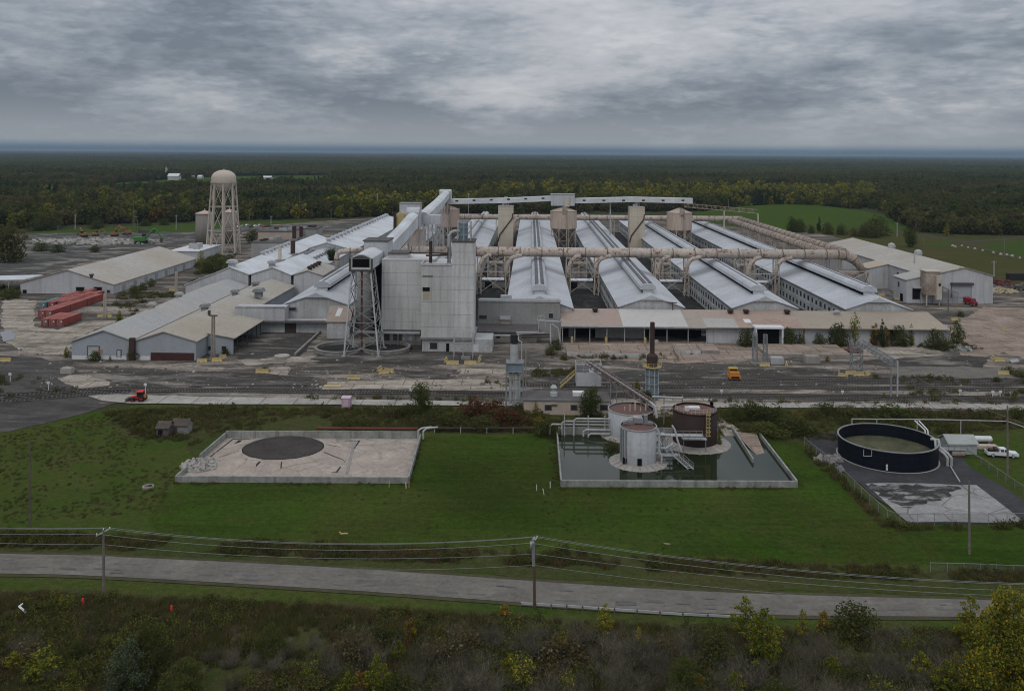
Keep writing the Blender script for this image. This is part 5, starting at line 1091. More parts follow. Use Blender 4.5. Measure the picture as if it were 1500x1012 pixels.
# rust bloom on the link block
MAT['orange_dull'] = W('dusty_orange_paint', (.36, .17, .07), (.22, .12, .07), .8, .3, .3, (.1, .07, .05), .8, obj=True)
MAT['clad_green'] = W('pale_green_cladding', (.36, .40, .38), (.30, .33, .31), .2, .15, .2, (.2, .19, .17), .7)
MAT['roof_pale2'] = W('pale_green_grey_roof', (.34, .36, .34), (.30, .31, .29), .2, .15, .1, (.2, .19, .17), .7)
MAT['tank_sludge'] = pave('mossy_tank_sludge', (.12, .115, .07), (.055, .058, .034), .5, .25, .3, None, .3)
MAT['lilac_pale'] = P_('pale_lilac_plastic', (.52, .42, .46), .6)
MAT['tan_pale'] = W('pale_cream_tank_paint', (.52, .445, .375), (.48, .41, .345), .1, .1, .18, (.3, .2, .14), .65)
MAT['wood_pale'] = W('pale_weathered_board', (.26, .255, .24), (.20, .195, .18), .8, .3, .3, (.1, .09, .08), .9)
MAT['wood_brown'] = W('brown_weathered_board', (.11, .09, .075), (.08, .065, .055), .8, .3, .3, (.05, .04, .04), .9)
MAT['yellow_scrap'] = P_('pale_yellow_scrap', (.40, .34, .22), .8)
MAT['steel_rust'] = W('rust_browned_steel', (.22, .18, .155), (.15, .11, .09), .4, .3, 0, rough=.8)
# ================================================================ basins and tanks in the foreground
def wall_run(parent, pts, h, th, mat, z0=0.0, name='wall'):
    for a, b in zip(pts[:-1], pts[1:]):
        a, b = Vector((a.x, a.y, 0)), Vector((b.x, b.y, 0)); d = (b-a).normalized(); n_ = Vector((-d.y, d.x, 0))*th/2
        MB().prism_z([a-n_, b-n_, b+n_, a+n_], z0, z0+h).build(name, MAT[mat], parent)
FL, FR, BR, BL = G(257, 706), G(598, 708), G(616, 643), G(331, 642)
t = thing('concrete_basin', 'dry walled concrete basin with a dark-topped mound inside', 'basin', ((FL+FR)/2).to_tuple())
wall_run(t, [FL, FR], 1.15, .35, 'conc_wall'); wall_run(t, [FR+V(0, .2, 0), BR], 1.15, .3, 'conc_wall'); wall_run(t, [BR+V(-.2, 0, 0), BL], 1.6, .35, 'conc_wall')
wall_run(t, [BL+V(0, -.2, 0), BL.lerp(FL, .55)], 1.3, .3, 'conc_wall'); wall_run(t, [BL.lerp(FL, .80), FL+V(0, .2, 0)], 1.15, .3, 'conc_wall')
MB().poly([(p.x, p.y, .14) for p in (FL, FR, BR, BL)]).build('floor', MAT['cone_conc'], t)
mc = D(415, 657, 173.6); mc = Vector((mc.x, 173.6, 0)); m = MB(); n_ = 56; prof = [(7.7, 1.75), (8.3, 1.5), (10.5, .75), (12.6, .16), (13.5, .145)]
for r, z in prof:
    for i in range(n_):
        a = 2*math.pi*i/n_; sq = 1/max(abs(math.cos(a)), abs(math.sin(a)))**(.55*max(0, (r-8)/5)); 
        m.v.append((mc.x+r*sq*1.03*math.cos(a), mc.y+r*min(sq, 1.08)*.90*math.sin(a)-.3*(r > 10), z+.03*math.sin(i*1.7)))
m.f = [(i*n_+j, i*n_+(j+1) % n_, (i+1)*n_+(j+1) % n_, (i+1)*n_+j) for i in range(len(prof)-1) for j in range(n_)]; m.f = [f[::-1] for f in m.f]; m.m = [0]*len(m.f)
m.build('mound', MAT['cone_conc'], t, smooth=True)
m = MB(); cr_ = [(-14.6, -8.6), (-13.2, 9.6), (13.2, 9.6), (12.4, -8.6)]
for i in range(4):
    (x0, y0), (x1, y1) = cr_[i], cr_[(i+1) % 4]; p, q = mc+V(x0, y0, .168), mc+V(x1, y1, .168); dd = (q-p).normalized(); n_2 = V(-dd.y, dd.x, 0)*.16; m.poly([p-n_2, q-n_2, q+n_2, p+n_2])
for i, (ax_, ay_) in enumerate(((-.62, -.78), (-.28, -.96), (.2, -.98), (.66, -.75), (.97, -.2), (-.97, -.2), (.9, .4), (-.9, .4))):
    dd = V(ax_, ay_, 0).normalized(); p, q = mc+V(dd.x*8.3*1.03, dd.y*8.3*.9, 1.52), mc+V(dd.x*12.4*1.03, dd.y*12.4*.9, .25); n_2 = V(-dd.y, dd.x, 0)*(.11+.12*(i == 1)); m.poly([p-n_2, q-n_2, q+n_2, p+n_2])
m.build('joints', MAT['soot'], t)
m = MB(); m.lathe([(7.75, 1.70), (7.3, 1.95), (3.5, 2.1), (.2, 2.12)], (0, 0, 0), 48); m.v = [(mc.x+a*1.03, mc.y+b*.90, z) for a, b, z in m.v]; m.build('mound_top', MAT['soil'], t, smooth=True)
wall_run(t, [G(508, 695)+V(0, 0, 0), G(519, 649)], .06, .55, 'conc', .15, 'drain'); wall_run(t, [G(322, 672), G(352, 646)], .06, .7, 'soot', .15, 'drain')
MB().tube([BR+V(-.6, .9, 1.9), BL.lerp(BR, .46)+V(0, .9, 1.9)], .28, 8).build('red_pipe', MAT['rust_red'], t)
def chunks(name, c, rx, ry, n, smin, smax, mat, label, cat, h=.5, kind='stuff'):
    m = MB()
    for i in range(n):
        a, r = random.uniform(0, 6.28), math.sqrt(random.random()); x, y = c.x+math.cos(a)*r*rx, c.y+math.sin(a)*r*ry; z = h*(1-r*r)*random.random()+.05
        s = random.uniform(smin, smax); R_ = Matrix.Rotation(random.uniform(0, 6.28), 3, Vector((random.random(), random.random(), random.random()+.2)).normalized())
        b = [Vector((u*s, v*s*random.uniform(.5, 1), w_*s*random.uniform(.25, .6))) for u in (-1, 1) for v in (-1, 1) for w_ in (-1, 1)]
        m.add([R_ @ p+Vector((x, y, z+.1)) for p in b], [(0, 1, 3, 2), (4, 6, 7, 5), (0, 4, 5, 1), (2, 3, 7, 6), (0, 2, 6, 4), (1, 5, 7, 3)])
    return tag(m.build(name, MAT[mat]), label, cat, kind=kind)
chunks('rubble', G(296, 683), 3.8, 3.6, 200, .15, .55, 'conc_pale', 'broken concrete spilling through the gap in the dry basin wall', 'rubble')
t = thing('pipe_bend', 'white double pipe bend at the far right corner of the dry basin', 'pipe', BR.to_tuple())
for dx in (0, 1.1): MB().tube([BR+V(-.4+dx, -.8-dx*.3, .4), BR+V(-.4+dx, -.8-dx*.3, 2.0), BR+V(.2+dx, -.5, 2.4), BR+V(2.2+dx*1.2, .5, 2.4)], .2, 10).build('pipe', MAT['steel_pale'], t)
t = thing('ground_pipe', 'long low rusty pipe on short posts between the two basins', 'pipe', G(700, 634).to_tuple())
a, b = G(622, 636)+V(2, 1, 1.0), G(790, 636)+V(0, 1, 1.0); MB().tube([a, b], .22, 8).build('pipe', MAT['rusty'], t)
for i in range(5): MB().bar((a.lerp(b, i/4).x, a.y, 0), (a.lerp(b, i/4).x, a.y, 1.3), .14).build('post', MAT['steel_pale'], t)
# ---- flooded basin
FL2, FR2, BR2, BL2 = G(822, 713), G(1168, 714), G(1113, 642), G(816, 639)
t = thing('flooded_basin', 'walled concrete basin flooded with dark water around the tanks', 'basin', ((FL2+FR2)/2).to_tuple())
wall_run(t, [FL2, FR2], 1.2, .4, 'conc_wall'); wall_run(t, [FL2+V(0, .2, 0), BL2], 1.2, .3, 'conc_wall'); wall_run(t, [FR2+V(0, .2, 0), BR2], 1.2, .35, 'conc_wall'); wall_run(t, [BL2+V(.2, 0, 0), G(1052, 641)], 2.0, .35, 'conc_wall')
wall_run(t, [G(1103, 681), G(1073, 634)], 1.3, .3, 'conc_wall', 0, 'divider')
MB().poly([(p.x, p.y, .10) for p in (FL2, FR2, BR2+V(0, 0, 0), BL2)]).build('floor', MAT['mud'], t)
wa = MB().poly([(p.x, p.y, .42) for p in (FL2+V(.2, .2, 0), FR2+V(-.2, .2, 0), BR2+V(-.2, -.1, 0), BL2+V(.1, -.1, 0))]).build('water', MAT['water']); tag(wa, kind='structure')
m = MB(); pts = [G(1078, 640), G(1108, 640), G(1117, 660), G(1122, 671), G(1110, 672), G(1092, 655)]; top = [.9, .8, .5, .36, .38, .7]
m.poly([(p.x, p.y, z) for p, z in zip(pts, top)]); m.build('sand_ramp', MAT['apron_tan'], t)
def skirt(c, r0, r1, n, z1, parent, a0=0.0, mat='cone_conc', f=1.0, name='skirt', jag=0):
    m = MB(); 
    for r, z in ((r1, .2), (r0, z1), (0.05, z1+.05)):
        for i in range(n):
            a = a0+2*math.pi*i/n; m.v.append((c.x+r*math.cos(a), c.y+r*f*math.sin(a), z))
    m.f = [(i*n+j, i*n+(j+1) % n, (i+1)*n+(j+1) % n, (i+1)*n+j) for i in range(2) for j in range(n)]; m.m = [0]*len(m.f); return m.build(name, MAT[mat], parent)
MAT['skirt'] = W('grooved_skirt_concrete', (.36, .32, .285), (.29, .26, .23), .4, .25, 0, rough=.9)
def tank(label, c, r, z0, z1, mat, top, sk, rimmat=None, split=False):
    t = thing('storage_tank', label, 'tank', (c.x, c.y, 0), group='tanks in the flooded basin'); n = 40
    m = MB(); m.lathe([(r, z0), (r, z1), (r-.12, z1)], c, n, caps=False)
    if split:
        for i in range(n):
            if math.cos(2*math.pi*(i+.5)/n) > .12:
                for q in range(2): m.m[q*n+i] = 1
    m.build('shell', [MAT[mat], MAT['brown_tank']] if split else MAT[mat], t, smooth=True)
    MB().lathe([(r-.11, z1-.25), (.15, z1+.25)], c, n).build('roof', MAT[top], t)
    MB().lathe([(r, z1-.14), (r+.1, z1-.14), (r+.1, z1+.06), (r, z1+.06)], c, n, caps=False).build('rim', MAT[rimmat or mat], t)
    s_ = skirt(c, r+.35, sk, 22, z0, t, .1, 'skirt')
    m = MB()
    for i in range(22):
        a = .1+2*math.pi*(i+.0)/22; d = Vector((math.cos(a), math.sin(a), 0)); p, q = c+d*(r+.5)+V(0, 0, z0), c+d*(sk-.1)+V(0, 0, .24); e_ = Vector((-d.y, d.x, 0))*.13
        m.poly([p-e_+V(0, 0, .02), q-e_+V(0, 0, .02), q+e_+V(0, 0, .02), p+e_+V(0, 0, .02)])
    m.build('drain_grooves', MAT['conc_wall'], s_)
    return t
c1 = Vector((D(935, 660, 172).x, 172.3, 0)); t1 = tank('pale grey tank with a sunken rusty top, front of the flooded basin', c1, 3.5, .85, 7.45, 'tank_grey', 'tank_top', 6.6)
for px, py in ((931.5, 671), ): 
    m = MB().box(c1.x-.55, c1.x+.25, c1.y-3.75, c1.y-3.2, .9, 2.2); m.build('manhole', MAT['dark'], t1)
MB().box(c1.x-3.2, c1.x-2.5, c1.y-2.75, c1.y-2.0, .9, 1.9).build('manhole', MAT['dark'], t1)
for a in (200, 212, 224): 
    d = Vector((math.cos(R(a)), math.sin(R(a)), 0)); MB().cyl(c1+d*3.75+V(0, 0, .9), c1+d*3.75+V(0, 0, 7.3), .16, n=8).build('pipe', MAT['steel'], t1)
MB().tube([c1+V(3.0, -1.2, 7.3), c1+V(3.5, -1.4, 7.1), c1+V(3.85, -1.5, 6.3), c1+V(3.85, -1.5, 2.6)], .22, 8).build('pipe', MAT['steel_pale'], t1)
m = MB(); m.bar(c1+V(-2.9, .6, 7.75), c1+V(2.9, .6, 7.75), .5); m.bar(c1+V(-2.6, 1.6, 7.75), c1+V(2.6, 1.6, 7.75), .3); m.box(c1.x-.8, c1.x+.9, c1.y-.2, c1.y+2, 7.9, 8.8); m.cyl(c1+V(1.5, .6, 7.7), c1+V(1.5, .6, 9.3), .4, n=10); m.build('top_machinery', MAT['steel'], t1)
m = MB(); m.tube([c1+V(-2.4, .3, 8.2), c1+V(-1.6, .2, 8.9), c1+V(-.2, .5, 8.9), c1+V(.6, .5, 8.2)], .2, 8); m.build('top_pipe', MAT['steel_cream'], t1)
c2 = Vector((D(924, 630, 189).x, 189, 0)); t2 = tank('tank half grey and half brown, behind the front grey tank', c2, 4.75, .85, 5.9, 'tank_grey', 'tank_top', 7.4, split=True)
for i in range(5): MB().cyl(c2+V(-1.5+1.1*i, -1.6-.3*(i % 2), 5.9), c2+V(-1.5+1.1*i, -1.6-.3*(i % 2), 6.7+.5*(i % 3)), .16, n=8).build('top_valve', MAT['steel_cream'], t2)
c3 = Vector((D(1018, 640, 184).x, 184.2, 0)); t3 = tank('dark brown tank with a caged yellow ladder, right rear of the flooded basin', c3, 4.5, .85, 7.4, 'brown_tank', 'tank_top', 8.6)
m = MB(); lx = D(1036.5, 620, 180).x
for s in (-.35, .35): m.bar((lx+s, 179.7-.1, 3.2), (lx+s, 179.7-.1, 8.4), .1)
for i in range(17): m.bar((lx-.35, 179.6, 3.3+.3*i), (lx+.35, 179.6, 3.3+.3*i), .07)
for i in range(6):
    z = 3.4+.85*i; m.path([(lx-.4, 179.6, z), (lx-.45, 178.9, z), (lx+.45, 178.9, z), (lx+.4, 179.6, z)], .05, 4)
m.build('ladder', MAT['yellow'], t3)
m = MB()
for i in range(14):
    a0, a1 = R(195+i*11), R(206+i*11); p, q = c3+Vector((math.cos(a0), math.sin(a0), 0))*4.4, c3+Vector((math.cos(a1), math.sin(a1), 0))*4.4
    for z in (7.95, 8.4): m.bar(p+V(0, 0, z), q+V(0, 0, z), .07)
    m.bar(p+V(0, 0, 7.4), p+V(0, 0, 8.4), .07)
m.build('top_railing', MAT['steel_cream'], t3)
m = MB().box(c3.x-1.3, c3.x+.9, c3.y-1, c3.y+.4, 7.55, 7.9).box(c3.x-2.4, c3.x-1.5, c3.y-2, c3.y-1.3, 7.5, 8.3); m.build('top_hatch', MAT['white'], t3)
# walkways and stairs between the tanks
t = thing('access_stairs', 'grey steel platforms and stairs running down into the dark water', 'stairs', (D(985, 660, 174).x, 174, 0))
def rail(m, a, b, h=1.05):
    a, b = Vector(a), Vector(b); k = max(2, int((b-a).length/1.2))
    for zz in (h*.5, h): m.bar(a+V(0, 0, zz), b+V(0, 0, zz), .07)
    for i in range(k+1): p = a.lerp(b, i/k); m.bar(p, p+V(0, 0, h), .07)
s0, s1 = D(1012, 691, 168.4), D(990, 672, 171.5); s0.z = .5; s1.z = 2.0; s2 = D(968, 640, 176); s2 = Vector((s1.x-2.4, 176, 5.0)); s3 = s1+V(-.9, .7, 0)
m = MB()
for dx in (-.5, .5): m.bar(s0+V(dx, 0, 0), s1+V(dx, 0, 0), .2); m.bar(s3+V(dx, 0, 0), s2+V(dx, 0, 0), .2)
m.build('stringer', MAT['steel_pale'], t)
m = MB()
for i in range(8): p = s0.lerp(s1, (i+.5)/8); m.box(p.x-.5, p.x+.5, p.y-.14, p.y+.14, p.z, p.z+.05)
for i in range(12): p = s3.lerp(s2, (i+.5)/12); m.box(p.x-.5, p.x+.5, p.y-.14, p.y+.14, p.z, p.z+.05)
m.build('treads', MAT['steel'], t)
m = MB(); rail(m, s0+V(.5, 0, 0), s1+V(.5, 0, 0)); rail(m, s0+V(-.5, 0, 0), s1+V(-.5, 0, 0)); rail(m, s3+V(.5, 0, 0), s2+V(.5, 0, 0)); rail(m, s3+V(-.5, 0, 0), s2+V(-.5, 0, 0)); m.build('handrail', MAT['steel'], t)
m = MB(); m.box(c1.x+3.7, s1.x+.8, 171.2, 172.6, 1.9, 2.05); m.box(s2.x-3.2, c3.x+.2, 176, 177.3, 4.2-.0, 4.35); m.box(c3.x-3.6, c3.x+1.2, 177.6, 179.2, 3.0, 3.15); m.box(c1.x+3.4, s2.x+.8, 174.4, 175.8, 4.9, 5.05); m.build('platform', MAT['steel_pale'], t)
m = MB(); rail(m, (c3.x-3.6, 177.6, 3.1), (c3.x+1.2, 177.6, 3.1)); rail(m, (c1.x+3.7, 171.2, 2), (s1.x+.5, 171.2, 2)); rail(m, (s2.x-3, 176, 4.3), (c3.x, 176, 4.3)); m.build('railing', MAT['steel'], t)
for x, y, z in ((c1.x+4.2, 171.4, 1.9), (s1.x+.4, 171.4, 1.9), (s1.x-1, 172.4, 1.9), (c3.x-3.4, 177.8, 3), (c3.x+1, 177.8, 3), (s2.x-2, 176.2, 4.2), (s2.x+.5, 175.6, 4.9)): MB().bar((x, y, .2), (x, y, z), .16).build('post', MAT['steel'], t)
t = thing('pipe_cluster', 'tangle of pale pipes at the foot of the front grey tank', 'pipe', (c1.x+5, 172, 0))
for pts in ([c1+V(3.4, -.8, 3.4), c1+V(5.2, -1.2, 3.5), c1+V(6.6, -.9, 4.3)], [c1+V(3.3, -1.2, 2.4), c1+V(3.9, -1.6, 3.0), c1+V(4.3, -1.6, 2.2), c1+V(4.3, -1.6, .6)], [c1+V(6.6, .6, 7.4), c1+V(7.1, .3, 6.6), c1+V(7.6, -.1, 4.6), c1+V(8.2, -.6, 2.8)], [c1+V(3.5, .8, 5.4), c1+V(6.4, .8, 5.4)], [c1+V(4.6, .2, 1.2), c1+V(7.4, .1, 1.2)]):
    MB().tube(pts, .2, 8).build('pipe', MAT['steel_pale'], t)
t = thing('pipe_manifold', 'row of pale pipes with bends at the left rear of the flooded basin', 'pipe', G(868, 640).to_tuple()); a = G(868, 640)
for i, (x0, x1, z) in enumerate(((-9, 3.6, 2.6), (-6.5, 3.6, 3.4), (-4, 3.6, 4.1), (-2, 3.6, 1.9), (-1, 3.6, 1.2))):
    MB().tube([a+V(x0, -.4*i, .5), a+V(x0, -.4*i, z-.4), a+V(x0+.5, -.4*i, z), a+V(x1, -.4*i, z)], .2, 8).build('pipe', MAT['steel_pale'], t)
for x in (-6, -1, 2.5): MB().bar(a+V(x, -.9, .2), a+V(x, -.9, 4.8), .2).build('post', MAT['steel_pale'], t)
t = thing('pipe_bridge', 'two level silvery pipes reaching from the truss end to the brown tank', 'pipe', (D(980, 590, 192).x, 192, 0))
a, b = D(955, 581, 196), D(1000, 583, 196); MB().tube([a, b, b+V(.3, -.5, -1.5), b+V(.4, -1, -4)], .24, 10).build('pipe', MAT['steel_pale'], t)
a2, b2 = D(968, 594.5, 190), D(1001, 595, 190); MB().tube([a2, b2], .24, 10).build('pipe', MAT['steel_pale'], t)
for p in (b, b2, a.lerp(b, .4)): MB().bar((p.x, p.y+.3, 0), (p.x, p.y+.3, p.z+.6), .22).build('post', MAT['steel'], t)
# truss with pipe from the loading house, and the loading house
lh0, lh1 = D(844, 568, 228), D(881, 546, 228); t = thing('loading_house', 'raised pale grey box house with a railed roof and yellow stairs', 'building', ((lh0.x+lh1.x)/2, 228, 0))
MB().box(lh0.x, lh1.x, 228, 232.5, lh0.z if lh0.z > .3 else .3, lh1.z).build('wall', MAT['clad'], t)
m = MB(); z = lh1.z
for zz in (z+.7, z+1.5, z+2.2):
    m.path([(lh0.x, 228, zz), (lh1.x, 228, zz), (lh1.x, 232.4, zz), (lh0.x, 232.4, zz), (lh0.x, 228, zz)], .07, 4)
for x in (lh0.x, lh0.x+1.8, lh1.x-1.8, lh1.x):
    for y in (228, 232.4): m.bar((x, y, z), (x, y, z+2.2), .16)
m.build('roof_railing', MAT['steel_pale'], t)
MB().box(lh0.x, lh0.x+3.2, 228.1, 230, z, z+1.9).box(lh1.x-1.5, lh1.x, 229, 231, z, z+1.6).build('roof_unit', MAT['steel'], t)
m = MB(); a = V(lh0.x-.2, 228.5, 3.3); b = V(lh0.x-4.2, 226.5, .2)
for dy in (0, 1.0): m.bar(a+V(0, dy, 0), b+V(0, dy, 0), .16); m.bar(a+V(0, dy, 1), b+V(0, dy, 1), .09)
for i in range(9): p = a.lerp(b, i/8); m.bar(p, p+V(0, 1, 0), .12); m.bar(p, p+V(0, 0, 1), .07)
m.build('stairs', MAT['yellow'], t)
for x in (lh0.x+.3, lh1.x-.3): MB().box(x-.25, x+.25, 228.2, 232, 0, 1).build('post', MAT['conc'], t)
t = thing('truss_conveyor', 'slanting truss pipe bridge descending from the loading house to the tanks', 'conveyor', (lh1.x, 226, 0))
ta, tb = D(857, 535, 226), D(950, 597, 188); m = MB()
for dx in (0, 1.5):
    for dz in (0, 1.3): m.bar(ta+V(dx, 0, dz), tb+V(dx, 0, dz), .15)
for i in range(22):
    p, q = ta.lerp(tb, i/22), ta.lerp(tb, (i+1)/22)
    for dx in (0, 1.5): m.bar(p+V(dx, 0, 1.3*(i % 2)), q+V(dx, 0, 1.3*((i+1) % 2)), .1)
    m.bar(p, p+V(1.5, 0, 0), .1); m.bar(p+V(0, 0, 1.3), q+V(1.5, 0, 1.3), .08)
m.build('truss', MAT['steel_rust'] if 'steel_rust' in MAT else MAT['steel'], t)
MB().tube([ta+V(.7, 0, .9), tb+V(.7, 0, .9), tb+V(1.3, -.6, .4), tb+V(1.6, -1.2, -1.8)], .3, 10).build('pipe', MAT['steel_pale'], t)
m = MB()
for s in (.45, .9):
    p = ta.lerp(tb, s)
    for dx in (0, 1.5): m.bar((p.x+dx, p.y, 0), (p.x+dx*.9, p.y, p.z), .2)
    m.bar((p.x, p.y, 1), (p.x+1.5, p.y, p.z*.6), .1)
m.build('trestle', MAT['steel'], t)
# beige pump building
bb = G(820, 608); x0, x1 = D(767, 606, bb.y).x, D(893, 606, bb.y).x; zt_ = Z_(820, 587, bb.y)
t = thing('pump_building', 'low beige rendered building with a dark flat roof and small windows', 'building', ((x0+x1)/2, bb.y, 0))
MB().box(x0, x1, bb.y, bb.y+7, 0, zt_).build('wall', MAT['beige'], t); MB().box(x0-.25, x1+.25, bb.y-.25, bb.y+7.25, zt_, zt_+.35).build('roof', MAT['tar'], t)
MB().box(x0-.32, x1+.32, bb.y-.32, bb.y-.252, zt_+.05, zt_+.45).build('roof_edge', MAT['steel'], t)
for a, b in ((799, 807), (837, 844.5), (880, 889)): face_y(t, 'window', a, 594, b, 600.5, bb.y, 'glass', .1, 'steel_dark')
face_y(t, 'lamp_bracket', 808, 592, 816, 593.8, bb.y, 'steel_dark', .3)
p = D(811, 578, bb.y+3); MB().lathe([(.9, 0), (.9, .8), (.55, 1.0), (.6, 1.5), (.9, 1.9), (.5, 2.4)], (p.x, bb.y+3, zt_+.35), 12).build('roof_vent', MAT['steel_pale'], t)
p = D(847, 578, bb.y+3.5); MB().box(p.x-1.3, p.x+1.3, bb.y+2.6, bb.y+4.6, zt_+.35, zt_+1.2).build('roof_unit', MAT['white'], t)
# steel process rig with upright pipes
bg_ = G(753, 603); x0, x1 = D(741, 600, bg_.y).x, D(766, 600, bg_.y).x; Yq = bg_.y; zq = lambda py: Z_(753, py, Yq)
t = thing('pipe_rig', 'tall narrow steel rig of upright silver pipes with a dark-topped stack', 'process tower', (bg_.x, Yq, 0))
m = MB()
for x in (x0, x1):
    for y in (Yq, Yq+4): m.bar((x, y, 0), (x, y, zq(530) if y == Yq else zq(538)), .26)
for py in (598, 585, 570, 556, 545):
    z = zq(py); m.path([(x0, Yq, z), (x1, Yq, z), (x1, Yq+4, z), (x0, Yq+4, z), (x0, Yq, z)], .1, 4)
m.bar((x0, Yq, zq(598)), (x1, Yq, zq(585)), .12); m.bar((x1, Yq, .2), (x0, Yq, zq(598)), .12)
m.bar((x1+.6, Yq+.3, 0), (x1+.6, Yq+.3, zq(500)), .2); m.build('frame', MAT['steel'], t)
for u, r, z0, z1 in ((.25, .36, 592, 548), (.58, .36, 594, 548), (.78, .26, 590, 550), (.42, .16, 594, 548), (.68, .14, 594, 548)):
    MB().cyl((x0+(x1-x0)*u, Yq+1.2, zq(z0)), (x0+(x1-x0)*u, Yq+1.2, zq(z1)), r, n=12).build('pipe', MAT['steel_pale'], t)
m = MB(); m.box(x0+.1, x1-.1, Yq+.2, Yq+3.8, zq(546), zq(533)); m.build('deck_box', MAT['blue_steel'], t); MB().box(x0-.1, x1+.1, Yq-.1, Yq+4.1, zq(533), zq(532)).build('deck', MAT['steel'], t)
xm = x0+(x1-x0)*.46; MB().lathe([(1.02, 0), (.88, zq(505)-zq(531))], (xm, Yq+2, zq(532)), 18).build('stack', MAT['steel_pale'], t); MB().lathe([(.93, 0), (.93, zq(493)-zq(505)), (.7, zq(493)-zq(505))], (xm, Yq+2, zq(505)), 18).build('stack_top', MAT['soot'], t)
MB().tube([(x1-.4, Yq+1.5, zq(532)), (x1-.4, Yq+1.5, zq(503)), (x1-1.2, Yq+1.5, zq(500)), (x1-1.3, Yq+2, zq(492))], .15, 8).build('side_pipe', MAT['steel_pale'], t)
t = thing('pipe_rack', 'rack of pale and rusty pipes along the foot of the grey parapet block', 'pipe', D(770, 490, 278).to_tuple())
for pts, r_, mm in (([(706, 491.5), (757, 491.5)], .25, 'steel_pale'), ([(756, 487), (789, 486), (789.5, 471), (792, 469.5), (820, 471.5)], .22, 'steel_pale'), ([(757, 489), (798.5, 487.5), (799, 470)], .2, 'steel_pale'), ([(764, 490.5), (805, 490)], .24, 'rusty'), ([(764, 494), (805, 493.5)], .24, 'rusty'), ([(721, 492), (722, 516)], .2, 'steel_pale'), ([(806, 474), (807, 515)], .2, 'steel_pale'), ([(808, 474), (818, 482), (823, 519)], .2, 'steel_pale'), ([(640, 496), (722, 496)], .15, 'steel_pale')):
    MB().tube([D(x, y, 278 if y < 500 else 276) for x, y in pts], r_, 8).build('pipe', MAT[mm], t)
p0, p1 = D(787, 469, 279), D(797, 462.5, 279); m = MB(); m.path([(p0.x, 279, p0.z), (p1.x, 279, p0.z), (p1.x, 279, p1.z), (p0.x, 279, p1.z), (p0.x, 279, p0.z)], .1, 4); m.bar((p0.x+1, 279, p0.z), (p0.x+1, 279, p1.z), .12); m.build('frame', MAT['steel_pale'], t)
# brown stack on a finned vessel
sg = G(955, 586); Yq = sg.y; zq = lambda py: Z_(955, py, Yq); xm = sg.x
t = thing('stack', 'tall rusty brown stack rising from a caged grey vessel behind the tanks', 'chimney', (xm, Yq, 0))
MB().lathe([(1.35, 0), (1.35, zq(537))], (xm, Yq, 0), 20).build('vessel', MAT['blue_steel'], t)
for i in range(8): a = i*math.pi/4+.2; MB().bar((xm+1.62*math.cos(a), Yq+1.62*math.sin(a), 0), (xm+1.62*math.cos(a), Yq+1.62*math.sin(a), zq(537)), .2).build('rib', MAT['steel_pale'], t)
for py in (575, 562, 549): MB().lathe([(1.6, zq(py)), (1.78, zq(py)), (1.78, zq(py)+.22), (1.6, zq(py)+.22)], (xm, Yq, 0), 16, caps=False).build('hoop', MAT['steel'], t)
m = MB(); m.lathe([(2.3, zq(537)), (2.3, zq(537)+.12)], (xm, Yq, 0), 16)
for i in range(12):
    a, b = i*math.pi/6, (i+1)*math.pi/6; p, q = V(xm+2.3*math.cos(a), Yq+2.3*math.sin(a), zq(537)), V(xm+2.3*math.cos(b), Yq+2.3*math.sin(b), zq(537)); m.bar(p, p+V(0, 0, 1.1), .07); m.bar(p+V(0, 0, 1.1), q+V(0, 0, 1.1), .07); m.bar(p+V(0, 0, .6), q+V(0, 0, .6), .06)
m.build('platform', MAT['yellow'], t)
MB().lathe([(1.25, zq(537)+.1), (1.35, zq(521)), (1.1, zq(519)), (.58, zq(517)), (.56, zq(472)), (.42, zq(472))], (xm, Yq, 0), 18).build('stack_pipe', MAT['rusty'], t)
# ---------------------------------------------------------------- open navy tank and its surroundings
nc = G(1298, 669); nc = Vector((nc.x, 178.0, 0)); nc.x = D(1299.5, 660, 178).x; r = 9.25; hh = 3.95
t = thing('open_tank', 'big round navy blue open-topped tank with a pale rim', 'tank', nc.to_tuple())
MB().lathe([(r, .1), (r, hh), (r-.14, hh), (r-.14, .12)], nc, 64, caps=False).build('shell', MAT['navy'], t, smooth=False)
MB().lathe([(r+.01, hh-.08), (r+.11, hh-.08), (r+.11, hh+.07), (r-.2, hh+.07), (r-.2, hh-.05)], nc, 64, caps=False).build('rim', MAT['steel'], t)
MB().lathe([(r+.32, .1), (r+.30, .24), (r+.01, .26)], nc, 64, caps=False).build('base_ring', MAT['conc_pale'], t)
MB().lathe([(r-.15, 1.5), (.1, 1.35)], nc, 48, caps=False).build('sludge', MAT['tank_sludge'] if 'tank_sludge' in MAT else MAT['mud'], t)
m = MB(); a, b = nc+V(-r+.6, -2.5, hh-.6), nc+V(r-.9, .4, hh-.6)
q = nc+V(-r+2.4, -r*.72, 0); m.path([q+V(-.6, -.9, hh), q+V(-.6, -.9, hh-1.2), q+V(.9, -.95, hh-1.2), q+V(.9, -.95, hh)], .06, 4); m.build('ladder_bracket', MAT['steel_pale'], t)
MB().box(nc.x-3.65, nc.x-3.35, nc.y-r*.935-.12, nc.y-r*.93, 1.1, 1.6).box(nc.x-3.65, nc.x-3.35, nc.y-r*.935-.12, nc.y-r*.93, .5, 1.0).build('plate', MAT['white'], t)
t = thing('pipe_bend', 'pair of thick pale pipes bending over the navy tank rim to the ground', 'pipe', (nc.x+r, nc.y-3, 0))
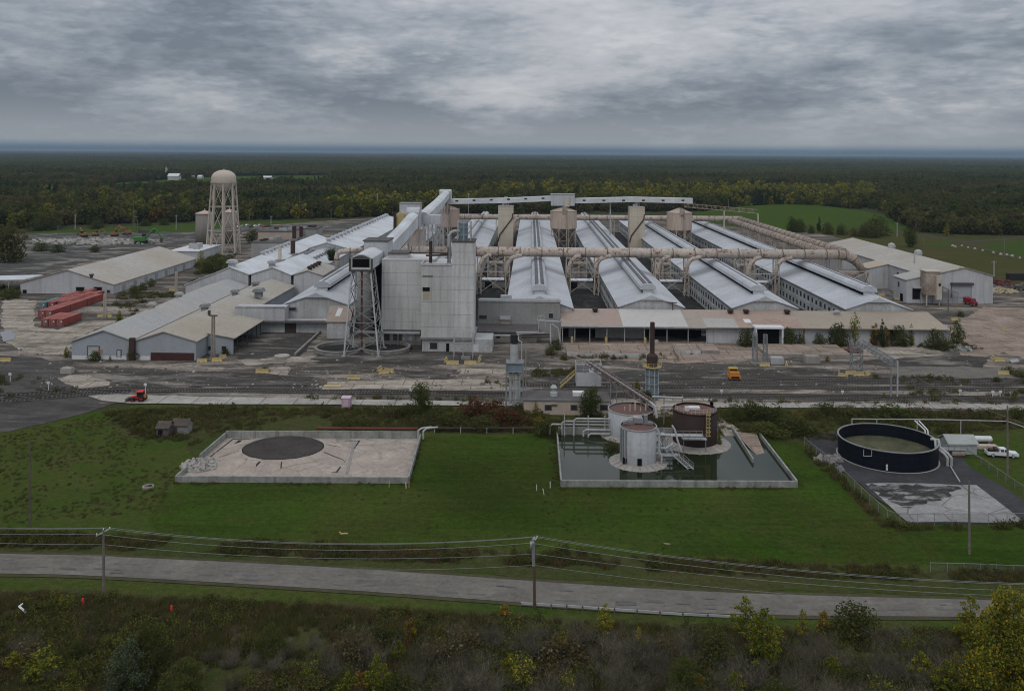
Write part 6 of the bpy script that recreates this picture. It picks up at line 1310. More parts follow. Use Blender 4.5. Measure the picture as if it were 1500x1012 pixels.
for dx in (0, .75): MB().tube([nc+V(r-1.6+dx*.3, -2.2, hh+.5), nc+V(r-1.2+dx, -3.0, hh+.6), nc+V(r-1.3+dx, -3.6, hh-.6), nc+V(r-.2+dx, -4.6, hh-1.5), nc+V(r+.3+dx, -5.0, hh-2.2), nc+V(r+.3+dx, -5.0, .2)], .26, 10).build('pipe', MAT['steel_pale'], t)
m = MB(); m.tube([nc+V(r+.6, -5.6, .35), G(1406, 708)+V(0, 0, .35)], .14, 6); m.build('pipe', MAT['steel_pale'], t)
t = thing('overhead_pipe', 'long thin white pipe on posts running behind the navy tank', 'pipe', (nc.x, 195, 0))
pa, pb, pc = D(1248, 613.5, 193), D(1380, 614.5, 193), D(1476, 617, 193); MB().tube([pa, pb, pc, pc+V(3, -2, -.8), pc+V(16, -3, -.8)], .11, 8).build('pipe', MAT['steel_pale'], t)
for s in (0, .16, .42, .7, 1.0): p = pa.lerp(pc, s); MB().bar((p.x, p.y, 0), (p.x, p.y, p.z), .16).build('post', MAT['steel_pale'], t)
for i in range(2): MB().tube([D(1340+6*i, 616, 192), D(1355+4*i, 630, 188), D(1356+4*i, 640, 187)], .14, 6).build('branch_pipe', MAT['white'], t)
hb = G(1405, 666); t = thing('pump_hut', 'pale green-grey pump hut with a pitched roof beside the navy tank', 'hut', hb.to_tuple())
hx = [D(a, 660, hb.y).x for a in (1390, 1431)]
MB().prism_x([(hb.y, .1), (hb.y, 2.2), (hb.y+2, 3.3), (hb.y+4, 2.2), (hb.y+4, .1)], *hx).build('wall', MAT['clad_green'], t); MB().prism_x([(hb.y-.3, 2.08), (hb.y+2, 3.34), (hb.y+4.3, 2.08), (hb.y+4.3, 2.25), (hb.y+2, 3.52), (hb.y-.3, 2.25)], hx[0]-.3, hx[1]+.3).build('roof', MAT['roof_pale2'], t)
m = MB().box(hx[0]-2.4, hx[0]+2.6, hb.y-2.2, hb.y-.35, 1.5, 1.65); rail(m, (hx[0]-2.4, hb.y-2.2, 1.6), (hx[0]+2.6, hb.y-2.2, 1.6)); m.bar((hx[0]+2.6, hb.y-2, 1.6), (hx[0]+5.4, hb.y-2, .1), .2); m.bar((hx[0]+2.6, hb.y-2, 2.6), (hx[0]+5.4, hb.y-2, 1.1), .08); m.build('platform', MAT['steel'], t)
MB().cyl((hx[0]-.3, hb.y-1.4, .9), (hx[0]+2.2, hb.y-1.4, .9), .75, n=14).build('pump_vessel', MAT['rusty_cream'], t)
p = G(1443, 652); t = thing('gas_tank', 'white horizontal cylinder tank on cradles behind the pickup', 'tank', p.to_tuple()); MB().tube([p+V(-1.9, 1, 1.0), p+V(-1.7, 1, 1.0), p+V(1.7, 1, 1.0), p+V(1.9, 1, 1.0)], [.3, .6, .6, .3], 14).build('shell', MAT['white'], t)
for dx in (-1.2, 1.2): MB().box(p.x+dx-.15, p.x+dx+.15, p.y+.6, p.y+1.4, 0, .55).build('cradle', MAT['conc'], t)
p = G(1441, 657); tag(MB().box(p.x-2.6, p.x+2.6, p.y-.6, p.y+.7, .1, .75).build('timber_stack', MAT['beige']), 'pale stack of planks lying beside the white pickup', 'timber')
# ================================================================ vehicles
def wheel(parent, x, y, r, w_, rim='steel_pale'):
    t_ = MB().cyl((x, y-w_/2, r), (x, y+w_/2, r), r, n=16).build('wheel', MAT['tyre'], parent, local=True)
    for s in (-1, 1): MB().cyl((x, y+s*w_/2, r), (x, y+s*(w_/2+.02), r), r*.55, n=12).build('rim', MAT[rim], t_, local=True)
def car_side(prof, wd, parent, name, mat, taper=.0):
    m = MB(); n = len(prof); v = [(x, -wd/2, z) for x, z in prof]+[(x, wd/2, z) for x, z in prof]
    m.add(v, [(i, (i+1) % n, (i+1) % n+n, i+n) for i in range(n)]+[tuple(range(n-1, -1, -1)), tuple(range(n, 2*n))]); return m.build(name, MAT[mat], parent, local=True)
p = G(1467, 669); t = thing('pickup_truck', 'white pickup truck with a loaded bed parked on the grass', 'pickup truck', (p.x, p.y, .03), R(-8))
car_side([(-2.9, .5), (2.85, .45), (2.95, .7), (2.85, 1.02), (1.5, 1.12), (.95, 1.14), (-.55, 1.14), (-2.9, 1.14)], 1.9, t, 'body', 'white_car')
m = MB(); b_ = [(-.62, 1.142), (1.25, 1.142), (.72, 1.78), (-.45, 1.8)]; m.add([(x, -.9, z) if z < 1.5 else (x, -.72, z) for x, z in b_]+[(x, .9, z) if z < 1.5 else (x, .72, z) for x, z in b_], [(0, 1, 5, 4), (1, 2, 6, 5), (2, 3, 7, 6), (3, 0, 4, 7), (3, 2, 1, 0), (4, 5, 6, 7)]); m.build('cab', MAT['white_car'], t, local=True)
m = MB()
for s in (-1, 1):
    for a, b in ((-.45, .18), (.26, .95)): m.poly([(a, s*.905, 1.2), (b, s*.905, 1.2), (b-.25*(b > .5), s*.79, 1.66), (a+.06, s*.79, 1.66)])
m.poly([(1.22, -.8, 1.2), (1.22, .8, 1.2), (.80, .66, 1.73), (.80, -.66, 1.73)]); m.build('windows', MAT['car_glass'], t, local=True)
MB().box(-2.75, -.75, -.78, .78, 1.143, 1.16).build('bed', MAT['dark'], t, local=True); MB().box(-1.4, -.8, -.75, .75, 1.16, 1.75).box(-2.3, -1.6, -.5, .5, 1.16, 1.5).build('bed_load', MAT['rusty'], t, local=True)
for x in (-1.85, 1.85):
    for y in (-.82, .82): wheel(t, x, y, .4, .26)
for y in (-.7, .7): MB().box(2.86, 2.95, y-.18, y+.18, .75, .95).build('headlight', MAT['white'], t, local=True)
MB().box(2.86, 3.0, -.9, .9, .45, .65).build('bumper', MAT['steel_dark'], t, local=True)
p = G(204, 588); t = thing('tractor_loader', 'small red and black tractor loader on the concrete strip', 'tractor', (p.x, p.y, .1), R(184))
car_side([(-1.2, .7), (1.7, .7), (1.75, 1.25), (.4, 1.4), (-1.2, 1.3)], 1.0, t, 'body', 'red_bright'); MB().box(-.9, .35, -.75, .75, 1.35, 2.3).build('cab', MAT['car_glass'], t, local=True); MB().box(-1.0, .45, -.85, .85, 2.3, 2.45).build('cab_roof', MAT['red_bright'], t, local=True)
for x, r in ((-.8, .75), (1.2, .5)):
    for y in (-.95, .95): wheel(t, x, y, r, .45, 'red')
m = MB(); [m.bar((.2, s*.6, 1.3), (2.3, s*.6, .7), .14) for s in (-1, 1)]; m.box(2.3, 2.9, -1.0, 1.0, .15, .8); m.build('bucket_arm', MAT['steel_dark'], t, local=True); MB().box(-1.5, -1.2, -.5, .5, .8, 1.6).build('weight', MAT['orange'], t, local=True)
p = G(1075, 557); t = thing('rail_car_mover', 'bright orange rail car mover standing on the back track', 'rail vehicle', (p.x, p.y, .3)); t.scale = (.7, .7, .82)
MB().box(-2.1, 2.1, -2.4, 2.4, .6, 1.5).build('chassis', MAT['orange'], t, local=True); MB().box(-1.8, 1.8, -2.0, .6, 1.5, 2.5).build('engine_hood', MAT['orange'], t, local=True); MB().box(-1.7, 1.7, .8, 2.3, 1.5, 3.3).build('cab', MAT['orange'], t, local=True)
MB().box(-1.4, 1.4, .74, .8, 2.35, 3.1).build('window', MAT['car_glass'], t, local=True); MB().box(-1.75, 1.75, .7, 2.4, 3.3, 3.42).build('cab_roof', MAT['yellow_bright'], t, local=True)
MB().box(-1.5, 1.5, -2.46, -2.4, .8, 1.3).build('front_grille', MAT['dark'], t, local=True); MB().cyl((1.1, -.3, 2.5), (1.1, -.3, 3.2), .12, n=8).build('exhaust', MAT['rusty'], t, local=True)
for x in (-1.7, 1.7):
    for y in (-1.5, 1.5): m = MB().cyl((x-.2, y, .55), (x+.2, y, .55), .55, n=14); m.build('wheel', MAT['tyre'], t, local=True)
p = G(1426, 449); t = thing('dump_truck', 'dark red truck parked before the large door of the grey sheds', 'truck', (p.x, p.y+2.5, .1), R(-80))
car_side([(-2.6, .9), (.6, .9), (.6, 2.6), (-2.8, 2.9)], 2.4, t, 'body', 'red'); car_side([(.75, .8), (2.9, .8), (2.9, 1.7), (1.9, 1.9), (1.7, 2.8), (.75, 2.8)], 2.2, t, 'cab', 'red'); MB().add([(1.93, -.9, 1.95), (1.93, .9, 1.95), (1.74, .85, 2.7), (1.74, -.85, 2.7)], [(0, 1, 2, 3)]).build('windscreen', MAT['car_glass'], t, local=True)
for x in (-1.8, 2.1):
    for y in (-1.05, 1.05): wheel(t, x, y, .55, .4)
# far parked cars
cols = ['white_car', 'steel', 'white_car', 'steel_dark', 'white_car', 'steel_pale', 'red', 'steel_dark']
def car(px, py, mat, label, rz_=0.0):
    p = G(px, py); t = thing('parked_car', label, 'car', (p.x, p.y, .05), rz_, 'cars parked behind the water tower')
    car_side([(-2.1, .35), (2.1, .35), (2.15, .75), (1.2, .9), (.5, 1.4), (-1.3, 1.42), (-2.0, .95)], 1.75, t, 'body', mat)
    MB().box(-1.25, .55, -.885, .885, .95, 1.3).build('windows', MAT['car_glass'], t, local=True)
    for x in (-1.35, 1.35): MB().cyl((x, -.9, .33), (x, .9, .33), .33, n=10).build('wheels', MAT['tyre'], t, local=True)
cw = ['white', 'grey', 'white', 'dark', 'white', 'silver', 'red', 'dark']
for i in range(8): car(350+6.2*i, 333.5-(i % 3)*1.2, cols[i], 'small %s car in the far lot, %s in the row right of the water tower' % (cw[i], ['first', 'second', 'third', 'fourth', 'fifth', 'sixth', 'seventh', 'last'][i]), R(70+random.uniform(-15, 15)))
# ---------------------------------------------------------------- shipping containers
def container(mat='cont_red', roof='cont_red_pale'):
    t = thing('shipping_container', 'x', 'container', (0, 0, 0), group='shipping containers by the warehouse'); L_, w_, h_ = 12.2, 2.44, 2.6; m = MB(); n = 40
    for s in (-1, 1):                                            # corrugated long sides
        pr = [(s*(w_/2-(.05 if (i % 4) in (1, 2) else 0)), L_*i/n*1.0) for i in range(n+1)]
        for (xa_, ya), (xb_, yb) in zip(pr[:-1], pr[1:]): m.quad((xa_, ya, .15), (xb_, yb, .15), (xb_, yb, h_), (xa_, ya, h_))
    m.quad((-w_/2, 0, .15), (w_/2, 0, .15), (w_/2, 0, h_), (-w_/2, 0, h_)).quad((w_/2, L_, .15), (-w_/2, L_, .15), (-w_/2, L_, h_), (w_/2, L_, h_)); m.build('body', MAT[mat], t, local=True)
    MB().box(-w_/2, w_/2, -.01, L_+.01, h_, h_+.05).build('roof', MAT[roof], t, local=True)
    m = MB(); [m.bar((x, -.06, .3), (x, -.06, h_-.15), .05) for x in (-.75, -.3, .3, .75)]; m.box(-.03, .03, -.04, -.003, .2, h_-.1); m.build('door_bars', MAT['steel_pale'], t, local=True)
    MB().box(.25, .75, -.05, -.004, 1.5, 2.0).build('placard', MAT['white'], t, local=True)
    m = MB(); [m.bar((x, y, .0), (x, y, h_+.02), .15) for x in (-w_/2+.08, w_/2-.08) for y in (.08, L_-.08)]; m.box(-w_/2, w_/2, 0, .12, .02, .18); m.build('corner_posts', MAT[mat], t, local=True)
    return t
cr, ct = container(), container('cont_teal', 'cont_teal'); first = {'r': True, 't': True}
def put(kind, px, Y, label, rz_=0.0, x=None):
    src = cr if kind == 'r' else ct; X0 = (px-778)/1300*Y if x is None else x
    if first[kind]: first[kind] = False; src.location = (X0, Y, .1); src['label'] = label; src.rotation_euler = (0, 0, rz_); return src
    return dup(src, (X0, Y, .1), rz_, label)
for i, w_ in enumerate(('left', 'middle', 'right')): put('r', 58.5+11.6*i, 297, 'red container, %s one of the three nearest the camera' % w_)
for i, w_ in enumerate(('left', 'right')):
    for j, q in enumerate(('front', 'middle', 'rear')): put('r', 0, 312.5+12.9*j, 'red container, %s of the end-to-end row, %s column of the long pair' % (q, w_), x=(54+10.8*i-778)/1300*312.5)
x_ = (53-778)/1300*328; put('t', 0, 329, 'teal container, the only one that is not red', x=x_)
for i in range(3):
    for j, q in enumerate(('front', 'rear')): put('r', 0, 330+12.9*j+i*1.5, 'red container, %s one of the %s column right of the teal container' % (q, ('first', 'second', 'third')[i]), x=x_+2.75*(i+1))
put('r', 0, 344, 'red container behind the teal one, at the left rear', x=x_-.4)
put('r', 0, 351, 'red container at the very back of the stacks, nearest the warehouse', x=x_+2.5)
# ---------------------------------------------------------------- yellow concrete barriers
bp = thing('barrier', 'x', 'barrier', (0, 0, 0), group='yellow concrete barriers')
MB().prism_x([(-.32, 0), (.32, 0), (.30, .18), (.14, .42), (.10, .95), (-.10, .95), (-.14, .42), (-.30, .18)], -1.5, 1.5).build('block', MAT['yellow'], bp, local=True)
m = MB(); m.box(-.9, -.5, -.335, .335, .003, .1); m.box(.5, .9, -.335, .335, .003, .1); m.build('slots', MAT['dark'], bp, local=True)
BAR = [(296, 531, 0, 'left of the two at the foot of the corner light mast'), (318, 530, .1, 'right of the two at the foot of the corner light mast'), (326, 526, 1.2, 'turned endways beside the corner light mast'), (384, 547, 0, 'alone in the yard with weeds on it, behind the tracks at left'),
       (518, 556, 0, 'alone on the dark paving left of the tower legs'), (562, 548, .5, 'left of the heaped pair below the clad towers'), (570, 546, -.4, 'right of the heaped pair below the clad towers'), (556, 543, 1.4, 'upended beside the heaped pair'),
       (663, 534, 0, 'left of the pair in front of the portal frame'), (689, 534, 0, 'right of the pair in front of the portal frame'), (653, 530, 1.5, 'end-on at the left of the portal frame'), (702, 529, 1.5, 'end-on at the right of the portal frame'),
       (1120, 537, 0, 'below the rusty lattice mast near the orange vehicle'), (1152, 536, 1.3, 'standing end-on right of the rusty lattice mast'), (1235, 553, -.9, 'leftmost of the four round the gantry foot'), (1246, 549, .1, 'second from left of the four round the gantry foot'), (1258, 551, .0, 'third of the four round the gantry foot'), (1271, 550, .9, 'rightmost of the four round the gantry foot'),
       (1464, 530, 0, 'at the far right beside the puddle'), (1455, 527, 1.4, 'end-on at the far right beside the puddle'), (1470, 549, -.2, 'left of the pair ringed by weeds at far right'), (1480, 548, .3, 'right of the pair ringed by weeds at far right'),
       (6, 530, .2, 'alone at the left edge of the picture'), (149, 465, .1, 'left of the pair round the container yard mast'), (160, 465, -.5, 'right of the pair round the container yard mast'), (1401, 433, 0, 'in front of the rusty bin at the grey sheds'), (1398, 470, .3, 'at the right end of the long canopy'), (1316, 440, -.5, 'by the side door of the grey sheds'), (1291, 434, -.6, 'left of the grey sheds, beside the rightmost potroom'), (253, 427, .1, 'in the weeds between warehouse and white hall'), (1470, 485, .8, 'far out on the tan apron at right')]
for i, (px, py, rz_, lb) in enumerate(BAR):
    p = G(px, py); o = bp if i == 0 else dup(bp)
    o.location = (p.x, p.y, .12); o.rotation_euler = (0, 0, rz_); o.scale = (1.15 if 'alone' in lb or 'portal' in lb else .95, 1.3, 1.1); o['label'] = 'yellow barrier '+lb
p = G(487, 567); tag(MB().box(p.x-2.2, p.x+2.2, p.y-.9, p.y+.9, .12, .4).build('plate', MAT['yellow']), 'flat yellow slab on the paving near the single track', 'slab')
# ---------------------------------------------------------------- masts, frames and gantry in the yard
def mast(px, py, ptop, w_, lv, label, mat='steel', head=True, cat='light mast'):
    b = G(px, py); zt = Z_(px, ptop, b.y); t = thing('lattice_mast', label, cat, (b.x, b.y, 0)); s = w_/2
    b4 = [b+V(x, y, .1) for x, y in ((-s, -s), (s, -s), (s, s), (-s, s))]; t4 = [b+V(x*.75, y*.75, zt) for x, y in ((-s, -s), (s, -s), (s, s), (-s, s))]
    lattice(MB(), b4, t4, lv, .13, .09).build('lattice', MAT[mat], t)
    if head: MB().box(b.x-1.2, b.x+1.2, b.y-.3, b.y+.3, zt, zt+.3).box(b.x-1.5, b.x-.9, b.y-.4, b.y+.4, zt+.3, zt+1.6).build('head', MAT['steel_dark'], t)
    MB().box(b.x-s-.5, b.x+s+.5, b.y-s-.5, b.y+s+.5, 0, .5).build('footing', MAT['conc'], t)
    return t
mast(312, 527, 463, .9, 9, 'pale lattice light mast beside the lean-to shed', 'rusty_cream'); mast(153.5, 465, 431, .8, 7, 'cream lattice mast beside the long row of containers', 'steel_cream', False)
mast(1106, 533, 488, 1.4, 5, 'dark lattice mast, left leg of the pair by the canopy porch', 'steel', False); mast(1121, 533, 490, 1.2, 5, 'dark lattice mast, right leg of the pair by the canopy porch', 'steel', False); mast(258, 431, 398, .9, 7, 'cream lattice mast in the weeds beside the warehouse', 'steel_cream', False)
p = G(679, 527); t = thing('portal_frame', 'thin steel portal frame behind the paired yellow barriers', 'frame', p.to_tuple()); xa_, xb_ = D(664, 520, p.y).x, D(692, 520, p.y).x; zt = Z_(679, 487, p.y); m = MB()
for y in (p.y, p.y+3.5):
    for x in (xa_, (xa_+xb_)/2, xb_): m.bar((x, y, 0), (x, y, zt), .12)
    for z in (zt, zt-1.3, zt-3): m.bar((xa_-.4, y, z), (xb_+.4, y, z), .12)
for x in (xa_, xb_): m.bar((x, p.y, zt), (x, p.y+3.5, zt), .1); m.bar((x, p.y, zt-3), (x, p.y+3.5, zt-3), .1)
m.bar((xa_-1.5, p.y, zt), (xb_+1, p.y, zt+.1), .2); m.build('frame', MAT['steel_pale'], t); MB().box(p.x-.7, p.x+2, p.y-.6, p.y+.4, .1, 1.0).build('base_unit', MAT['steel'], t)
t = thing('gantry', 'steel truss gantry stepping out over the tracks at right', 'gantry', G(1258, 547).to_tuple()); ga_, gb_ = G(1258, 547), G(1305, 583); za, zb_ = Z_(1252, 505, ga_.y), Z_(1307, 539, gb_.y)
m = MB(); s = .9
lattice(m, [ga_+V(-s-1, -.5, 0), ga_+V(s, -.5, 0), ga_+V(s, 1.5, 0), ga_+V(-s-1, 1.5, 0)], [ga_+V(-s-1, -.5, za), ga_+V(s, -.5, za), ga_+V(s, 1.5, za), ga_+V(-s-1, 1.5, za)], 5, .16, .1); m.build('tower_leg', MAT['steel'], t)
m = MB(); A0, B0 = ga_+V(-.4, 0, za), gb_+V(0, 0, za+.1)
for dx in (0, 1.6):
    for dz in (0, 1.3): m.bar(A0+V(dx, 0, dz), B0+V(dx, 0, dz), .15)
for i in range(18):
    p, q = A0.lerp(B0, i/18), A0.lerp(B0, (i+1)/18)
    for dx in (0, 1.6): m.bar(p+V(dx, 0, 1.3*(i % 2)), q+V(dx, 0, 1.3*((i+1) % 2)), .1); m.bar(p+V(dx, 0, 0), p+V(dx, 0, 1.3), .09)
    m.bar(p+V(0, 0, 1.3), p+V(1.6, 0, 1.3), .09); m.bar(p, q+V(1.6, 0, 0), .08)
m.build('truss', MAT['steel'], t)
for dx, mm in ((0, 'steel'), (1.6, 'steel_pale')): MB().bar((B0.x+dx, B0.y, 0), (B0.x+dx, B0.y, za+1.3), .3).build('pole', MAT[mm], t)
# thickener rings
for px, py, lb in ((498, 513.5, 'low round concrete ring wall under the lattice tower, left one'), (565, 512.5, 'low round concrete ring wall below the clad tower, right one')):
    c = G(px, py); t = thing('ring_wall', lb, 'ring wall', c.to_tuple()); MB().lathe([(7.4, 0), (7.4, 1.2), (6.9, 1.2), (6.9, .3)], c, 40, caps=False).build('wall', MAT['conc_wall'], t); MB().lathe([(6.9, .32), (.2, .30)], c, 36).build('floor', MAT['mud'], t); MB().lathe([(7.41, .9), (7.6, .9), (7.6, 1.3), (6.8, 1.3), (6.8, 1.0)], c, 40, caps=False).build('coping', MAT['conc'], t)
a, b = G(432, 522), G(470, 487); t = thing('low_wall', 'long low dark wall edging the sunken yard left of the tower', 'wall', a.to_tuple()); wall_run(t, [a, b], .9, .6, 'conc'); 
p = G(413, 525); tag(MB().lathe([(2.0, .1), (2.2, .9), (1.7, 1.0), (1.2, .6)], p, 20).build('concrete_ring', MAT['conc_pale']), 'pale shallow concrete ring lying in the yard', 'concrete ring')
for i, (px, py, w_, mm, lb) in enumerate(((437, 488, 3.2, 'yellow_bright', 'bright yellow bin in the corner of the sunken yard'), (960, 503, 2, 'steel_pale', 'small pale box on the platform under the canopy'), (1191, 533, 4.2, 'conc', 'square concrete block before the tan platform'), (1139, 534, 3.8, 'steel_pale', 'pale covered heap right of the lattice mast'), (96, 548, 3, 'conc_pale', 'white broken slab pieces at the yard left'))):
    p = G(px, py); m = MB().box(p.x-w_/2, p.x+w_/2, p.y, p.y+w_*.6, .1, w_*.45); m.prism_x([(p.y+.05, w_*.45), (p.y+w_*.55, w_*.45), (p.y+w_*.5, w_*.52), (p.y+.1, w_*.52)], p.x-w_*.45, p.x+w_*.45); tag(m.build(['bin', 'box', 'concrete_block', 'covered_heap', 'slab'][i], MAT[mm]), lb, ['bin', 'box', 'block', 'heap', 'slab'][i])
p = G(506.5, 598); t = thing('portable_toilet', 'faded lilac portable cabin with a pale lid at the strip edge', 'portable toilet', p.to_tuple()); MB().box(p.x-1.0, p.x+1.0, p.y, p.y+1.8, 0, 2.3).build('cabin', MAT['lilac'], t); MB().prism_x([(p.y-.1, 2.3), (p.y+1.9, 2.3), (p.y+1.6, 2.6), (p.y+.2, 2.6)], p.x-1.1, p.x+1.1).build('roof', MAT['lilac_pale'], t); MB().box(p.x-.6, p.x+.6, p.y-.04, p.y-.003, .15, 2.1).build('door', MAT['lilac_pale'], t)
# ---------------------------------------------------------------- water tower and silos
wb = G(327, 372); wz = lambda py: Z_(327, py, wb.y); rT = D(344.3, 260, wb.y).x-D(327, 260, wb.y).x
t = thing('water_tower', 'tall cream water tower, domed tank on many slanting legs', 'water tower', wb.to_tuple())
z1, z2, z3 = wz(249), wz(267), wz(277.5); prof = [(rT*math.sin(q), z2+2.6+(z1-z2-2.6)*math.cos(q)) for q in (math.pi/2*i/8 for i in range(8, 0, -1))]
MB().lathe([(1.0, z3-1.2), (rT*.45, z3-.6), (rT*.8, z3+1.2), (rT*.97, z2-1), (rT, z2)]+prof+[(.4, z1)], wb, 36).build('tank', MAT['tan_pale'], t, smooth=True)
MB().lathe([(rT, z2-.25), (rT+.7, z2-.25), (rT+.7, z2+.1), (rT, z2+.1)], wb, 36, caps=False).build('balcony', MAT['steel_cream'], t); m = MB(); m.lathe([(rT+.68, z2+.9), (rT+.74, z2+.9), (rT+.74, z2+1.0), (rT+.68, z2+1.0)], wb, 30, caps=False); m.build('balcony_rail', MAT['steel_cream'], t)
MB().cyl((wb.x, wb.y, 0), (wb.x, wb.y, z3), 1.0, n=14).build('riser', MAT['tan_pale'], t); MB().lathe([(.35, z1), (.3, z1+1.1)], wb, 8).build('finial', MAT['steel'], t)
fo, to = [], []
for i in range(8):
    a = i*math.pi/4+.28; d = Vector((math.cos(a), math.sin(a), 0)); fo.append(wb+d*9.6); to.append(wb+d*(rT*.97)+V(0, 0, z2-.4)); MB().cyl(fo[-1], to[-1], .46, n=8).build('leg', MAT['steel_cream'], t)
m = MB()
for lv in range(3):
    s0, s1 = lv/3, (lv+1)/3
    for i in range(8):
        k_ = (i+1) % 8; p0, p1, q0, q1 = fo[i].lerp(to[i], s0), fo[i].lerp(to[i], s1), fo[k_].lerp(to[k_], s0), fo[k_].lerp(to[k_], s1); m.bar(p0, q1, .2); m.bar(q0, p1, .2)
        if lv < 2: m.bar(p1, q1, .26); m.bar(p1, (wb.x, wb.y, p1.z), .12)
m.build('bracing', MAT['steel_cream'], t); MB().box(wb.x-9, wb.x+9, wb.y-9.5, wb.y-8.9, 0, 1.6).build('base_wall', MAT['conc_pale'], t)
for px, Y, r_, ptop, lb in ((299.5, 560, 5.4, 313, 'old grey concrete silo with a pinkish cone cap, left behind the water tower'), (336, 575, 4.6, 311, 'old grey concrete silo seen through the water tower legs')):
    c = Vector((D(px, 330, Y).x, Y, 0)); z = Z_(px, ptop, Y); t = thing('concrete_silo', lb, 'silo', c, group='old concrete silos'); MB().lathe([(r_, 0), (r_, z)], c, 28).build('shell', MAT['silo_conc'], t, smooth=True); MB().lathe([(r_+.4, z+.01), (r_+.3, z+.3), (.5, z+2.0), (.3, z+3)], c, 20).build('roof', MAT['pink'], t)
# ---------------------------------------------------------------- sheds, ring, fences, rails and posts on the grass
for (px0, px1, yb, yt, lb) in ((229, 246, 641, 624, 'small weathered shed with a sagging brown roof, left of the pair'), (251, 274, 637, 618, 'small grey plank shed, right and larger of the pair')):
    p = G((px0+px1)/2, yb); x0, x1 = D(px0, yb, p.y).x, D(px1, yb, p.y).x; zt = 2.0; t = thing('shed', lb, 'shed', p.to_tuple(), group='two sheds on the grass')
    MB().prism_y([(x0, 0), (x1, 0), (x1, zt), (x0, zt)], p.y, p.y+3).build('wall', MAT['wood_pale'] if px0 > 250 else MAT['wood'], t); MB().prism_x([(p.y-.3, zt-.1), (p.y+1.5, zt+.95), (p.y+3.3, zt-.1), (p.y+3.3, zt+.04), (p.y+1.5, zt+1.1), (p.y-.3, zt+.04)], x0-.2, x1+.25).build('roof', MAT['wood_brown'], t)
    MB().box(x0+.4, x0+1.3, p.y-.05, p.y-.003, .05, 1.6).build('door', MAT['wood_brown'] if px0 > 250 else MAT['dark'], t); MB().prism_x([(p.y, zt), (p.y+1.5, zt+.93), (p.y+3, zt)], x1-.06, x1).build('gable', MAT['wood_pale'], t)
p = G(217, 715); tag(MB().lathe([(1.0, 0), (1.0, .45), (.72, .45), (.68, .1), (.2, .08)], p, 18).build('concrete_ring', MAT['conc']), 'small concrete ring lying in the mown grass', 'concrete ring')
MAT['mesh'] = None
k = N('chain_link_mesh'); tb_ = k.n('BsdfTransparent'); ms = k.n('MixShader'); ms.inputs[0].default_value = .22; k.fin((.13, .135, .12), .6); k.l(tb_.outputs[0], ms.inputs[1]); k.l(k.b.outputs[0], ms.inputs[2]); k.l(ms.outputs[0], k.out.inputs[0]); MAT['mesh'] = k.m
def fence(pts, h, label, sp=3.0):
    pts = [Vector((p.x, p.y, 0)) for p in pts]; t = thing('chain_link_fence', label, 'fence', pts[0].to_tuple()); m = MB(); r_ = MB()
    for a, b in zip(pts[:-1], pts[1:]):
        m.quad(a, b, b+V(0, 0, h), a+V(0, 0, h)); r_.bar(a+V(0, 0, h), b+V(0, 0, h), .06); k_ = max(1, round((b-a).length/sp))
        for i in range(k_): q = a.lerp(b, i/k_); MB().bar(q, q+V(0, 0, h+.1), .07).build('post', MAT['steel'], t)
    m.build('mesh_panel', MAT['mesh'], t); r_.build('top_rail', MAT['steel'], t)
fence([G(1178, 655), G(1215, 685), G(1262, 730), G(1300, 765), G(1318, 771), G(1420, 770), G(1530, 769)], 2.0, 'chain link fence with weeds along the dry sludge bed')
fence([G(1437, 682), G(1500, 725), G(1540, 752)], 1.6, 'chain link fence on the grass right of the dark pad')
fence([G(1363, 838), G(1412, 839), G(1460, 841), G(1560, 845)], 1.4, 'short fence of pale posts by the road at right', 2.6)
t = thing('guard_rail', 'low steel guard rail along the near edge of the road', 'guard rail', G(900, 900).to_tuple()); gp = [G(762, 890), G(830, 894), G(900, 899), G(1000, 906), G(1110, 911)]
m = MB()
for a, b in zip(gp[:-1], gp[1:]): d = (b-a).normalized(); n_ = Vector((-d.y, d.x, 0))*.05; m.prism_z([a-n_, b-n_, b+n_, a+n_], .45, .75)
m.build('rail', MAT['steel_pale'], t)
for a, b in zip(gp[:-1], gp[1:]):
    for i in range(3): q = a.lerp(b, i/3)+V(0, -.12, 0); MB().box(q.x-.08, q.x+.08, q.y-.08, q.y+.08, 0, .85).build('post', MAT['wood'], t)
STK = [(570, 714, 'yellow', 'left yellow-white post at the dry basin front corner'), (595, 716, 'white', 'white post at the dry basin front right corner'), (599, 714, 'yellow_bright', 'yellow post touching the dry basin front right corner'), (786, 719, 'white', 'short white post, left of three before the flooded basin'), (797, 725, 'white', 'short white post, nearest of three before the flooded basin'), (806, 715, 'white', 'leaning white post before the flooded basin wall'), (553, 598, 'yellow_bright', 'yellow post, left of three behind the dry basin'), (562, 599, 'yellow_bright', 'yellow post, middle of three behind the dry basin'), (569, 600, 'yellow_bright', 'yellow post, right of three behind the dry basin')]
for px, py, mm, lb in STK:
    p = G(px, py); o = MB().cyl((0, 0, 0), (0, 0, 1.1), .07, n=8).lathe([(.09, 1.1), (.02, 1.2)], (0, 0, 0), 8).build('marker_post', MAT[mm]); o.location = p; o.rotation_euler = (random.uniform(-.15, .15), random.uniform(-.2, .2), 0); tag(o, lb, 'post', 'marker posts')
for px, py, lb in ((121, 889, 'fluorescent red marker in the weeds below the road pole'), (251, 900, 'fluorescent red marker right of the first one, in the weeds')):
    p = G(px, py); t = thing('marker', lb, 'marker', p.to_tuple(), group='red markers'); MB().bar((p.x, p.y, 0), (p.x, p.y, 1.0), .05).build('stake', MAT['wood'], t); MB().cyl((p.x, p.y, .75), (p.x, p.y, 1.15), .17, .13, n=8).build('cap', MAT['red_bright'], t); MB().cyl((p.x+.05, p.y, .35), (p.x+.05, p.y, .65), .15, n=8).build('band', MAT['red_bright'], t)
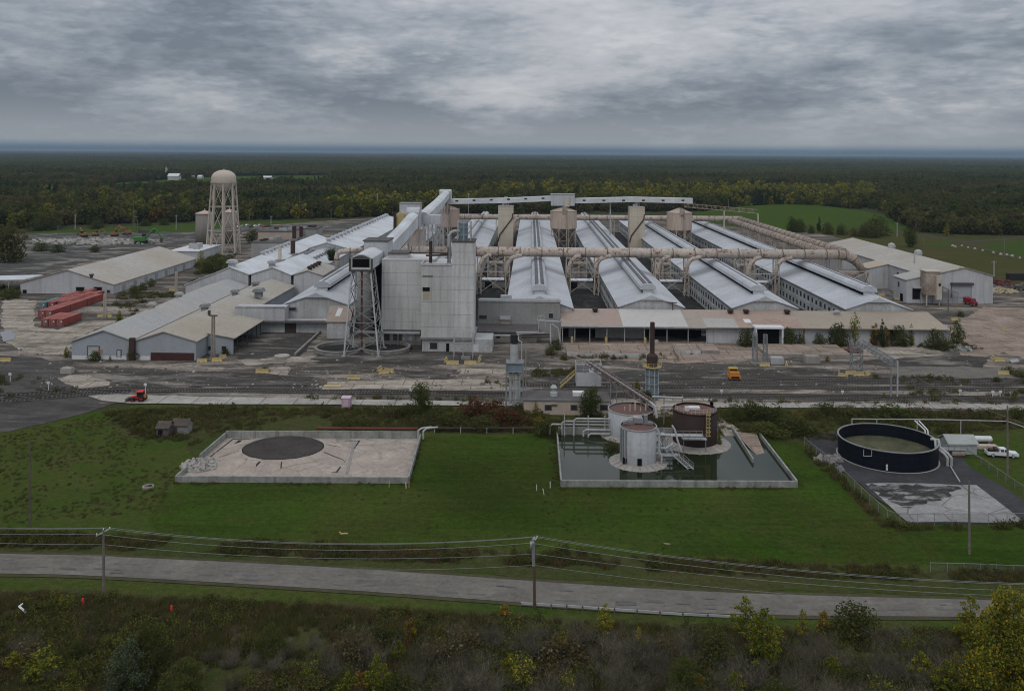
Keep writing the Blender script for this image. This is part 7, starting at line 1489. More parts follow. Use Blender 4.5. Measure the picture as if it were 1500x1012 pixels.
for px, py, l_, an, mm, lb, nm in ((36, 903, 2.6, -.5, 'white', 'white plank fallen in the weeds at left', 'plank'), (504, 788, 1.4, .9, 'yellow', 'pale plank frame on the mown grass below the dry basin', 'plank'), (977, 803, 1.2, 2.2, 'beige', 'pale plank standing in the grass near the ditch', 'plank'), (1340, 680+3, 2.0, -.4, 'beige', 'loose pale plank on the right grass', 'plank')):
    p = G(px, py); o = MB().box(-l_/2, l_/2, -.12, .12, -.05, .08).box(-l_/2, -l_/2+.15, -.1, .5, .0, .12).build(nm, MAT[mm]); o.location = p+V(0, 0, .7); o.rotation_euler = (.3, .25, an); tag(o, lb, 'plank')
# ---------------------------------------------------------------- utility poles and wires
def pole(px, py, ptop, label, mat='pole_wood', arm=True, r=.16, xy=None, h=None):
    b = G(px, py) if xy is None else Vector(xy); zt = Z_(px, ptop, b.y) if h is None else h; t = thing('utility_pole', label, 'utility pole', b.to_tuple())
    MB().tube([b+V(0, 0, -.2), b+V(-.05, 0, zt*.5), b+V(-.12, 0, zt)], [r*1.25, r*1.05, r*.8], 10).build('pole', MAT[mat], t)
    if arm:
        m = MB().bar(b+V(-.55, -1.1, zt-.35), b+V(.3, 1.1, zt-.25), .13); m.build('crossarm', MAT['steel_pale'], t)
        for s in (-1, 0, 1): MB().lathe([(.07, 0), (.09, .1), (.05, .25)], b+V(-.12+.4*s, 1.0*s, zt-.25 if s else zt), 8).build('insulator', MAT['white'], t)
    return b, zt, t
PA, ZA, _ = pole(152, 870, 776, 'roadside wooden pole with a slanting crossarm, left of the picture'); PB, ZB, tb2 = pole(783, 893, 789, 'reddish roadside pole with a metal head in the middle of the picture', 'pole_red')
MB().tube([PB+V(-.15, -.02, ZB*.62), PB+V(-.2, -.02, ZB*.86), PB+V(-.22, -.02, ZB)], .22, 8).build('pole_sleeve', MAT['steel'], tb2); MB().cyl(PB+V(-.5, -.1, ZB-1.1), PB+V(-.5, -.1, ZB-.3), .2, n=10).build('transformer', MAT['steel'], tb2)
PC, ZC_, _ = pole(0, 0, 0, 'roadside wooden pole beyond the right edge', xy=(112, 111.5, 0), h=8.6); PL, ZL, _ = pole(0, 0, 0, 'roadside wooden pole beyond the left edge', xy=(-118, 124, 0), h=9.0)
PE, ZE, _ = pole(1420, 812, 704, 'tall bare pole on the grass in front of the dry sludge bed', 'pole_wood', False); PF, ZF, _ = pole(44, 771, 646, 'dark bare pole on the left grass', 'wood', False, .15); PG_, ZG, _ = pole(1476, 695, 594, 'pale pole standing beside the white pickup', 'pole_wood', False, .17)
def wire(a, b, sag, label, r=.03, grp='overhead wires'):
    a, b = Vector(a), Vector(b); pts = [a.lerp(b, i/24)-V(0, 0, sag*4*(i/24)*(1-i/24)) for i in range(25)]
    o = MB().tube(pts, r, 5).build('overhead_wire', MAT['wire']); tag(o, label, 'wire', grp)
for (p, zp_), (q, zq_), lb, sg_ in (((PL, ZL), (PA, ZA), 'left of the first road pole', 1.2), ((PA, ZA), (PB, ZB), 'between the two road poles', 1.5), ((PB, ZB), (PC, ZC_), 'right of the middle road pole', 3.4)):
    for s, dz, nm in ((-1, -.1, 'near conductor wire'), (0, .22, 'top conductor wire'), (1, -.1, 'far conductor wire')): wire(p+V(-.12+.4*s, 1.0*s, zp_+dz), q+V(-.12+.4*s, 1.0*s, zq_+dz), sg_, nm+' '+lb)
    wire(p+V(-.1, .1, zp_-2.0), q+V(-.1, .1, zq_-2.0), sg_*.8, 'lower neutral wire '+lb); wire(p+V(-.1, -.1, zp_-3.4), q+V(-.1, -.1, zq_-3.4), sg_*.8, 'lowest telephone wire '+lb, .025)
wire(B0+V(1.6, 0, za+.2-B0.z+B0.z-za), PG_+V(0, 0, ZG-2.2), 1.0, 'wire from the gantry down to the pale pole', .035); wire(PG_+V(0, 0, ZG-2.4), PG_+V(22, -14, ZG-5), .8, 'wire from the pale pole out to the right', .035)
DP = [(110, 336, 314), (195, 333, 292), (197.5, 333, 307), (258, 337, 315), (265, 337, 327), (365, 325, 307), (397, 328, 316), (439, 320, 281), (485, 325, 306), (553, 316, 283), (576, 316, 297), (1067, 322, 292), (1314, 347, 326), (1353, 360, 347), (1471, 378, 350), (1456, 404, 382), (85, 345, 330), (79, 336, 317), (686, 316, 283), (1389, 462, 424), (201, 337, 322)]
for i, (px, py, pt) in enumerate(DP):
    b = G(px, py); zt = Z_(px, pt, b.y); o = MB().tube([b, b+V(0, 0, zt)], [.28, .2], 7)
    o.bar(b+V(-1.3, 0, zt-.8), b+V(1.3, 0, zt-.8), .18); o = o.build('utility_pole', MAT['pole_wood' if i % 3 else 'steel_pale']); tag(o, 'distant pole standing in the fields and wood edge round the plant', 'utility pole', 'distant poles')
# ---------------------------------------------------------------- far things: farm, machines, scrap
def barn(px0, px1, yb, yt, label, roof='white', wall='clad', ln=14):
    p = G((px0+px1)/2, yb); x0, x1 = D(px0, yb, p.y).x, D(px1, yb, p.y).x; h = Z_(px0, yt, p.y); t = thing('barn', label, 'barn', p.to_tuple(), group='distant farm buildings')
    MB().box(x0, x1, p.y, p.y+ln, 0, h*.6).build('wall', MAT[wall], t); MB().prism_x([(p.y-.5, h*.58), (p.y+ln/2, h), (p.y+ln+.5, h*.58), (p.y+ln+.5, h*.62), (p.y+ln/2, h+.4), (p.y-.5, h*.62)], x0-.5, x1+.5).build('roof', MAT[roof], t)
barn(245.5, 261.5, 264, 254.5, 'large distant barn with a bright white roof, on the far field'); barn(228, 242, 262.5, 258.5, 'long low distant white barn left of the large barn'); barn(280, 284, 262, 258, 'small distant dark barn right of the large barn', 'roof_grey', 'clad_grey', 8); barn(289, 295, 262, 257, 'small distant white house right of the farm'); barn(384, 397, 262.5, 258.2, 'long distant white farm roof right of the water tower'); barn(167, 171, 265.5, 262.5, 'small distant white house at the edge of the far field')
p = G(243.5, 263); tag(MB().lathe([(2.4, 0), (2.4, 22), (1.6, 24), (.2, 24.6)], p, 14).build('farm_silo', MAT['conc_pale']), 'slim distant farm silo between the white barns', 'silo')
def digger(px, py, mat, label, rz_=0.0, s=1.0):
    p = G(px, py); t = thing('excavator', label, 'excavator', (p.x, p.y, .1), rz_, 'machines on the far lot'); t.scale = (s, s, s)
    for y in (-1.3, 1.3): MB().prism_y([(-2.2, .3), (-1.8, 0), (1.8, 0), (2.2, .3), (2.2, .7), (1.8, 1.0), (-1.8, 1.0), (-2.2, .7)], y-.35, y+.35).build('track', MAT['tyre'], t, local=True)
    MB().box(-2.4, 1.4, -1.4, 1.4, 1.05, 2.5).build('body', MAT[mat], t, local=True); MB().box(.2, 1.6, .1, 1.4, 2.5, 3.6).build('cab', MAT['car_glass'], t, local=True)
    MB().tube([(1.2, -.3, 1.8), (4.2, -.3, 5.2), (5.0, -.3, 5.3)], .42, 6).build('boom', MAT[mat], t, local=True); MB().tube([(5.0, -.3, 5.3), (7.2, -.3, 1.8)], .32, 6).build('stick', MAT[mat], t, local=True); MB().prism_y([(6.6, 1.9), (7.6, 1.7), (7.3, .4), (6.3, .7)], -.9, .3).build('bucket', MAT['steel_dark'], t, local=True)
digger(123, 347.5, 'orange_dull', 'orange excavator at the left of the far rubble lot', 2.6, 1.1); digger(140, 346, 'orange_dull', 'orange loader low among the far rubble', .2, .95); digger(168, 346.5, 'orange_dull', 'orange excavator in the middle of the far rubble lot', .3, 1.15); digger(186, 344, 'orange_dull', 'orange excavator with its boom raised, right of the far group', 3.3, 1.2); digger(207, 357, 'green', 'bright green excavator behind the warehouse roof', .25, 1.75)
p = G(214, 342); tag(MB().box(p.x-5, p.x+5, p.y, p.y+3, .2, 2.6).box(p.x-6, p.x-5.2, p.y, p.y+3, .2, 3.2).build('trailer', MAT['steel_dark']), 'dark trailer parked beside the far road', 'trailer')
for i, (px, py, rx, ry, n, mm, lb, h) in enumerate(((140, 355, 42, 16, 420, 'conc_pale', 'wide spread of broken concrete on the far lot', 1.0), (1468, 428, 6, 5, 160, 'yellow_scrap', 'pile of pale yellowish scrap right of the grey sheds', 1.6), (1462, 416, 7, 6, 140, 'rust_red', 'pile of rusty scrap behind the pale scrap', 1.8), (1490, 424, 7, 6, 120, 'steel_dark', 'dark scrap heap at the right edge', 1.6), (1247, 516, 2.8, 1.6, 60, 'rust_red', 'small reddish heap on the tan platform', .7), (1212, 674, 2.6, 1.6, 60, 'conc', 'debris on the dark pad left of the navy tank', .4), (1400, 512, 6, 3, 90, 'conc_wall', 'broken rubble under the trees at the canopy end', .8), (1290, 432, 5, 3, 70, 'steel', 'mixed scrap between the last potroom and the grey sheds', .8), (375, 345, 30, 14, 220, 'rusty_cream', 'mixed scrap and pallets behind the white halls', 1.6))):
    chunks('rubble' if i in (0, 6) else 'scrap_heap', G(px, py), rx, ry, n, .3, .9 if i else 1.6, mm, lb, 'heap', h)
for px, py in ((1395.5, 361), (1399.5, 362.5), (1409, 361), (1418, 363.5), (1428, 365.5), (1439.5, 368), (1455, 371), (1466, 373.5), (1475, 374.5), (1482.5, 376), (1494, 379)):
    p = G(px, py); s = random.uniform(.45, .8); m = MB().lathe([(1.25*s, 0), (1.3*s, .4), (1.05*s, .95), (.5*s, 1.2)], p, 9); tag(m.build('boulder', MAT['conc_pale']), 'pale boulder beside the loop road at far right', 'boulder', 'pale boulders along the loop road')
p = G(1492, 411); tag(MB().box(p.x-4, p.x+9, p.y, p.y+4, .1, 3.2).box(p.x-4.1, p.x+9.1, p.y-.1, p.y, 3.0, 3.3).build('dark_container', MAT['soot']), 'black skip beside the scrap at the right edge', 'skip')
for px, py, lb in ((1400, 520, 'x'),): pass
for px, py, h, lb in ((1057, 580, 1.4, 'white signal box beside the tracks'), (1234, 580, 1.2, 'small white switch stand right of the gantry'), (1406, 581, 1.6, 'white post left by the weedy right track'), (1454, 584, 1.8, 'white post, left of two by the right track'), (1465, 584, 1.8, 'white post, right of two by the right track'), (602, 575, .8, 'white lamp on the track left of the rig'), (213, 577, 2.4, 'white crossing sign behind the red tractor'), (28, 520, 2.0, 'white leaning crossing sign at the left yard'), (71, 573, 2.2, 'lone signal post by the curved track'), (15, 560, 2.2, 'signal post at the left edge by the track')):
    p = G(px, py); m = MB().bar(p, p+V(0, 0, h), .12).box(p.x-.35, p.x+.35, p.y-.2, p.y-.06, h-.35, h+.25); tag(m.build('track_sign', MAT['white']), lb, 'sign', 'small signs by the tracks')
# ================================================================ vegetation
def blades(name, n, h, sp, mat, w_=.035, lean=.35):
    vs, fs, ti = [], [], []
    for i in range(n):
        a, r = random.uniform(0, 6.28), sp*math.sqrt(random.random()); p = Vector((math.cos(a)*r, math.sin(a)*r, 0)); hh = h*random.uniform(.45, 1.1)
        q = p+Vector((random.gauss(0, lean)*hh, random.gauss(0, lean)*hh, hh)); s = Vector((random.uniform(-1, 1), random.uniform(-1, 1), 0)).normalized()*w_
        o = len(vs); vs += [p-s, p+s, q]; fs.append((o, o+1, o+2)); ti.append(random.random())
    me = bpy.data.meshes.new(name); me.from_pydata([tuple(v) for v in vs], [], fs); me.materials.append(mat)
    at_ = me.attributes.new('tint', 'FLOAT', 'FACE'); at_.data.foreach_set('value', ti); me.update(); return me
TU = [blades('t_green', 60, .75, .55, L['grassy']), blades('t_green2', 60, .6, .6, L['grassy'], .045), blades('t_straw', 55, .9, .5, L['straw'], .03), blades('t_brown', 60, .9, .55, L['brown'], .035),
      leaf_mesh('t_weed', [(0, 0, .4, .6, .45), (.5, .2, .3, .45, .35)], 110, .10, [L['olive'], L['green']], [.6, .4]), leaf_mesh('t_weed2', [(0, 0, .5, .6, .6), (-.4, .3, .4, .4, .5)], 110, .11, [L['dark'], L['olive']], [.6, .4]), leaf_mesh('t_gold', [(0, 0, .5, .5, .5)], 90, .09, [L['ygreen'], L['olive']], [.5, .5])]
def scatter_px(name, poly, dens, label, weights, smin=.7, smax=1.3, patch=.05, cut=-.6, cat='undergrowth'):
    ps = [G(x, y) for x, y in poly]; x0, x1 = min(p.x for p in ps), max(p.x for p in ps); y0, y1 = min(p.y for p in ps), max(p.y for p in ps)
    n = int((x1-x0)*(y1-y0)*dens); X = x0+rng.random(n)*(x1-x0); Y = y0+rng.random(n)*(y1-y0); ok = inpoly(X, Y, [(p.x, p.y) for p in ps])
    q = lowf(X, Y, patch)+.5*lowf(X, Y, patch*3.1, 2.0)+.35*rng.normal(size=n); ok &= q > cut; X, Y, q = X[ok], Y[ok], q[ok]; n = len(X)
    w_ = np.array(weights, float); w_ /= w_.sum(); q2 = lowf(X, Y, patch*1.4, 4.0)+.6*rng.normal(size=n); rk = np.argsort(np.argsort(q2))/max(1, n); idx = np.searchsorted(np.cumsum(w_), rk*.999)
    s = smin+(smax-smin)*rng.random(n); gn_scatter(name, np.stack([X, Y, 0*X], 1), np.stack([s, s, s*(.7+.6*rng.random(n))], 1), rots(n, .1), np.minimum(idx, 6), TU, label, cat)
scatter_px('undergrowth', [(-120, 868), (0, 868), (300, 880), (640, 900), (1000, 922), (1600, 932), (1750, 1075), (-300, 1075)], 5.0, 'tall autumn weeds and grass below the road', [3.2, 3.0, 1.8, 1.6, 2.0, 1.0, 1.6], .55, 1.3, .09, -1.0)
scatter_px('undergrowth', [(-120, 780), (150, 784), (500, 800), (800, 809), (1200, 829), (1600, 841), (1600, 858), (1200, 847), (800, 830), (500, 820), (150, 806), (-120, 800)], 3.0, 'weedy ditch growth between the lawn and the road', [2, 2, 1.5, 2, 2, 3, .4], .6, 1.2, .12, -.5)
scatter_px('undergrowth', [(150, 604), (260, 598), (760, 600), (1100, 602), (1560, 609), (1560, 621), (1400, 636), (1200, 648), (1125, 636), (812, 634), (330, 631), (285, 660), (200, 640)], 1.4, 'dense weeds on the bank between the tracks and basins', [2, 2.4, .8, 1.4, 2.3, 2.4, .8], .7, 1.35, .05, -.75)
scatter_px('undergrowth', [(-60, 655), (40, 630), (150, 606), (240, 640), (262, 690), (230, 750), (0, 770), (-90, 770)], .9, 'rough meadow tufts on the left grass', [3, 3, 1.2, 0, .1, 0, .25], .35, .7, .05, -.5)
scatter_px('undergrowth', [(1186, 658), (1210, 678), (1262, 728), (1304, 766), (1330, 772), (1520, 770), (1520, 775), (1322, 778), (1292, 772), (1250, 728), (1200, 684), (1178, 662)], 2.4, 'weeds grown through the chain link fence', [2, 2, 1, 1.5, 2, 2.5, .8], .7, 1.3, .2, -.7)
for poly, d in (([(780, 544), (850, 541), (850, 553), (780, 553)], .8), ([(1310, 553), (1520, 556), (1520, 568), (1310, 562)], .45), ([(1330, 570), (1520, 576), (1520, 590), (1340, 588)], .4), ([(440, 586), (760, 590), (760, 586), (440, 582)], .3), ([(1040, 588), (1500, 592), (1500, 594), (1040, 591)], .5), ([(700, 560), (770, 561), (770, 567), (690, 566)], .4), ([(830, 523), (990, 522), (990, 528), (830, 528)], .5), ([(285, 376), (345, 370), (345, 398), (285, 404)], .5), ([(170, 430), (260, 428), (255, 436), (170, 440)], .6), ([(150, 447), (215, 442), (195, 462), (155, 460)], .35), ([(0, 553), (120, 556), (110, 580), (0, 590)], .12), ([(1200, 498), (1400, 500), (1440, 512), (1390, 514), (1250, 503)], .6), ([(0, 420), (28, 420), (28, 437), (0, 440)], .4)):
    scatter_px('weeds', poly, d, 'weeds growing through the old paving', [2, 2, 1, 1, 2, 3, .6], .8, 1.6, .08, -.5, 'weeds')
# ---- shrubs and trees as things of their own
def kindmesh(k):
    if k in KM: return KM[k]
    m = {'bare': lambda: twig_mesh('bare', 2300, 2.0, 3.0, L['twig'], .013, .75), 'bare2': lambda: twig_mesh('bare2', 2300, 2.5, 2.7, L['twig'], .013, 1.0), 'brown': lambda: leaf_mesh('brown', crown_lobes(2.8, 1.9, 14, .05, 21), 1500, .10, [L['brown'], L['olive'], L['twig']], [.5, .3, .2]),
         'olive': lambda: leaf_mesh('olive', crown_lobes(2.8, 1.9, 15, .05, 22), 1900, .11, [L['olive'], L['dark']], [.6, .4]), 'dark': lambda: leaf_mesh('darkb', crown_lobes(3, 2.0, 16, .05, 23), 2200, .11, [L['dark'], L['olive']], [.75, .25]),
         'green': lambda: leaf_mesh('greenb', crown_lobes(3, 1.7, 9, .1, 24), 1900, .11, [L['green'], L['olive']], [.6, .4]), 'silver': lambda: leaf_mesh('silverb', crown_lobes(3.2, 2.0, 10, .1, 25), 2300, .12, [L['silver'], L['dark']], [.6, .4]),
         'ygreen': lambda: leaf_mesh('ygreenb', crown_lobes(4, 1.35, 34, .06, 26, .4, .99, .55), 2900, .085, [L['ygreen'], L['green'], L['yellow']], [.5, .3, .2]), 'yellow': lambda: leaf_mesh('yellowb', crown_lobes(4, 1.1, 26, .06, 27, .5, .99, .55), 2000, .08, [L['yellow'], L['ygreen']], [.6, .4]),
         'orange': lambda: leaf_mesh('orangeb', crown_lobes(3.2, 1.3, 8, .1, 28, .3), 1200, .11, [L['orange'], L['yellow'], L['brown']], [.5, .25, .25]), 'rust': lambda: leaf_mesh('rustb', crown_lobes(2.6, 2.0, 9, .1, 29), 1700, .13, [L['rust'], L['brown'], L['dark']], [.6, .2, .2]),
         'bigsilver': lambda: leaf_mesh('bigsilver', crown_lobes(6, 2.4, 56, .05, 41, .2, .99, .6), 10000, .09, [L['silver'], L['dark'], L['green']], [.6, .25, .15]), 'bigdark': lambda: leaf_mesh('bigdark', crown_lobes(6, 2.4, 60, .05, 42, .2, .99, .6), 11000, .085, [L['dark'], L['olive']], [.8, .2]), 'biggreen': lambda: leaf_mesh('biggreen', crown_lobes(6, 2.4, 56, .05, 43, .2, .99, .6), 9000, .09, [L['green'], L['olive'], L['dark']], [.5, .25, .25]),
         'fir': lambda: leaf_mesh('firb', crown_lobes(5, 1.5, 10, .05, 30, .85), 1500, .13, [L['dkconifer'], L['dark']], [.6, .4]), 'sparse': lambda: leaf_mesh('sparseb', crown_lobes(4, 1.5, 9, .2, 31), 520, .12, [L['ygreen'], L['yellow'], L['green']], [.5, .2, .3], hollow=.1),
         'spiky': lambda: blades('spiky', 420, 3.4, 1.0, L['dkconifer'], .10, .42), 'bigyel': lambda: leaf_mesh('bigyel', crown_lobes(14, 4.7, 110, .05, 33, 0, .98, .50), 24000, .145, [L['ygreen'], L['yellow'], L['green'], L['dark']], [.42, .28, .2, .1]),
         'tree': lambda: leaf_mesh('treeb', crown_lobes(7, 2.6, 13, .16, 34), 3200, .15, [L['dark'], L['green']], [.7, .3]), 'olivetree': lambda: leaf_mesh('olivetree', crown_lobes(9, 4.5, 14, .14, 35), 2600, .30, [L['olive'], L['green'], L['brown']], [.6, .2, .2])}[k](); KM[k] = m; return m
KM = {}; HT = {'bare': 3, 'bare2': 2.6, 'brown': 2.8, 'olive': 2.8, 'dark': 3, 'green': 3, 'silver': 3.2, 'ygreen': 4, 'yellow': 4, 'orange': 3.2, 'rust': 2.6, 'fir': 5, 'sparse': 4, 'spiky': 3.4, 'bigsilver': 6, 'bigdark': 6, 'biggreen': 6, 'bigyel': 14, 'tree': 7, 'olivetree': 9}
TRK = [trunk_mesh('stem_a', 1.0, .020, 5), trunk_mesh('stem_b', 1.0, .028, 6), trunk_mesh('stem_c', 1.0, .018, 4)]
def plant(k, p, h, label, group=None, name=None, wd=1.0, stem=True, z=0.0):
    s = h/HT[k]; nm = name or ('shrub' if h < 5 else 'tree'); t = thing(nm, label, nm.replace('_', ' '), (p.x, p.y, z), random.uniform(0, 6.28), group)
    o = bpy.data.objects.new('crown', kindmesh(k)); C.objects.link(o); o.parent = t; o.scale = (s*wd, s*wd, s)
    if stem: q = bpy.data.objects.new('trunk', TRK[random.randrange(3)]); C.objects.link(q); q.parent = t; q.scale = (h*.9,)*3
    return t
def hpx(px, py, ptop): b = G(px, py); return b, Z_(px, ptop, b.y)
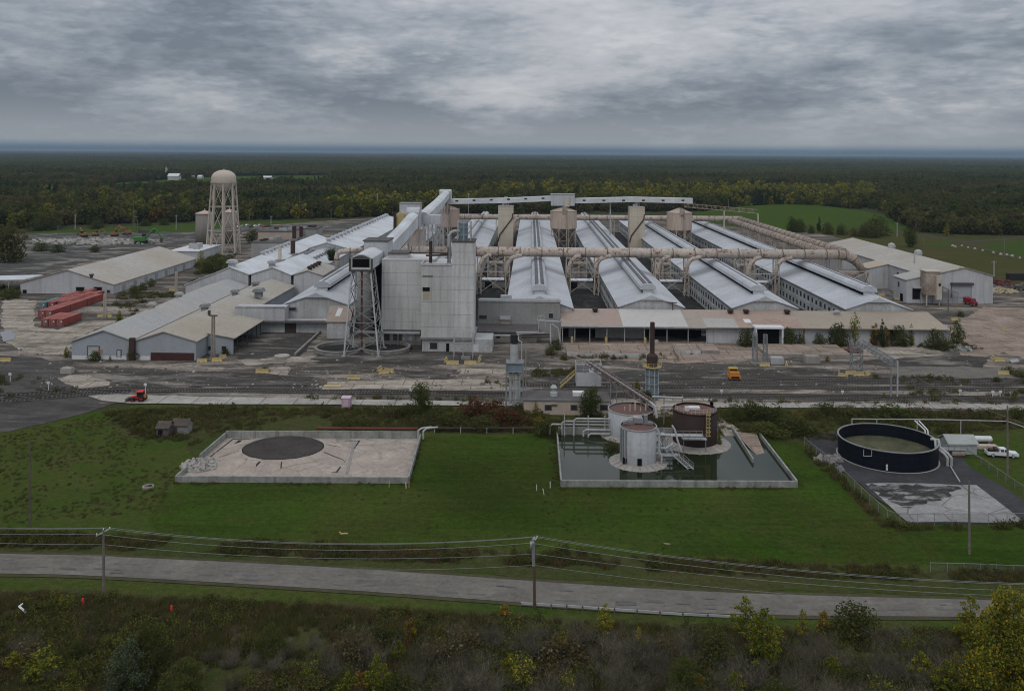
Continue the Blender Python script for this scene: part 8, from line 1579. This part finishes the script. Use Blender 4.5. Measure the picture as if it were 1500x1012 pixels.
# particular plants, read from the photograph: kind, x, base y, top y, width factor, label
SP = [('bigyel', 1482, 1060, 862, .84, 'largest yellow and green tree, filling the bottom right corner'), ('yellow', 1420, 945, 872, 1.3, 'round yellow shrub just left of the corner tree, against the road'), ('yellow', 887, 938, 884, 1.1, 'slim bright yellow sapling right of the middle road pole'), ('ygreen', 1118, 985, 890, .95, 'leafy yellow-green tree, fullest right of the middle below the road'), ('ygreen', 1092, 940, 874, 1.0, 'upright yellow-green sapling overlapping the road edge'), ('yellow', 1175, 940, 892, .9, 'thin yellow sapling between the green tree and the dark bush'), ('orange', 1205, 925, 893, .9, 'small orange shrub beside the road'), ('dark', 1252, 932, 884, 1.15, 'broad dark green bush overlapping the near road edge'),
      ('ygreen', 551, 1030, 958, .9, 'pointed yellow-green young tree at the bottom, left of centre'), ('orange', 530, 1025, 982, 1.3, 'small orange bush beside the pointed young tree'), ('orange', 600, 940, 905, 1.0, 'small ochre shrub in the grey thicket left of centre'), ('silver', 190, 1012, 936, 1.05, 'silvery green bush at the lower left'), ('dark', 215, 1000, 912, 1.0, 'tall dark bush behind the silvery one'), ('green', 270, 1030, 965, 1.3, 'dark green bush right of the silvery one'), ('ygreen', 748, 1000, 958, 1.2, 'yellow-green shrub left of the two at bottom centre'), ('sparse', 765, 1015, 955, 1.0, 'thin yellow-green sapling at bottom centre'), ('ygreen', 845, 985, 968, 1.4, 'low yellow-green shrub under the road pole line'), ('sparse', 830, 1025, 980, 1.1, 'sparse yellow sapling at the bottom, right of centre'), ('yellow', 1072, 972, 946, 1.9, 'rounded yellow shrub left of the tall green tree'), ('green', 1000, 1030, 965, 1.2, 'green leafy shrub near the bottom, right of centre'), ('orange', 1022, 1018, 985, 1.0, 'ochre sapling beside the green leafy shrub'), ('ygreen', 1350, 1000, 955, 1.5, 'yellow-green shrub left of the corner tree'), ('ygreen', 1388, 1020, 968, 1.4, 'yellow-green shrub touching the corner tree shade'), ('sparse', 1290, 1030, 990, 1.6, 'low yellow-green shrub at the bottom right'), ('yellow', 1288, 940, 916, .9, 'small yellow sapling in the grey thicket at right'), ('sparse', 1330, 960, 930, 1.2, 'sparse olive sapling in the grey thicket at right'), ('orange', 738, 905, 886, 1.6, 'pale dry bush beside the middle road pole'), ('yellow', 935, 940, 918, 1.2, 'small yellow shrub right of the slim sapling'), ('orange', 910, 938, 922, 1.2, 'small tan shrub right of the slim sapling'), ('sparse', 60, 1000, 950, 1.8, 'yellowing weeds-like shrub at the left edge'), ('ygreen', 20, 980, 955, 1.8, 'low yellow-green shrub at the far left'), ('green', 395, 968, 915, 1.0, 'leafy green bush left of the grey thicket'), ('sparse', 98, 895, 868, 1.5, 'arching yellow-green clump below the left road pole'),
      ('ygreen', 1105, 960, 905, .9, 'second yellow-green stem beside the fullest tree'), ('yellow', 1135, 975, 915, .8, 'yellow stem on the right of the fullest tree'), ('sparse', 700, 985, 958, 1.0, 'thin yellow shoot in the grey thicket left of centre'), ('sparse', 945, 960, 935, 1.0, 'thin yellow-green shoot right of the slim sapling'), ('yellow', 660, 1005, 985, 1.2, 'small yellow bush at the bottom, left of centre'), ('ygreen', 1235, 1010, 978, 1.0, 'yellow-green shoot at the bottom right'), ('yellow', 1400, 1005, 955, 1.0, 'yellow shoot left of the corner tree foot'), ('ygreen', 1440, 1000, 900, 1.0, 'leafy yellow-green stem at the left side of the corner tree'), ('sparse', 455, 1000, 965, 1.2, 'sparse yellow-green shrub in the bottom left thicket'),
      ('tree', 617, 604, 558, 1.0, 'dark small tree standing up from the bank above the dry basin'), ('dark', 602, 612, 590, 1.5, 'dark bush left of the small tree on the bank'), ('dark', 640, 616, 595, 1.5, 'dark bush right of the small tree on the bank'), ('rust', 697, 612, 585, 1.2, 'dark red sumac, left one by the pipe rig'), ('rust', 722, 606, 586, 1.5, 'dark red sumac touching the pipe rig'), ('rust', 755, 624, 602, 1.3, 'dark red sumac under the pipe rig'), ('rust', 735, 622, 600, 1.5, 'dark red sumac in the middle of the red clump'), ('olive', 705, 630, 608, 1.5, 'olive bush in front of the red sumacs'), ('dark', 660, 626, 604, 1.8, 'wide dark bush on the bank left of the sumacs'), ('orange', 790, 626, 610, 1.6, 'orange-tinged bush below the beige building'), ('yellow', 785, 610, 588, 1.0, 'yellow sapling against the beige building wall'), ('tree', 865, 612, 566, 1.0, 'dark green tree against the beige building'), ('dark', 800, 638, 618, 1.7, 'bush at the left rear corner of the flooded basin'), ('ygreen', 561, 632, 618, .9, 'small bright yellow-green bush behind the dry basin'), ('ygreen', 933, 578, 555, .8, 'yellow-green sapling left of the brown stack'), ('dark', 948, 590, 572, 1.0, 'dark shrub at the foot of the brown stack'), ('ygreen', 1052, 655, 632, 1.0, 'yellow-green bush on the brown tank skirt'), ('olive', 897, 660, 645, 1.5, 'olive bush on the tank skirt'), ('green', 1075, 618, 592, .9, 'ragged green sapling right of the brown tank'),
      ('dark', 1105, 612, 590, 2.0, 'dark bush on the bank right of the brown tank'), ('dark', 1130, 620, 596, 2.0, 'second dark bush on the bank right of the brown tank'), ('green', 1125, 640, 618, 1.9, 'bright green bush by the flooded basin corner'), ('orange', 1172, 620, 603, 1.4, 'orange shrub in the dark bank'), ('dark', 1165, 636, 610, 2.0, 'dark shrub below the orange one'), ('dark', 1212, 607, 590, 1.9, 'dark round shrub at the strip edge'), ('olive', 1190, 612, 598, 2.0, 'olive shrub left of the dark round one'), ('olive', 1240, 612, 596, 2.2, 'olive shrub behind the navy tank, left'), ('green', 1305, 616, 594, 2.4, 'wide green bush behind the navy tank'), ('brown', 1345, 610, 594, 2.4, 'brownish bush behind the navy tank, right'), ('brown', 1400, 612, 598, 2.4, 'brownish bush on the right bank'), ('olive', 1450, 612, 599, 2.4, 'olive bush near the right edge of the bank'), ('green', 1490, 610, 596, 2.0, 'green bush at the right end of the bank'), ('ygreen', 1402, 640, 632, 2.0, 'low yellow-green weeds before the pump hut'),
      ('sparse', 1252, 500, 455, .8, 'leaning yellow-green tree against the canopy roof'), ('dark', 1228, 499, 474, 1.2, 'dark bush left of the leaning tree'), ('orange', 1281, 499, 472, 1.0, 'orange-yellow tree by the canopy wall'), ('fir', 1292, 499, 466, 1.0, 'narrow dark fir-like tree by the canopy wall'), ('green', 1318, 500, 476, 1.3, 'green bush right of the orange tree'), ('yellow', 1335, 499, 474, .9, 'yellow slender tree by the canopy wall'), ('orange', 1298, 499, 476, .9, 'orange sapling behind the fir-like tree'), ('dark', 1371, 512, 483, .9, 'dark tree left of the canopy end'), ('green', 1402, 508, 470, .8, 'green tree at the canopy right end'), ('olive', 1385, 512, 498, 1.5, 'low olive bush at the canopy right end'), ('dark', 1200, 499, 488, 1.2, 'small dark bush along the canopy wall'), ('dark', 1093, 499, 482, 1.3, 'dark bush left of the porch'), ('green', 1156, 499, 480, 1.2, 'green bush right of the porch'), ('olive', 1172, 500, 486, 1.0, 'small olive bush along the canopy wall'), ('dark', 1407, 464, 456, 1.3, 'dark weeds clump on the far apron'), ('orange', 1212, 530, 521, 1.3, 'orange-brown weeds before the platform wall'), ('olive', 1283, 555, 548, 1.3, 'olive weeds behind the gantry barriers'), ('olive', 1375, 558, 551, 1.5, 'weeds at the track edge right of the gantry'), ('ygreen', 1295, 584, 575, 1.2, 'yellow-green weeds at the gantry pole'), ('dark', 1460, 561, 552, 1.3, 'weeds at the right track edge'), ('olive', 1478, 548, 536, 1.2, 'weeds inside the ringed barriers'), ('olive', 1497, 553, 540, 1.6, 'olive bush at the right edge by the barriers'), ('dark', 815, 512, 498, 1.2, 'dark bush at the corner of the open bays'), ('olive', 806, 520, 507, 1.2, 'olive bush before the parapet block'), ('ygreen', 968, 524, 516, 1.4, 'yellow-green bush by the ramp'), ('olive', 826, 527, 519, 1.3, 'brownish bush at the platform end'), ('green', 138, 529, 514, 1.0, 'green weeds before the roller door'), ('ygreen', 161, 529, 521, 1.0, 'yellow-green weeds by the small door'), ('green', 194, 528, 508, .7, 'dark climbing weeds between the two front halls'), ('ygreen', 97, 524, 508, .9, 'yellow-green shrub at the hall left corner'), ('olive', 388, 545, 537, 1.4, 'weeds round the lone barrier'), ('dark', 330, 520, 511, 1.2, 'dark weeds behind the lean-to lamp mast'),
      ('olivetree', 12, 385, 330, 1.0, 'broad olive tree at the far left edge'), ('tree', 370, 356, 336, 1.4, 'dark round tree right of the water tower'), ('yellow', 294, 390, 367, 1.3, 'yellow-green tree left of the water tower foot'), ('green', 316, 396, 372, 1.3, 'green tree under the water tower'), ('ygreen', 333, 398, 380, 1.2, 'yellow-green shrub under the water tower'), ('dark', 305, 400, 382, 1.3, 'dark shrub left under the water tower'), ('green', 208, 426, 414, 1.0, 'green weeds along the warehouse side, far one'), ('green', 196, 430, 418, 1.0, 'green weeds along the warehouse side, near one'), ('green', 222, 420, 408, 1.0, 'green weeds along the warehouse side, farthest one'), ('ygreen', 175, 470, 455, 1.2, 'yellow-green weeds by the container yard'), ('dark', 286, 422, 408, 1.0, 'dark sapling against the white hall wall'), ('green', 15, 438, 420, 1.5, 'green bush at the left end of the warehouse'), ('dark', 60, 368, 355, 1.5, 'small dark bush before the far lot'), ('dark', 84, 370, 358, 1.4, 'small dark bush right of the first before the far lot'), ('green', 139, 369, 359, 1.5, 'small green bush before the far lot'), ('yellow', 182, 327, 308, 1.0, 'lone yellow poplar in the field edge'), ('dark', 142, 335, 322, 1.4, 'round dark tree standing free in the left field'), ('dark', 213, 331, 321, 1.5, 'low dark bush in the far left field'), ('dark', 240, 330, 321, 1.5, 'second low dark bush in the far left field'), ('dark', 66, 337, 312, 1.5, 'dark tree at the left wood edge'),
      ('tree', 1334, 362, 332, 1.0, 'dark tree beside the road bend at right'), ('yellow', 1387, 346, 327, 1.0, 'yellow tree before the right-hand wood'), ('dark', 1284, 345, 318, 1.2, 'round dark tree at the foot of the mound'), ('olive', 1275, 348, 325, 1.2, 'olive tree before the round dark one'), ('dark', 1160, 340, 310, 1.0, 'tall dark shrub before the mound, left'), ('dark', 1172, 341, 313, 1.0, 'dark shrub before the mound, second'), ('fir', 1200, 340, 308, 1.0, 'pointed dark tree before the mound'), ('dark', 1212, 343, 318, 1.2, 'dark shrub right of the pointed tree'), ('olive', 1232, 344, 320, 1.2, 'olive shrub before the mound'), ('brown', 1250, 346, 325, 1.3, 'brown shrub before the mound'), ('dark', 1188, 342, 322, 1.2, 'low dark shrub before the mound'), ('olive', 1262, 347, 324, 1.0, 'tall olive shrub at the mound right foot')]
for k, px, py, pt, wd, lb in SP:
    if 1080 < px < 1415 and 495 < py < 503: py = 507.5
    if 1222 < px < 1340 and py == 507.5: py = 506.5+(px % 3)
    if 506 < py < 510: wd *= .62
    if 1150 < px < 1270 and 338 < py < 349: wd *= .7; pt += 8
    b, h = hpx(px, py, pt); k = {'silver': 'bigsilver', 'dark': 'bigdark', 'green': 'biggreen'}.get(k, k) if h > 4.2 and py > 850 else k; plant(k, b, h, lb, None, None, wd, True, .1)
b = D(487, 379, 372); plant('spiky', b, 6.0, 'dark spiky shrub growing on the roofs beside the elbow duct', None, 'shrub', .8, False, b.z-.8)
# thicket below the road: grey bare bushes with green and brown ones between
TL = {'bare': 'grey leafless bush in the thicket below the road', 'bare2': 'low spreading grey leafless bush in the thicket below the road', 'brown': 'brown withered bush in the thicket below the road', 'olive': 'olive bush in the thicket below the road', 'dark': 'dark green bush in the thicket below the road', 'ygreen': 'yellow-green sapling in the thicket below the road'}
done = []
tries = 0
while len(done) < 190 and tries < 6000:
    tries += 1; px, py = random.uniform(-40, 1540), random.uniform(912, 1075)
    if py < 925+(px/1500)*22-(30 if px < 0 else 0): continue
    if px < 330 and random.random() < .6: continue
    p = G(px, py)
    if any((p-q).length < 1.55 for q in done): continue
    done.append(p); q = math.sin(p.x*.14+1)+.8*math.sin(p.x*.31+p.y*.5)+random.gauss(0, .5)
    q += .75*(px > 480); k = 'bare' if q > .3 else 'bare2' if q > -.45 else ('olive' if q > -.7 else 'dark' if q > -1.3 else 'brown')
    if random.random() < .16: k = 'brown'
    if random.random() < .06: k = 'ygreen'
    h = random.uniform(1.7, 3.3)*(1.15 if 500 < px < 1420 else .75)*(1 if py > 940 else .7)
    plant(k, p, h, TL[k], 'bushes of the thicket below the road', 'shrub', random.uniform(.9, 1.4), k[:4] != 'bare')
# bank bushes above the basins
bk = {'dark': 'dark bush of the overgrown bank between tracks and basins', 'olive': 'olive bush of the overgrown bank between tracks and basins', 'brown': 'brown bush of the overgrown bank between tracks and basins'}
for i in range(46):
    px = random.choice([random.uniform(560, 800), random.uniform(1090, 1500), random.uniform(250, 560)]); py = random.uniform(604, 628) if px > 560 else random.uniform(600, 615); k = random.choice(['dark', 'dark', 'olive', 'brown'])
    if 1225 < px < 1380 and py > 612: py = random.uniform(603, 611)
    b = G(px, py); plant(k, b, random.uniform(1.1, 2.4)*(1 if px > 560 else .55), bk[k], 'bushes of the bank', 'shrub', random.uniform(1.2, 2.0))
# trees one can tell apart along the near wood edge
ek = [('f_dark', 0), ('f_dark2', 1), ('f_olive', 2), ('f_olive2', 3), ('f_green', 4), ('f_ygreen', 5), ('f_yellow', 6), ('f_rust', 7), ('f_bare', 8), ('f_fir', 9)]
EL = ['dark broadleaf tree along the near wood edge', 'tall dark tree along the near wood edge', 'olive tree along the near wood edge', 'dull olive-brown tree along the near wood edge', 'green tree along the near wood edge', 'yellow-green poplar along the near wood edge', 'yellowing poplar along the near wood edge', 'rusty autumn tree along the near wood edge', 'thinning brown tree along the near wood edge', 'dark conifer along the near wood edge']
for i in range(120):
    px = -20+1540*(i+random.uniform(-.3, .3))/119; ey = np.interp(px, edge_x, edge_y)
    if 560 < px < 1060 and random.random() < .5: continue
    py = ey+random.uniform(-.3, 1.2); p = G(px, py)
    if 1040 < px < 1300: k = random.choice([5, 6, 5, 6, 4, 9, 9] if px < 1160 else [5, 6, 2, 0, 4])
    elif px < 310: k = random.choice([0, 1, 2, 8, 7, 0, 5])
    elif px < 560: k = random.choice([5, 2, 6, 4, 5])
    else: k = random.choice([0, 1, 2, 4, 3, 2])
    o = bpy.data.objects.new('tree', FK[k]); C.objects.link(o); o.location = p; s = random.uniform(.75, 1.15)*(.8 if 300 < px < 560 else 1); o.scale = (s*random.uniform(.85, 1.15), s, s); o.rotation_euler = (0, 0, random.uniform(0, 6.28)); tag(o, EL[k], 'tree', 'trees of the near wood edge')

# litter of small broken pieces over the old paving
m = MB()
for i in range(900):
    px, py = random.uniform(40, 1480), random.choice([random.uniform(505, 575), random.uniform(535, 570)]); p = G(px, py); s = random.uniform(.08, .32)*(1 if random.random() < .9 else 2); an = random.uniform(0, 3.14); u, v_ = V(math.cos(an), math.sin(an), 0)*s, V(-math.sin(an), math.cos(an), 0)*s*random.uniform(.3, .9); h = s*random.uniform(.3, .8); p = p+V(0, 0, .1)
    m.add([p-u-v_, p+u-v_, p+u+v_, p-u+v_, p-u*.7-v_*.7+V(0, 0, h), p+u*.7-v_*.7+V(0, 0, h), p+u*.7+v_*.7+V(0, 0, h), p-u*.7+v_*.7+V(0, 0, h)], [(0, 1, 5, 4), (1, 2, 6, 5), (2, 3, 7, 6), (3, 0, 4, 7), (4, 5, 6, 7)], random.choice([0, 0, 1, 2]))
tag(m.build('litter', [MAT['conc_pale'], MAT['steel_dark'], MAT['rusty_cream']]), 'small broken pieces strewn over the old yard paving', 'litter', kind='stuff')

for poly in ([(255, 707), (600, 709.5), (600, 713), (254, 711)], [(820, 714.5), (1170, 715.5), (1172, 719), (820, 718.5)], [(600, 706), (618, 643), (622, 643), (605, 708)], [(808, 712), (804, 642), (815, 642), (820, 713)], [(1171, 714), (1117, 643), (1122, 643), (1178, 714)], [(225, 622), (280, 622), (280, 646), (225, 648)]):
    scatter_px('weeds', poly, 2.2, 'unmown grass along the foot of the walls', [3, 3, 1, .6, .8, .3, .3], .3, .75, .3, -.4, 'weeds')
scatter_px('weeds', [(235, 745), (262, 712), (600, 716), (625, 645), (805, 645), (815, 722), (1180, 722), (1290, 772), (1500, 776), (1560, 832), (800, 802), (300, 786)], .16, 'scattered taller grass tufts on the lawn', [3, 3, 1.4, .5, .3, 0, .4], .25, .6, .06, .1, 'weeds')
